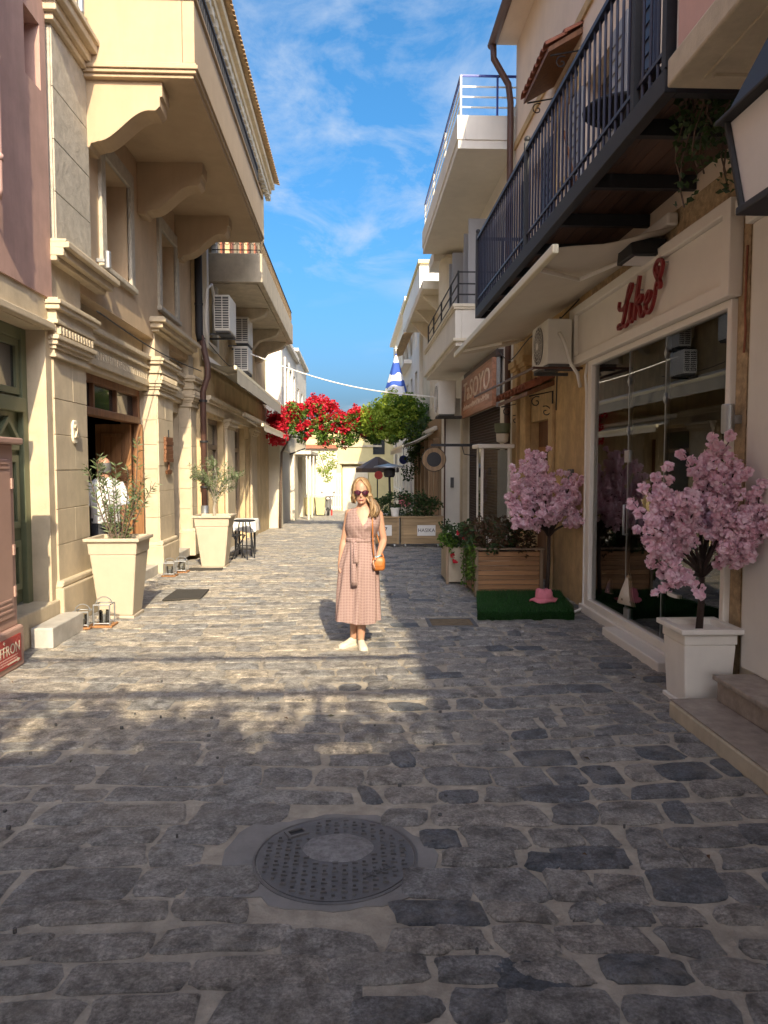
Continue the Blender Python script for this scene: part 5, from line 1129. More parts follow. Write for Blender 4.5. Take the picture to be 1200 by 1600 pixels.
def twigleaf(stems, per, size, ratio):
    """leaves set along stem polylines, pointing outwards and up"""
    mb = MB()
    for path in stems:
        P = [Vector(p) for p in path]
        for _ in range(per):
            k = min(int((random.random()**0.75)*(len(P)-1)), len(P)-2); t = random.random(); p = P[k].lerp(P[k+1],t); ax = (P[k+1]-P[k]).normalized()
            side = Vector((R(-1,1),R(-1,1),R(-1,1))); side = (side-ax*side.dot(ax)).normalized()
            d = (ax*R(0.3,0.9)+side).normalized(); w = d.cross(Vector((R(-1,1),R(-1,1),R(-1,1)))).normalized(); s = size*R(0.6,1.25)
            i = len(mb.v); q = p+d*s*0.5; mb.v += [tuple(p),tuple(q+w*s*ratio*0.5),tuple(p+d*s),tuple(q-w*s*ratio*0.5)]; mb.f += [[i,i+1,i+2],[i,i+2,i+3]]
    return mb
def stem_path(p, d, length, n=6, curl=0.25, rise=0.15):
    P = [Vector(p)]; d = Vector(d).normalized()
    for k in range(n):
        d = (d+Vector((R(-1,1),R(-1,1),R(-0.6,0.8)))*curl*0.5+Vector((0,0,rise*0.3))).normalized(); P.append(P[-1]+d*length/n)
    return [tuple(q) for q in P]
# pot 1: oleander-like shrub by the big doorway
p1 = thing('potted_shrub','tall cream pot with thin leggy shrub before the large doorway','potted plant',(-2.70,8.68,0))
square_pot(p1,(-2.70,8.68),0,0.38,0.55,0.93,M['cream_pot'])
stems = []
for k in range(11):
    a = 2*pi*k/11+R(-.3,.3); b0_ = (-2.70+0.06*cos(a),8.68+0.06*sin(a),0.86); sp_ = R(0.12,0.55); stems.append(stem_path(b0_,(cos(a)*sp_,sin(a)*sp_*0.8,1),R(0.6,1.12),7,0.20,0.10))
stems.append(stem_path((-2.66,8.68,0.86),(0.34,0.1,1),1.25,8,0.1,0.3)); stems.append(stem_path((-2.74,8.68,0.86),(-0.30,0,1),0.95,8,0.12,0.3))
for s in stems: MB().tube(s,[0.011-0.008*k/(len(s)-1) for k in range(len(s))],5).build('stem', M['bark'], p1)
twigleaf(stems,75,0.085,0.20).build('foliage', M['olive'], p1)
# pot 2: olive tree
p2_ = thing('potted_olive_tree','cream pot with bushy olive tree beside the brown drainpipe','potted plant',(-2.42,13.1,-0.04))
square_pot(p2_,(-2.42,13.1),-0.045,0.40,0.60,0.93,M['cream_pot'])
tr = [(-2.42,13.1,0.84),(-2.43,13.11,1.0),(-2.40,13.1,1.14),(-2.41,13.09,1.25)]; MB().tube(tr,[0.028,0.024,0.022,0.018],7).build('trunk', M['greybark'], p2_)
st2 = []
for k in range(20):
    a = 2*pi*k/20*1.7; m = stem_path((-2.41,13.09,1.08+R(0,0.15)),(cos(a)*R(0.4,1),sin(a)*R(0.4,1),R(0.35,1.2)),R(0.35,0.75),5,0.5,0.1); st2.append(m)
    for _ in range(3): st2.append(stem_path(m[R(0,1)>0.5 and 3 or 4],(cos(a)+R(-1,1),sin(a)+R(-1,1),R(0,1)),R(0.15,0.30),4,0.6))
for s in st2[::4]: MB().tube(s,[0.011,0.009,0.007,0.006,0.004,0.003][:len(s)],5).build('branch', M['greybark'], p2_)
mb = MB()
for i_,s in enumerate(st2):
    if i_%4: mb.tube(s,0.003,4)
mb.build('twigs', M['greybark'], p2_, kind='stuff')
twigleaf(st2,30,0.062,0.24).build('foliage', M['olive'], p2_)
# blossom trees
def blossom_tree(t, base, h1, limbs, npet=46, rad=0.06, size=0.036):
    b = Vector(base); top = b+Vector((R(-.02,.02),R(-.02,.02),h1))
    MB().tube([b,b.lerp(top,.5)+Vector((.008,0,0)),top],[0.028,0.025,0.022],8).build('trunk', M['darkbark'], t, smooth=True)
    cl = []
    for (e, bend) in limbs:
        e = Vector(e); mid = top.lerp(e,0.45)+Vector(bend); path = [top-Vector((0,0,0.03))]+[((top*(1-u)**2)+(mid*2*u*(1-u))+(e*u*u)) for u in [k/7 for k in range(1,8)]]
        MB().tube(path,[0.017-0.013*k/7 for k in range(8)],6).build('limb', M['darkbark'], t, smooth=True)
        for k in range(3,8):
            for _ in range(1 if k < 5 else 2): cl.append(Vector(path[k])+Vector((R(-1,1),R(-1,1),R(-1,1)))*0.045)
            if k in (3,4,5,6):
                for _ in range(2):
                    tw = stem_path(path[k],(Vector(path[min(k+1,7)])-Vector(path[k-1])).normalized()+Vector((R(-1,1),R(-1,1),R(-.5,.9))),R(0.14,0.30),3,0.4)
                    MB().tube(tw,[0.006,0.005,0.004,0.003],5).build('twig', M['darkbark'], t); cl += [Vector(q)+Vector((R(-1,1),R(-1,1),R(-1,1)))*0.02 for q in tw[1:]]
    pts = []
    for c in cl:
        r0_ = rad*R(0.7,1.25)
        for _ in range(npet):
            v = Vector((R(-1,1),R(-1,1),R(-1,1))); 
            if v.length > 1: v.normalize()
            pts.append(tuple(c+v.normalized()*r0_*(0.55+0.45*random.random())))
    mb = MB()
    for p in pts:       # ruffled petals: bent quads
        s = size*R(0.7,1.3); d = Vector((R(-1,1),R(-1,1),R(-1,1))).normalized(); w = d.cross(Vector((R(-1,1),R(-1,1),R(-1,1)))).normalized(); n_ = d.cross(w); p = Vector(p); i = len(mb.v)
        mb.v += [tuple(p-d*s*.5-w*s*.42),tuple(p-d*s*.5+w*s*.42),tuple(p+n_*s*.22+w*s*.55),tuple(p+n_*s*.22-w*s*.55),tuple(p+d*s*.5+w*s*.35),tuple(p+d*s*.5-w*s*.35)]
        mb.f += [[i,i+1,i+2,i+3],[i+3,i+2,i+4,i+5]]
    mb.build('blossom', M['blossom'], t)
ta = thing('blossom_tree','artificial pink blossom tree standing on the turf mat','artificial tree',(2.46,9.2,0.13))
blossom_tree(ta,(2.46,9.25,0.12),0.76,[((2.26,9.2,1.90),(-.10,0,.05)),((2.34,9.15,1.72),(-.02,-.08,.1)),((2.02,9.15,1.52),(-.05,0,.10)),((1.99,9.2,1.25),(-.05,0,.12)),((2.12,9.05,1.02),(-.05,-.03,.12)),((2.20,9.35,1.32),(0,.1,.1)),((2.55,9.1,1.42),(.05,-.05,.1)),((2.70,9.05,1.58),(.05,0,.05)),((2.74,8.95,1.38),(.05,-.05,.1)),((2.76,8.95,1.06),(.05,-.05,.10)),((2.40,8.95,1.12),(0,-.1,.12)),((2.36,9.3,1.55),(-.02,.05,.1)),((2.18,9.12,1.66),(-.05,0,.12))],npet=32,rad=0.041,size=0.033)
tb_ = thing('potted_blossom_tree','artificial pink blossom tree in a white square pot by the shop window','artificial tree',(2.545,5.30,0))
square_pot(tb_,(2.545,5.30),0,0.33,0.385,0.59,M['white_pot'])
blossom_tree(tb_,(2.55,5.31,0.52),0.44,[((2.55,5.15,1.90),(.02,0,.05)),((2.47,5.22,1.74),(0,0,.08)),((2.64,5.05,1.70),(.05,0,.05)),((2.18,5.2,1.58),(-.05,0,.10)),((2.14,5.2,1.34),(-.05,0,.10)),((2.28,5.05,1.48),(-.03,-.05,.08)),((2.22,5.28,1.16),(-.05,0,.06)),((2.52,4.95,1.42),(.03,-.08,.08)),((2.73,4.85,1.46),(.05,-.08,.05)),((2.74,4.68,1.36),(.06,-.1,.08)),((2.66,4.9,1.16),(.05,-.05,.06)),((2.34,5.15,0.92),(-.08,0,.0))],npet=30,rad=0.040,size=0.030)
# turf mat
tm = thing('turf_mat','thick green artificial turf mat under the pink tree','mat',(1.95,8.9,0)); 
MB().prism([(1.40,8.22),(2.50,8.20),(2.60,8.55),(2.72,9.58),(1.62,9.60)],'z',0,0.10).build('mat_base', M['turf'], tm, bevel=0.01)
def in_mat(x, y): return (x-1.40) > (y-8.22)*0.16 and x < 2.49+max(0,(y-8.2))*0.17
mb = MB()
for _ in range(15000):
    x, y = R(1.4,2.73), R(8.21,9.58)
    if not in_mat(x,y): continue
    i = len(mb.v); a = R(0,6.28); h = R(0.02,0.04); lx, ly = R(-.014,.014), R(-.014,.014); mb.v += [(x-.0035*cos(a),y-.0035*sin(a),0.098),(x+.0035*cos(a),y+.0035*sin(a),0.098),(x+lx,y+ly,0.098+h)]; mb.f.append([i,i+1,i+2])
for _ in range(5000):
    u = random.random(); x, z = 1.40+u*1.10, R(0.0,0.1); y = 8.222-u*0.02; i = len(mb.v); mb.v += [(x-.004,y,z),(x+.004,y,z),(x+R(-.012,.012),y-R(.008,.025),z+R(-.005,.025))]; mb.f.append([i,i+1,i+2])
mb.build('turf_blades', M['turf'], tm, recalc=False, kind='stuff')
hb = thing('pink_felt_hat','crumpled pink felt hat lying on the turf mat','hat',(2.28,8.72,0.12)); n = 28
MB().loft([[(2.28+rx*(1+.12*sin(3*a+k)+.05*sin(7*a))*cos(a),8.72+ry*(1+.10*sin(2*a+k*2))*sin(a),0.125+z+0.014*sin(4*a+k)) for a in [2*pi*q/n for q in range(n)]] for k,(rx,ry,z) in enumerate(((.155,.12,0),(.16,.12,.02),(.105,.085,.035),(.10,.08,.10),(.085,.065,.14),(.03,.02,.135)))]).build('crown_and_brim', M['pinkfelt'], hb, smooth=True)
MB().loft([[(2.28+.107*(1+.10*sin(3*a+2))*cos(a),8.72+.088*(1+.08*sin(2*a+4))*sin(a),0.165+z) for a in [2*pi*q/n for q in range(n)]] for z in (0,.022)], cap=False).build('band', M['pinkfelt'], hb, smooth=True)
# wooden planters near the shuttered shop
def shrub_points(c, r, n): 
    out = []
    for _ in range(n):
        v = Vector((R(-1,1),R(-1,1),R(-1,1)))
        if v.length > 1: v = v.normalized()*R(0.6,1)
        out.append((c[0]+v.x*r[0],c[1]+v.y*r[1],c[2]+v.z*r[2]))
    return out
pw = thing('wooden_planter','large wooden planter of horizontal boards behind the turf mat','planter',(2.0,10,0))
for k in range(9): MB().box(1.645,2.47,9.665+R(-.003,.003),9.69,0.05+k*0.063,0.05+k*0.063+0.058).build('board', M['planterwood'], pw, bevel=0.004)
for k in range(9): MB().box(1.625,1.645,9.70,10.43,0.05+k*0.063,0.05+k*0.063+0.058).build('board', M['planterwood'], pw, bevel=0.004)
for x,y in ((1.605,9.64),(2.47,9.64),(1.605,10.43),(2.47,10.43)): MB().box(x,x+0.045,y,y+0.045,0.0,0.64).build('post', M['postwood'], pw, bevel=0.005)
MB().box(1.60,2.53,9.62,9.72,0.6402,0.66).build('cap', M['postwood'], pw); MB().box(1.60,1.70,9.7205,10.47,0.6402,0.66).build('cap', M['postwood'], pw); MB().box(1.66,2.46,9.7,10.43,0.5,0.60).build('soil', M['soil'], pw)
sh = thing('planter_shrub','dark bronze green shrub filling the wooden planter','shrub',(2.0,10,0.6))
for k in range(16): MB().tube(stem_path((R(1.7,2.4),R(9.8,10.3),0.55),(R(-.6,.6),R(-.6,.4),1),R(0.3,0.6),5,0.4),[.01,.009,.008,.006,.005,.004],5).build('stem', M['bark'], sh)
pts = []
for _ in range(46): pts += shrub_points((R(1.55,2.4),R(9.65,10.35),R(0.62,1.0)),(.10,.10,.10),34)
leaves(pts,0.065,0.55).build('foliage', M['leafbronze'], sh)
pts = []
for _ in range(24): pts += shrub_points((R(1.5,2.35),R(9.6,10.3),R(0.6,0.95)),(.09,.09,.09),30)
leaves(pts,0.06,0.6).build('green_foliage', M['leafdark'], sh)
iv = thing('trailing_ivy','ivy trailing down the left corner of the wooden planter','plant',(1.56,9.75,0))
pts = []
for k in range(7):
    x,y = 1.585+R(-.06,.02), R(9.6,10.1); l = R(0.4,0.66); MB().tube([(x,y,0.68),(x-.02,y,0.5),(x,y,0.68-l)],0.005,4).build('stem', M['bark'], iv); pts += [(x+R(-.05,.04),y+R(-.05,.05),0.70-l*random.random()) for _ in range(85)]
leaves(pts,0.045,0.8,droop=.4).build('foliage', M['leafgreen'], iv)
ps = thing('grey_planter','small plain planter with red flowers left of the wooden planter','planter',(1.55,11,0))
MB().box(1.38,1.72,10.75,11.5,0.04,0.56).build('box', M['concrete'], ps, bevel=0.01); MB().box(1.36,1.40,10.72,10.76,0.0,0.58).build('post', M['postwood'], ps)
leaves(sum([shrub_points((R(1.36,1.75),R(10.7,11.4),R(0.58,0.85)),(.1,.1,.1),30) for _ in range(26)],[]),0.06,0.7).build('foliage', M['leafdark'], ps)
leaves(sum([shrub_points((R(1.32,1.55),R(10.6,11.0),R(0.5,0.75)),(.07,.07,.07),30) for _ in range(7)],[]),0.06,0.8).build('light_foliage', M['leafgreen'], ps)
leaves(sum([shrub_points(c,(.035,.035,.035),26) for c in ((1.44,10.62,0.44),(1.47,10.6,0.36),(1.62,10.6,0.70),(1.52,10.62,0.78))],[]),0.035,0.9).build('red_flowers', M['bract'], ps)
# display case with a pot on its bracket
dc = thing('display_case','narrow white glazed display case before the dark shutter','display case',(2.35,12.4,0))
for x in (2.12,2.56):
    for y in (12.2,12.6): MB().box(x,x+0.04,y,y+0.04,0.0,2.03).build('post', M['whitepaint'], dc)
MB().box(2.05,2.66,12.12,12.72,2.03,2.10).build('roof', M['whitepaint'], dc, bevel=0.015); MB().box(2.12,2.60,12.2,12.64,0,0.6).build('base', M['whitepaint'], dc)
for z in (0.95,1.3,1.65): MB().box(2.16,2.56,12.24,12.6,z,z+0.012).build('shelf', M['glass'], dc)
MB().box(2.135,2.14,12.24,12.6,0.6,2.03).build('street_pane', M['glass'], dc); MB().box(2.16,2.56,12.215,12.22,0.6,2.03).build('front_pane', M['glass'], dc); MB().box(2.40,2.56,12.23,12.234,0.6,2.0).build('back_panel', M['whitepaint'], dc)
fp = thing('flower_pot','small green and white pot on the wall above the display case','pot',(2.62,12.5,2.12)); MB().lathe((2.52,12.45,2.12),[(0.03,0),(0.10,0.03),(0.11,0.16)],16).build('saucer_bowl', M['offwhite'], fp); MB().lathe((2.52,12.45,2.29),[(0.10,0),(0.13,0.02),(0.14,0.16),(0.12,0.16),(0.11,0.05)],16).build('pot', M['green'], fp)
# wheeled cafe planters with signs
def cafe_planter(lab, x0, x1, y, txt, tsize):
    z = zg(y); t = thing('wheeled_planter', lab, 'planter', ((x0+x1)/2,y,z), 'wheeled cafe planters')
    b = MB().box(x0,x1,y,y+0.45,z+0.09,z+0.70).build('box', M['ply'], t, bevel=0.006)
    for a,b_ in ((x0-0.005,x0+0.05),(x1-0.05,x1+0.005)): MB().box(a,b_,y-0.015,y,z+0.08,z+0.705).build('corner_trim', M['ply'], t)
    MB().box(x0-0.02,x1+0.02,y-0.03,y+0.47,z+0.705,z+0.735).build('cap', M['ply'], t)
    for x in (x0+0.1,x1-0.1):
        for yy in (y+0.06,y+0.38): MB().lathe((x,yy,z+0.045),[(0.01,-.015),(0.045,-.015),(0.045,.015),(0.01,.015)],12,'x').build('caster', M['steel'], t)
    pl = MB().box(x1-0.60 if len(txt)>1 else x1-0.52,x1-0.17,y-0.02,y-0.001,z+0.28,z+0.53).build('sign_plate', M['cloth'], t)
    textobj('lettering',txt,M['ink'],pl,((x1-0.385) if len(txt)>1 else x1-0.32,y-0.022,z+0.405),ROT_F,tsize,0.0015,sx=0.95)
    return t
cafe_planter('wheeled plywood planter with sign, nearer the white pier',1.14,2.12,17.4,'HASIKA',0.125)
cafe_planter('wheeled plywood planter with numbered sign, behind the woman',0.30,1.09,17.45,'7',0.20)
def box_shrub(name, lab, cx, cy, z, rx, ry, h, mat, n=22, size=.075, pot=None):
    t = thing(name, lab, 'shrub', (cx,cy,z), 'cafe planter shrubs')
    for k in range(7): MB().tube(stem_path((cx+R(-rx,rx)*.6,cy+R(-ry,ry)*.5,z),(R(-.5,.5),R(-.5,.5),1),h*0.8,4,.3),[.012,.01,.008,.006,.004],5).build('stem', M['bark'], t)
    leaves(sum([shrub_points((cx+R(-rx,rx),cy+R(-ry,ry),z+h*random.random()),(.12,.12,.12),26) for _ in range(n)],[]),size,.6).build('foliage', mat, t)
    if pot: MB().lathe((cx+0.05,cy-ry-0.04,z),[(0.08,0),(0.11,0.17),(0.12,0.18),(0.12,0.2),(0.1,0.2)],14).build('white_pot', M['cloth'], t)
z = zg(17.4)+0.735
box_shrub('cafe_shrub','dark shrub at the right end of the wheeled planters',1.85,17.65,z,.22,.12,.40,M['leafdark'])
box_shrub('cafe_shrub','tallest dark shrub over the middle of the wheeled planters',1.45,17.65,z,.25,.12,.55,M['leafdark'],30)
box_shrub('cafe_shrub','shrub with a small white pot just right of the woman',0.95,17.65,z,.2,.12,.50,M['leafdark'],26,pot=True)
box_shrub('cafe_shrub','shrub directly behind the head and shoulder of the woman',0.55,17.65,z,.2,.12,.35,M['leafdark'],18)
# patio heater, parasol
ht = thing('patio_heater','dark patio heater on a pole behind the wheeled planters','patio heater',(1.02,19.6,-0.3)); z = zg(19.6)
MB().lathe((1.02,19.6,z),[(0.22,0),(0.22,0.04),(0.05,0.08)],18).build('base', M['black'], ht); MB().tube([(1.02,19.6,z+0.05),(0.97,19.6,z+1.75)],0.03,8).build('pole', M['black'], ht); MB().lathe((0.97,19.6,z+1.7),[(0.12,0),(0.15,0.06),(0.15,0.2),(0.1,0.24)],16).build('burner', M['black'], ht); MB().lathe((0.97,19.6,z+1.96),[(0.42,0),(0.40,0.03),(0.05,0.10)],24).build('reflector', M['steel'], ht)
pr = thing('cafe_parasol','dark brown cafe parasol near the yellow house','parasol',(1.2,36,-0.9)); z = zg(36)
n = 8
MB().loft([[(1.2+1.05*cos(2*pi*k/n),36+1.05*sin(2*pi*k/n),z+2.25) for k in range(n)],[(1.2+1.05*cos(2*pi*k/n),36+1.05*sin(2*pi*k/n),z+2.45) for k in range(n)],[(1.2+.08*cos(2*pi*k/n),36+.08*sin(2*pi*k/n),z+3.0) for k in range(n)]],cap=False).build('canopy', M['shutter'], pr); MB().tube([(1.2,36,z),(1.2,36,z+2.95)],0.03,8).build('pole', M['black'], pr); MB().lathe((1.2,36,z),[(0.3,0),(0.3,0.08),(0.04,0.1)],16).build('base', M['concrete'], pr)
for k in range(n): MB().tube([(1.2,36,z+2.5),(1.2+1.0*cos(2*pi*k/n),36+1.0*sin(2*pi*k/n),z+2.42)],0.012,5).build('rib', M['black'], pr)
for lab,x,y,zz,r,mm in (('small round blue sign on the far right cafe front',1.85,27.0,1.95,.16,'blueiron'),('small round red lantern sign under the far awning',1.05,30.0,1.35,.17,'redsign')):
    t = thing('hanging_disc',lab,'sign',(x,y,zz)); MB().lathe((x,y,zz),[(.01,-.03),(r,-.03),(r,.03),(.01,.03)],20,'y').build('disc', M[mm], t); MB().tube([(x,y,zz+r),(x,y,zz+r+.5)],.01,5).build('hanger', M['black'], t)
tag(MB().box(1.55,1.95,24.98,25.02,0.35,0.75).build('pink_poster', M['pinkfelt'], bevel=.004),'small pink poster panel at the far cafe','poster')
# doormats, lanterns, cafe table
for lab,x0,x1,y0,y1 in (('dark doormat beside the first cream pot',-2.45,-1.98,9.55,10.35),('dark doormat before the second cream pot',-2.78,-2.2,12.35,12.75)):
    tag(MB().prism([(x0,y0),(x1,y0+0.12),(x1-0.02,y1),(x0,y1)],'z',zg(y1)+0.012,zg(y1)+0.03).build('doormat', M['mat'], bevel=.004), lab, 'doormat')
def wire_lantern(lab, x, y, s, h):
    z = zg(y); t = thing('wire_lantern', lab, 'lantern', (x,y,z), 'floor lanterns')
    MB().box(x-s-.03,x+s+.03,y-s-.03,y+s+.03,z+0.01,z+0.03).build('base', M['oak'], t, bevel=.004)
    for a,b in ((-1,-1),(1,-1),(1,1),(-1,1)): MB().tube([(x+a*s,y+b*s,z+.03),(x+a*s,y+b*s,z+h)],.008,6).build('upright', M['steel'], t)
    for zz in (z+.05,z+h): MB().tube([(x-s,y-s,zz),(x+s,y-s,zz),(x+s,y+s,zz),(x-s,y+s,zz),(x-s,y-s,zz)],.008,6).build('hoop', M['steel'], t)
    MB().lathe((x,y,z+.03),[(s*.62,0),(s*.62,h*.6),(s*.56,h*.6),(s*.56,.01)],16).build('glass_cup', M['glass'], t); MB().lathe((x,y,z+.035),[(s*.36,0),(s*.36,h*.35),(.004,h*.36)],12).build('candle', M['cloth'], t)
    MB().tube([(x+s*cos(a),y,z+h+s*0.9*sin(a)) for a in [pi*k/8 for k in range(9)]],.006,5).build('handle', M['steel'], t)
wire_lantern('taller steel wire lantern between the marble step and the first pot',-2.70,8.10,.085,.25); wire_lantern('lower steel wire lantern right behind the marble step',-2.90,8.02,.08,.19)
wire_lantern('steel wire lantern at the foot of the second pilaster',-2.88,11.75,.08,.22); wire_lantern('steel wire lantern before the side door, near the second pot',-2.80,12.2,.085,.20)
ct = thing('cafe_table','small cafe table under a white cloth beside the second cream pot','table',(-2.2,15.3,-0.12)); z = zg(15.3)
MB().box(-2.42,-2.02,15.1,15.7,z+.72,z+.745).build('top', M['black'], ct)
for x in (-2.38,-2.06):
    for y in (15.15,15.65): MB().box(x-.018,x+.018,y-.018,y+.018,z,z+.72).build('leg', M['black'], ct)
MB().box(-2.38,-2.06,15.14,15.16,z+.15,z+.18).build('stretcher', M['black'], ct)
tcl = MB(); n = 40; base = []
rings = []
for f,dz in ((0.05,0.006),(1.0,0.006),(1.04,-0.0),(1.10,-.09),(1.14,-.19)):
    ring = []
    for k in range(n):
        a = 2*pi*k/n; m = max(abs(cos(a)),abs(sin(a))); ux_, uy_ = cos(a)/m*.225*f, sin(a)/m*.325*f; wv = (1+.06*sin(9*a)) if dz < -.05 else 1
        ring.append((-2.22+ux_*wv,15.4+uy_*wv,z+.748+dz-(0.05*abs(sin(2*a+.7)) if dz < -.15 else 0)))
    rings.append(ring)
tag(tcl.loft(rings,cap=False).build('tablecloth', M['cloth'], smooth=True),'white cloth draped over the small cafe table','tablecloth')
chair('cafe_chair','dark slatted cafe chair tucked beside the cloth-covered table',-2.42,14.75,zg(14.75),2.6,M['black'],'cafe seats')
sk = thing('cafe_stool','round dark stool behind the second cream pot','stool',(-2.1,14.5,-.1)); z = zg(14.5); MB().lathe((-2.12,14.6,z+.74),[(.2,0),(.21,.015),(.2,.03)],20).build('seat', M['black'], sk)
for k in range(4): a = k*pi/2+.4; MB().tube([(-2.12+.2*cos(a),14.6+.2*sin(a),z),(-2.12+.1*cos(a),14.6+.1*sin(a),z+.74)],.014,6).build('leg', M['black'], sk)
MB().tube([(-2.12+.16*cos(a),14.6+.16*sin(a),z+.25) for a in [2*pi*k/16 for k in range(17)]],.009,5).build('foot_ring', M['black'], sk)
# scooter, head on
sc = thing('parked_scooter','dark motor scooter parked beside the pale bins','scooter',(-1.35,41,zg(41))); z = zg(41); x = -1.35
for y in (40.4,41.6):
    w = MB().lathe((x,y,z+.24),[(.13,-.05),(.24,-.045),(.24,.045),(.13,.05)],22,'x').build('wheel', M['black'], sc); MB().lathe((x,y,z+.24),[(.01,-.03),(.13,-.03),(.13,.03),(.01,.03)],16,'x').build('rim', M['steel'], w)
MB().loft([[(x-w_,40.5+dy,z+h),(x+w_,40.5+dy,z+h),(x+w_*.9,40.62+dy,z+h),(x-w_*.9,40.62+dy,z+h)] for w_,dy,h in ((.12,.1,.35),(.20,.15,.6),(.22,.2,.85),(.14,.25,1.02))]).build('front_shield', M['acdark'], sc, bevel=.02)
MB().loft([[(x-w_,y,z+a),(x+w_,y,z+a),(x+w_,y,z+b),(x-w_,y,z+b)] for w_,y,a,b in ((.14,40.8,.28,.36),(.16,41.1,.28,.5),(.17,41.3,.35,.74),(.15,41.9,.5,.76))]).build('body', M['acdark'], sc, bevel=.03); MB().loft([[(x-.14,y,z+a),(x+.14,y,z+a),(x+.12,y,z+a+.08),(x-.12,y,z+a+.08)] for y,a in ((41.0,.70),(41.4,.76),(41.85,.78))]).build('seat', M['black'], sc, bevel=.02)
MB().tube([(x-.34,40.72,z+1.08),(x-.1,40.7,z+1.05),(x+.1,40.7,z+1.05),(x+.34,40.72,z+1.08)],.018,8).build('handlebar', M['black'], sc); MB().ball((x,40.55,z+.95),.09,.05,.07).build('headlight', M['frost'], sc); MB().tube([(x,40.4,z+.24),(x,40.65,z+1.0)],.03,8).build('fork', M['steel'], sc)
for s in (-1,1): MB().tube([(x+s*.28,40.72,z+1.08),(x+s*.32,40.70,z+1.25)],.008,5).build('mirror_stem', M['black'], sc); MB().ball((x+s*.33,40.70,z+1.29),.06,.015,.04).build('mirror', M['acdark'], sc)
MB().box(x+.15,x+.24,40.7,40.8,z+.02,z+.35).build('orange_lock', M['redsign'], sc)
# climber over the street
def climber_mass(spec, n, r, per):
    out = []
    for _ in range(n):
        x = R(spec[0],spec[1]); lo, hi = spec[2](x), spec[3](x)
        if hi <= lo: continue
        c = (x, R(spec[4],spec[5]), R(lo,hi)); out += shrub_points(c,(r,r,r),per)
    return out
bo = thing('bougainvillea','red flowering bougainvillea spanning the street on wires','climber',(-2.6,26.4,-.5))
MB().tube([(-2.60,26.6,-0.6),(-2.55,26.5,0.9),(-2.5,26.4,2.2),(-2.1,26.3,2.9),(-1.0,26.2,3.1),(0.6,26.2,3.0)],[.05,.045,.04,.035,.03,.02],8).build('trunk', M['bark'], bo, smooth=True)
top = lambda x: 3.55+0.50*math.exp(-((x+1.35)/.75)**2)+.10*sin(x*5.2)+.08*sin(x*9+1)-(.25 if x > .6 else 0)+(-.15 if x<-2.3 else 0)
bot = lambda x: 2.62+.10*sin(x*3.1)+.08*sin(x*7.3)+(.25 if x < -1.9 else 0)
gr = climber_mass((-2.75,1.0,lambda x: bot(x)-.05,lambda x: top(x)-.1,25.05,27.0),330,.17,30); leaves(gr,.10,.65).build('foliage', M['leafgreen'], bo)
rd = climber_mass((-2.8,0.95,lambda x: bot(x)+.28,lambda x: top(x),25.15,26.2),250,.12,36); rd += climber_mass((-2.8,.8,lambda x: top(x)-.2,lambda x: top(x)+.12,25.3,27.0),80,.10,26); rd += climber_mass((-2.75,-2.2,lambda x: 2.5,lambda x: 3.6,24.2,25.6),50,.13,30); rd += climber_mass((-1.6,.5,lambda x: bot(x)-.15,lambda x: bot(x)+.2,25.2,26.0),16,.08,18)
leaves(rd,.085,.9).build('red_bracts', M['bract'], bo)
vn = thing('green_climber','leafy green climber continuing the bougainvillea to the right wall','climber',(2.45,26,-.5))
MB().tube([(2.36,25.6,-.6),(2.34,25.5,1.2),(2.2,25.3,2.6),(1.4,25.4,3.3),(.4,25.7,3.4)],[.05,.045,.04,.03,.02],8).build('trunk', M['bark'], vn, smooth=True)
tg = lambda x: 3.75+.45*math.exp(-((x-1.5)/.7)**2)+.1*sin(x*6+1)+.1*sin(x*11)
bgn = lambda x: 2.75+.12*sin(x*4)-(.35 if x > 2.0 else 0)
leaves(climber_mass((.35,2.1,bgn,tg,24.6,26.6),330,.16,30),.10,.65).build('young_foliage', M['leafyoung'], vn)
leaves(climber_mass((1.3,2.6,lambda x: bgn(x)-.1,lambda x: tg(x)-.1,24.6,26.8),200,.16,30),.10,.65).build('foliage', M['leafgreen'], vn); leaves(climber_mass((1.75,2.55,lambda x: 1.5+.35*sin(x*9),lambda x: 3.2,23.5,25.6),90,.13,26),.09,.6,droop=.3).build('trailing_foliage', M['leafdark'], vn)
for y in (25.4,26.6): tag(MB().tube([(-2.9,y,2.75),(0,y,2.68),(2.55,y,2.75)],.012,5).build('support_wire', M['black']),('nearer' if y < 26 else 'farther')+' of the two wires carrying the climber over the street','wire')
cr = thing('wall_creeper','yellow green creeper under the far left canopy','climber',(-1.6,43,1.5)); MB().tube([(-1.9,43,2.4),(-1.6,42.9,1.6),(-1.5,43,1.0)],.02,5).build('stem', M['bark'], cr); leaves(climber_mass((-2.0,-1.0,lambda x: .8+.6*abs(x+1.6),lambda x: 2.5,42.6,43.2),40,.2,22),.12,.6).build('foliage', M['leafyoung'], cr)

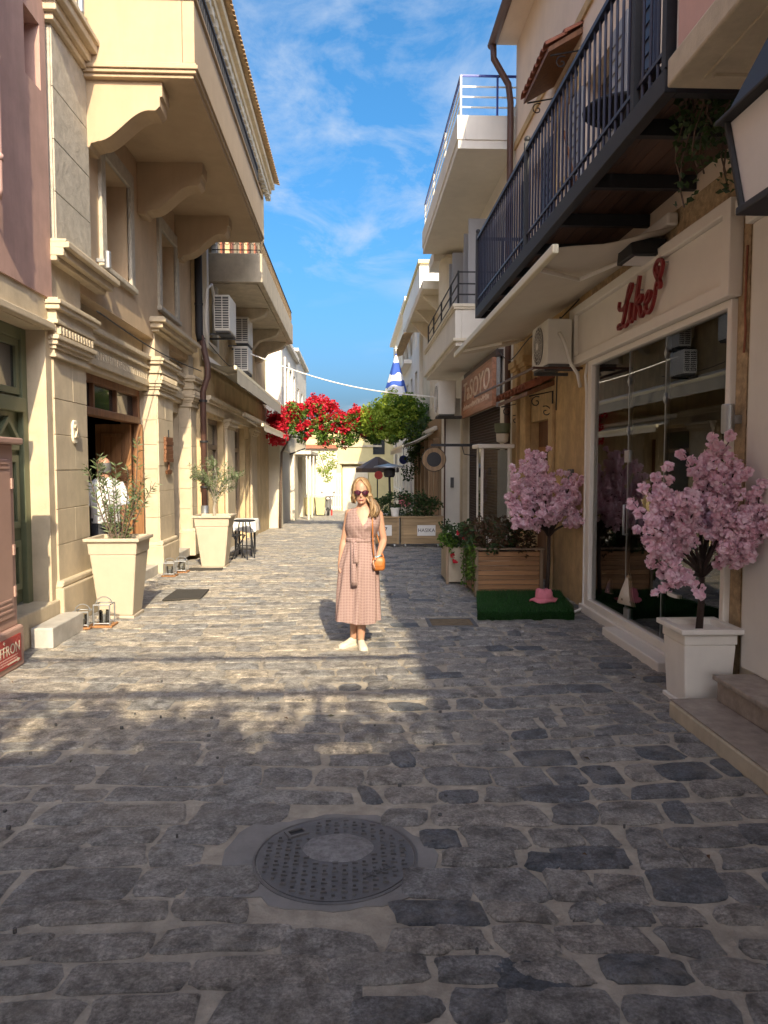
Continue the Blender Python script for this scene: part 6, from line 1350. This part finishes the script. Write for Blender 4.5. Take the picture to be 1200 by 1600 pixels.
# made-up pergola added out of view behind the camera to shade the foreground
pg = thing('added_shade_pergola','added vine pergola out of view behind the camera, put in to shade the foreground','pergola',(0,-5,0)); PZ = 4.5
for y in (-0.28,-1.32,-2.9,-4.6,-6.3,-8.0): MB().box(-3.08,2.78,y-(.03 if y>-1 else .04 if y>-2 else .06),y+(.03 if y>-1 else .04 if y>-2 else .06),PZ-(.03 if y>-1 else .04 if y>-2 else .07),PZ+(.03 if y>-1 else .04 if y>-2 else .07)).build('beam', M['cedar'], pg)
for x in (-2.6,-0.55,1.0,2.4): MB().box(x-.03,x+.03,-8.1,-1.3,PZ+.071,PZ+.13).build('rafter', M['cedar'], pg)
MB().box(-3.08,2.78,-11.5,-2.75,PZ+.131,PZ+.16).build('reed_roof', M['reed'], pg)  # added opaque roof, makes the foreground shade solid
pts = []
for _ in range(190): pts += shrub_points((R(-3.0,2.7),-2.75+0.7*random.random()**2.0+.12*sin(_),PZ+R(.05,.4)),(.16,.16,.12),24)
for _ in range(9): pts += shrub_points((R(-3.0,0.2),R(-1.9,-1.4),PZ+R(0,.25)),(.15,.12,.1),22)
leaves(pts,.10,.65).build('foliage', M['leafgreen'], pg)

# chewing gum spots and small litter pressed into the foreground paving
mb = MB()
for k in range(34):
    x, y = R(-2.6,2.0), R(2.3,6.0)
    if math.hypot(x-MHC[0],y-MHC[1]) < 0.5: continue
    r = R(.005,.012); mb.prism([(x+r*R(.7,1.2)*cos(a),y+r*R(.7,1.2)*sin(a)) for a in [2*pi*q/9 for q in range(9)]],'z',0.004,0.0215)
o = mb.build('gum_spots', M['acdark'], street, kind='stuff')
mb = MB()
for k in range(60):
    x, y = R(-2.9,2.4), R(2.6,16); z = zg(y)+.022; a = R(0,6.28); l = R(.012,.03); mb.face([(x-l*cos(a),y-l*sin(a),z),(x+.4*l*sin(a),y-.4*l*cos(a),z+R(.003,.012)),(x+l*cos(a),y+l*sin(a),z),(x-.4*l*sin(a),y+.4*l*cos(a),z+R(.003,.012))])
mb.build('fallen_leaves', M['leafbronze'], street, kind='stuff', recalc=False)

# slack cables along the walls
for lab, pth in (('black cable looping along the wall above the orange door',[(2.74,9.0,3.75),(2.70,10.2,3.62),(2.72,11.4,3.70),(2.70,12.8,3.55),(2.72,14.0,3.95)]),
                 ('black cable hanging behind the round fan air conditioner',[(2.76,9.9,3.72),(2.75,9.95,3.3),(2.77,10.05,2.9),(2.78,10.1,2.5)]),
                 ('dark cable sagging along the cornice of the cream building',[(-3.0,9.0,3.56),(-2.99,11.0,3.50),(-2.98,13.0,3.52),(-2.97,14.9,3.60)]),
                 ('thin dark cable between the drainpipe and the grey awning',[(-2.95,15.0,4.3),(-2.85,17.5,4.05),(-2.8,20.0,4.15)])):
    tag(MB().tube([p for p in [tuple(q) for q in spline([(a,b,c) for a,b,c in pth],8)]],0.009,6).build('wall_cable', M['black'], smooth=True), lab, 'cable', 'cables along the walls')
# ================================================================== PEOPLE
M['skin'] = simple('skin', (0.47,0.265,0.18), 0.5, var=0.06, scale=9)
M['skin'].node_tree.nodes['Principled BSDF'].inputs['Subsurface Weight'].default_value = 0.08
M['skin_tan'] = simple('tanned_skin', (0.46,0.24,0.16), 0.5, var=0.08, scale=9)
M['lips'] = simple('lips', (0.50,0.16,0.14), 0.45)
M['lens'] = simple('purple_lens', (0.06,0.012,0.028), 0.12, spec=0.7, var=0.05)
M['gold'] = simple('gold', (0.75,0.5,0.18), 0.25, 0.9)
M['orangeleather'] = simple('tan_leather', (0.42,0.145,0.03), 0.45, var=0.15, scale=18)
M['bracelet'] = simple('blue_beads', (0.25,0.55,0.65), 0.4, var=0.3, scale=120)
M['shirt'] = simple('white_shirt', (0.72,0.72,0.72), 0.8, var=0.03)
M['trousers'] = simple('dark_trousers', (0.03,0.032,0.04), 0.8, var=0.15)
m, t, b = newmat('blonde_hair'); ge = N(t,'ShaderNodeNewGeometry'); co = coords(t)
mp = N(t,'ShaderNodeMapping'); L(t,co,mp.inputs[0]); mp.inputs['Scale'].default_value = (260,260,14)
nz = N(t,'ShaderNodeTexNoise',i_Scale=1.0,i_Detail=4.0); L(t,mp.outputs[0],nz.inputs[0])
ad = N(t,'ShaderNodeMath',operation='MULTIPLY_ADD',i_1=0.55,i_2=0.1); L(t,ge.outputs['Random Per Island'],ad.inputs[0]); a2 = N(t,'ShaderNodeMath',operation='MULTIPLY_ADD',i_1=0.7); L(t,nz.outputs[0],a2.inputs[0]); L(t,ad.outputs[0],a2.inputs[2])
cr = N(t,'ShaderNodeValToRGB'); cr.color_ramp.elements[0].position = 0.35; cr.color_ramp.elements[0].color = (0.075,0.04,0.018,1); cr.color_ramp.elements[1].position = 0.95; cr.color_ramp.elements[1].color = (0.34,0.225,0.115,1)
L(t,a2.outputs[0],cr.inputs[0]); L(t,cr.outputs[0],b.inputs['Base Color']); b.inputs['Roughness'].default_value = 0.42; M['hair'] = m
m, t, b = newmat('checked_dress'); co = coords(t); sx = N(t,'ShaderNodeSeparateXYZ'); L(t,co,sx.inputs[0])
def stripe(src, f, w):
    a = N(t,'ShaderNodeMath',operation='MULTIPLY',i_1=f); L(t,src,a.inputs[0]); q = N(t,'ShaderNodeMath',operation='FRACT'); L(t,a.outputs[0],q.inputs[0]); g = N(t,'ShaderNodeMath',operation='LESS_THAN',i_1=w); L(t,q.outputs[0],g.inputs[0]); return g.outputs[0]
mxx = N(t,'ShaderNodeMath',operation='MAXIMUM'); L(t,stripe(sx.outputs[0],70,0.40),mxx.inputs[0]); L(t,stripe(sx.outputs[2],70,0.40),mxx.inputs[1])
mx = N(t,'ShaderNodeMix',data_type='RGBA'); mx.inputs[6].default_value = (0.165,0.083,0.077,1); mx.inputs[7].default_value = (0.37,0.27,0.25,1); L(t,mxx.outputs[0],mx.inputs[0]); L(t,mx.outputs[2],b.inputs['Base Color']); b.inputs['Roughness'].default_value = 0.85; M['dress'] = m

def ell(cx, cy, rx, ry, z, n=24, a0=-pi/2): return [(cx+rx*cos(a0+2*pi*k/n), cy+ry*sin(a0+2*pi*k/n), z) for k in range(n)]
def lerp_rows(rows, z):
    for a, b in zip(rows[:-1], rows[1:]):
        if a[0] <= z <= b[0]:
            t = (z-a[0])/(b[0]-a[0]); t = t*t*(3-2*t)*0.4+t*0.6; return [a[i]+(b[i]-a[i])*t for i in range(len(a))]
    return list(rows[0] if z < rows[0][0] else rows[-1])
def hand(mb, wrist, d, palm_n, side, curl, s=1.0):
    """palm and five fingers: d = direction of the fingers, palm_n = palm normal, side = direction towards the thumb"""
    w = Vector(wrist); d = Vector(d).normalized(); side = Vector(side); side = (side-d*side.dot(d)).normalized(); pn = Vector(palm_n); pn = (pn-d*pn.dot(d)-side*pn.dot(side)).normalized()
    rings = []
    for u,hw,ht in ((0,.022,.018),(.03,.032,.016),(.06,.038,.015),(.085,.037,.013)):
        c = w+d*u*s; rings.append([c+side*hw*s*cos(a)+pn*ht*s*sin(a) for a in [2*pi*k/12 for k in range(12)]])
    mb.loft(rings)
    for k,(off,ln) in enumerate(((.027,.066),(.009,.074),(-.009,.070),(-.026,.054))):
        p = w+d*.08*s+side*off*s; path = [p-d*.015*s]; dd = d.copy()
        for j in range(3):
            ang = curl*(0.5+0.4*j); dd = (d*cos(ang)+pn*sin(ang)).normalized(); path.append(path[-1]+dd*ln*s*(.48,.32,.26)[j])
        mb.tube(path,[.0095*s,.009*s,.0082*s,.0068*s],8)
    p = w+d*.022*s+side*.024*s; q = p+(d*.6+side*.75+pn*.2).normalized()*.035*s; mb.tube([p-side*.01*s,q,q+(d*.85+side*.25+pn*.35).normalized()*.032*s],[.012*s,.0105*s,.008*s],8)
def arm(mb, sh, el_, wr, r=(.044,.038,.034,.037,.028,.021)):
    sh, el_, wr = Vector(sh), Vector(el_), Vector(wr)
    mb.tube([sh,sh.lerp(el_,.4),sh.lerp(el_,.95),el_.lerp(wr,.22),el_.lerp(wr,.65),wr],list(r),12)
def leg(mb, hp, kn, an, r=(.078,.065,.048,.052,.045,.033)):
    hp, kn, an = Vector(hp), Vector(kn), Vector(an); mb.tube([hp,hp.lerp(kn,.5),kn,kn.lerp(an,.25),kn.lerp(an,.6),an],list(r),14)
def remesh(o, v, it=4):
    m = o.modifiers.new('remesh','REMESH'); m.mode = 'VOXEL'; m.voxel_size = v; m.use_smooth_shade = True
    s = o.modifiers.new('smooth','SMOOTH'); s.iterations = it; s.factor = 0.5
def shoe(parent, heel, d, mat, s=1.0, sole=None):
    h = Vector(heel); d = Vector((d[0],d[1],0)).normalized(); w = Vector((-d.y,d.x,0)); z = Vector((0,0,1)); rings = []
    for u,hw,ht in ((-.04,.018,.05),(-.03,.030,.075),(.0,.035,.09),(.05,.036,.085),(.10,.039,.062),(.16,.044,.046),(.20,.036,.036),(.215,.018,.024)):
        c = h+d*u*s; rings.append([c+w*hw*s*cos(a)+z*(ht*s*(0.5+0.5*sin(a)) if sin(a) > 0 else ht*s*0.5*(1+max(sin(a)*2,-1)*0.9))+z*.012 for a in [2*pi*k/16 for k in range(16)]])
    o = MB().loft(rings).build('shoe', mat, parent, smooth=True)
    MB().loft([[h+d*u*s+w*hw*s*q+z*zz for u,hw,q in ((-.045,.022,-1),(.0,.040,-1),(.08,.042,-1),(.16,.049,-1),(.205,.036,-1),(.222,.0,1),(.205,.036,1),(.16,.049,1),(.08,.042,1),(.0,.040,1),(-.045,.022,1))] for zz in (.002,.026)]).build('sole', sole or mat, o, bevel=.004)
    return o
# ---------------- the woman
WY = 7.05
wm = thing('person','person in a checked sleeveless midi dress and sunglasses standing in the street','person',(0.05,WY,0))
TOR = [(0.80,.055,0,.150,.115),(0.90,.055,0,.158,.118),(0.98,.062,0,.140,.105),(1.045,.072,0,.116,.088),(1.11,.082,-.004,.126,.100),(1.19,.094,-.010,.146,.118),(1.25,.100,-.004,.150,.104),(1.305,.104,0,.152,.082),(1.335,.104,0,.120,.068),(1.352,.102,0,.066,.058),(1.385,.096,-.006,.049,.050),(1.43,.090,-.012,.046,.050)]
mb = MB().loft([ell(r[1],WY+r[2],r[3],r[4],r[0]) for r in TOR])
HX, HY = .083, WY-.02
HD = [(1.388,.020,.024,-.048),(1.398,.038,.046,-.034),(1.42,.050,.064,-.016),(1.45,.059,.078,-.004),(1.485,.065,.088,.002),(1.52,.069,.094,.006),(1.555,.068,.094,.008),(1.585,.058,.082,.008),(1.605,.040,.056,.006),(1.617,.012,.016,.004)]
mb.loft([ell(HX,HY+r[3],r[1],r[2],r[0]) for r in HD])
mb.tube([(HX-.002,HY-.086,1.50),(HX-.004,HY-.099,1.478),(HX-.004,HY-.104,1.462),(HX-.003,HY-.092,1.452)],[.008,.010,.0125,.009],8)
for s in (-1,1): mb.ball((HX+s*.072,HY+.005,1.475),.012,.02,.03)
mb.ball((HX-.004,HY-.078,1.40),.018,.014,.014); mb.ball((HX-.003,HY-.088,1.428),.022,.010,.010)
arm(mb,(-.030,WY+.005,1.295),(-.085,WY+.03,1.03),(-.125,WY-.02,.80)); hand(mb,(-.125,WY-.02,.805),(-.05,-.05,-1),(1,-.1,0),(-.1,-1,0),.45)
arm(mb,(.245,WY+.005,1.295),(.298,WY+.03,1.03),(.232,WY-.12,.875)); hand(mb,(.235,WY-.115,.88),(-.62,-.55,-.62),(.3,.2,-.9),(-.3,-.9,.4),1.0)
for s in (-.030,.240): mb.ball((s+(.008 if s<0 else -.008),WY,1.29),.052,.05,.048)
leg(mb,(.115,WY,.86),(.095,WY-.03,.47),(.075,WY-.005,.075)); leg(mb,(.0,WY,.86),(.025,WY+.02,.47),(.005,WY+.07,.075))
body = mb.build('body', M['skin'], wm, smooth=True); remesh(body, .006, 5)
MB().tube([(HX-.027,HY-.090,1.432),(HX-.012,HY-.097,1.428),(HX-.003,HY-.099,1.430),(HX+.008,HY-.096,1.428),(HX+.022,HY-.088,1.433)],[.002,.006,.0065,.006,.002],8).build('lips', M['lips'], body, smooth=True)
# sunglasses
sgl = MB().tube([(HX-.074,HY-.01,1.502),(HX-.066,HY-.075,1.505),(HX-.03,HY-.103,1.510),(HX,HY-.110,1.504),(HX+.03,HY-.103,1.510),(HX+.066,HY-.075,1.505),(HX+.074,HY-.01,1.502)],.0045,6).build('sunglasses', M['lens'], wm, smooth=True)
for s in (-1,1):
    ring = lambda f, y: [(HX+s*.034+s*.030*f*cos(a)*(1+.12*cos(2*a)),HY+y+.020*(cos(a) if s>0 else cos(a))*s*s*(1 if cos(a)*1>0 else -.25)*f,1.494+.025*f*sin(a)*(1+.12*cos(a))) for a in [2*pi*k/20 for k in range(20)]]
    MB().loft([ring(.3,-.108),ring(.8,-.106),ring(1.0,-.100),ring(.95,-.092)]).build('lens', M['lens'], sgl, smooth=True)
# hair: overlapping locks swept from the parting
hr = MB()
def scalp(phi, th, k=1.0):      # th 0 = crown, phi 0 = front
    return Vector((HX+(.076*k)*sin(th)*sin(phi), HY+.010-(.100*k)*sin(th)*cos(phi), 1.520+.108*k*cos(th)))
for q in range(150):
    phi = R(-pi,pi); front = abs(phi) < 1.0
    path = []; thmax = 1.02 if front else 1.9
    swing = (1 if phi > -.25 else -1)
    for k in range(6):
        th = .08+(thmax-.08)*k/5; ph = phi+(swing*.75*(k/5)**1.2 if front else 0); path.append(scalp(ph,th,1.03+R(0,.05)))
    last = path[-1]; side = last.x-HX
    if front: 
        ph = phi+swing*.75
        for k in range(1,4): path.append(scalp(ph+swing*(.18*k+.1),1.02+.28*k,1.07+R(0,.04)))
        last = path[-1]; side = last.x-HX
    ln_ = R(.10,.17) if side > -.02 else R(.03,.10)
    sgn = 1 if side > 0 else -1; fx = R(.02,.055) if sgn > 0 else -R(-.005,.018); fy = -R(.02,.10) if side > .02 else R(0,.03)
    f0 = R(0,6)
    for k in range(1,8):
        u = k/7; path.append(last+Vector((fx*u*1.0+.010*sin(f0+u*7),fy*u+.010*cos(f0+u*6),-ln_*u)))
    n_ = len(path); hr.tube(path,[(.007+.006*sin(pi*min(1,(j+1)/n_)))*(1 if j<n_-2 else .6 if j<n_-1 else .25) for j in range(n_)],6)
for q in range(26):             # the bundle lying forward on her left shoulder
    x0 = HX+R(.045,.095); y0 = HY-R(-.02,.06); path = []
    f0 = R(0,6); ex = R(-.01,.055)
    for k in range(9): u = k/8; path.append((x0+ex*u+.035*sin(pi*u*.9)+.010*sin(f0+6*u),y0-.055*sin(pi*u*.6)+.008*cos(f0+7*u),1.46-.20*u*R(.95,1.05)))
    hr.tube(path,[.006,.010,.012,.013,.013,.012,.010,.007,.003],6)
hr.build('hair', M['hair'], wm, smooth=True)
# dress
dr = MB(); n = 80; rows = []
def ztop(ph):
    a = abs(math.degrees(ph)); a = 360-a if a > 180 else a
    if a < 34: return 1.175+(1.345-1.175)*(a/34)
    if a < 58: return 1.345
    if a < 122: return 1.345-.085*sin(pi*(a-58)/64)
    return 1.345
for j in range(15):
    row = []
    for k in range(n):
        ph = 2*pi*k/n; ph = ph if ph <= pi else ph-2*pi
        zt = ztop(ph); z = 1.045+(zt-1.045)*j/14; r = lerp_rows(TOR,z); o_ = .013+(.010*sin(pi*j/14)) + .006*sin(ph*3+j*.8)*(1-j/14)+.007*noise.noise(Vector((ph*5+j*.35,j*.25,2)))
        row.append((r[1]+(r[3]+o_)*sin(ph),WY+r[2]-(r[4]+o_)*cos(ph),z))
    rows.append(row)
dr.loft(rows,cap=False)
# one front panel crosses over the other
lap = []
for j in range(10):
    u = j/9; row = []
    for k in range(6):
        ph = math.radians(-30+u*52-(5-k)*5); z = 1.335-.285*u+(.012 if k == 5 else 0); r = lerp_rows(TOR,z); o_ = .026 if k > 2 else .020
        row.append((r[1]+(r[3]+o_)*sin(ph),WY+r[2]-(r[4]+o_)*cos(ph),z))
    lap.append(row)
rows = []
for j in range(20):
    u = j/19; z = 1.05-(1.05-.27)*u; row = []
    for k in range(n):
        ph = 2*pi*k/n; rx = .128+.050*min(1,u*3.2)+.042*u; ry = .102+.045*min(1,u*3)+.040*u; pl = u**.7*(.016*sin(ph*9+.6+2*u)+.011*sin(ph*15+1+1.5*u)+.018*sin(ph*4-u*1.4)+.012*noise.noise(Vector((ph*3,u*2,1))))
        row.append((.072-.027*u+(rx+pl)*sin(ph),WY-(ry+pl)*cos(ph),z-(0.012*sin(ph*3+1)*(u>.97))))
    rows.append(row)
dress = dr.build('dress_bodice', M['dress'], wm, smooth=True)
MB().loft(lap,cap=False,closed=False).build('wrap_edge', M['dress'], dress, smooth=True)
MB().loft(rows,cap=False).build('dress_skirt', M['dress'], wm, smooth=True)
bl = MB().loft([[(.072+(.131+o_)*sin(2*pi*k/40),WY-(.105+o_)*cos(2*pi*k/40),z) for k in range(40)] for z,o_ in ((1.025,.004),(1.03,.010),(1.06,.010),(1.065,.002))],cap=False).build('belt', M['dress'], wm, smooth=True)
MB().ball((.005,WY-.118,1.035),.024,.016,.02).build('belt_knot', M['dress'], bl, smooth=True)
for x0,x1,l,w_ in ((-.002,.015,.40,.030),(.02,.03,.19,.026)):
    MB().loft([[(x0+(x1-x0)*u-w_*(.5+.5*u),WY-.125-.075*min(1,u*2.2)+.008*sin(6*u),1.03-l*u),(x0+(x1-x0)*u+w_*(.5+.5*u),WY-.128-.075*min(1,u*2.2)+.010*sin(5*u+1),1.03-l*u),(x0+(x1-x0)*u+w_*(.5+.5*u),WY-.122-.075*min(1,u*2.2)+.010*sin(5*u+1),1.03-l*u),(x0+(x1-x0)*u-w_*(.5+.5*u),WY-.119-.075*min(1,u*2.2)+.008*sin(6*u),1.03-l*u)] for u in [k/8 for k in range(9)]]).build('belt_end', M['dress'], bl, smooth=True)
M['shoewhite'] = simple('white_canvas_shoe',(0.62,0.58,0.48),.7,var=.04)
shoe(wm,(.075,WY+.02,.0),(.16,-1),M['shoewhite'],.92); shoe(wm,(.01,WY+.08,.0),(-.75,-.75),M['shoewhite'],.92)
br = MB().tube([(.232+.026*cos(a)*.9,WY-.12+.026*sin(a),.895+.010*cos(a)) for a in [2*pi*k/16 for k in range(17)]],.007,6).build('bracelet', M['bracelet'], wm, smooth=True)
MB().tube([(HX+.070+.013*cos(a)*.3,HY-.012,1.425+.016*sin(a)) for a in [2*pi*k/14 for k in range(15)]],.003,5).build('earring', M['gold'], wm)
bag = thing('shoulder_bag','small tan leather shoulder bag held at the hip of the woman','bag',(.24,WY-.12,.76))
n = 24
def sup(cx,cy,rx,ry,z): return [(cx+rx*math.copysign(abs(cos(a))**.6,cos(a)),cy+ry*math.copysign(abs(sin(a))**.6,sin(a)),z) for a in [2*pi*k/n for k in range(n)]]
MB().loft([sup(.243,WY-.115,rx,ry,z) for rx,ry,z in ((.03,.02,.762),(.052,.034,.768),(.060,.040,.79),(.062,.042,.83),(.058,.038,.865),(.048,.028,.885),(.03,.015,.89))]).build('pouch', M['orangeleather'], bag, smooth=True)
MB().loft([sup(.243,WY-.117,rx,ry,z) for rx,ry,z in ((.050,.047,.805),(.060,.047,.815),(.061,.045,.845),(.059,.040,.872),(.045,.028,.890))],cap=False).build('flap', M['orangeleather'], bag, smooth=True)
MB().tube([(.20,WY-.12,.88),(.192,WY-.135,.95),(.187,WY-.14,1.10),(.185,WY-.140,1.20),(.182,WY-.115,1.29),(.178,WY-.05,1.352),(.178,WY+.04,1.345),(.20,WY+.10,1.2),(.27,WY+.02,.95),(.29,WY-.10,.88)],.0065,6).build('strap', M['orangeleather'], bag, smooth=True)
# ---------------- the man in the doorway
mn = thing('person','bald person in a white shirt standing in the large doorway','person',(-3.16,9.62,0.16))
mx_, my_, mz = -3.16, 9.62, 0.16
F = Vector((-.55,.83,0)); Sd = Vector((.83,.55,0))             # facing into the house, right-hand side
def mp_(u, v, z): p = Vector((mx_,my_,mz+z))+Sd*u+F*v; return (p.x,p.y,p.z)
def mell(cu, cv, ru, rv, z, n=22): return [mp_(cu+ru*cos(2*pi*k/n),cv+rv*sin(2*pi*k/n),z) for k in range(n)]
mb = MB().loft([mell(0,0,ru,rv,z) for ru,rv,z in ((.15,.11,.85),(.155,.12,1.0),(.17,.12,1.2),(.19,.11,1.33),(.12,.08,1.40),(.06,.06,1.43),(.055,.06,1.5))])
mb.loft([mell(0,.02+cv,ru,rv,z) for ru,rv,z,cv in ((.03,.03,1.44,.05),(.055,.07,1.46,.02),(.068,.088,1.50,.01),(.076,.098,1.56,0),(.076,.098,1.61,0),(.06,.08,1.66,0),(.03,.04,1.685,0),(.005,.008,1.69,0))])
for s in (-1,1): mb.ball(mp_(s*.078,.0,1.545),.013,.02,.03)
mb.tube([mp_(0,.10,1.57),mp_(0,.125,1.54),mp_(0,.105,1.525)],[.009,.013,.009],8)
for s in (-1,1):
    mb.tube([mp_(s*.2,0,1.34),mp_(s*.235,0,1.2),mp_(s*.25,-.02,1.06),mp_(s*.25,.06,.92),mp_(s*.24,.12,.82)],[.055,.047,.042,.038,.027],12)
    hand(mb,mp_(s*.24,.12,.825),F*.6+Vector((0,0,-.8)),Sd*(-s),F,.5,1.05)
    mb.tube([mp_(s*.09,0,.9),mp_(s*.10,0,.48),mp_(s*.10,-.01,.08)],[.085,.06,.045],12)
b_ = mb.build('body', M['skin_tan'], mn, smooth=True); remesh(b_,.008,4)
shm = MB().loft([mell(0,0,ru+.014,rv+.018,z,28) for ru,rv,z in ((.168,.128,.86),(.165,.128,1.0),(.178,.126,1.18),(.20,.118,1.33),(.13,.09,1.405),(.072,.072,1.435))],cap=False)
for s in (-1,1): shm.tube([mp_(s*.17,0,1.355),mp_(s*.215,0,1.27),mp_(s*.24,0,1.15),mp_(s*.25,-.01,1.08)],[.062,.066,.062,.060],14,cap=False)
shm.build('shirt', M['shirt'], mn, smooth=True)
tr_ = MB().loft([mell(0,0,ru,rv,z) for ru,rv,z in ((.165,.125,.80),(.17,.13,.90),(.16,.12,.98))],cap=False)
for s in (-1,1): tr_.tube([mp_(s*.09,0,.92),mp_(s*.10,0,.5),mp_(s*.10,-.01,.07)],[.095,.078,.065],14)
tr_.build('trousers', M['trousers'], mn, smooth=True)
MB().loft([mell(0,.0,ru,rv,z) for ru,rv,z in ((.079,.10,1.50),(.083,.104,1.55),(.081,.102,1.60),(.072,.094,1.62))],cap=False).build('hair_fringe', M['acdark'], mn, smooth=True)
for s in (-1,1): shoe(mn,mp_(s*.10,-.03,0),F,M['ink'],1.1)
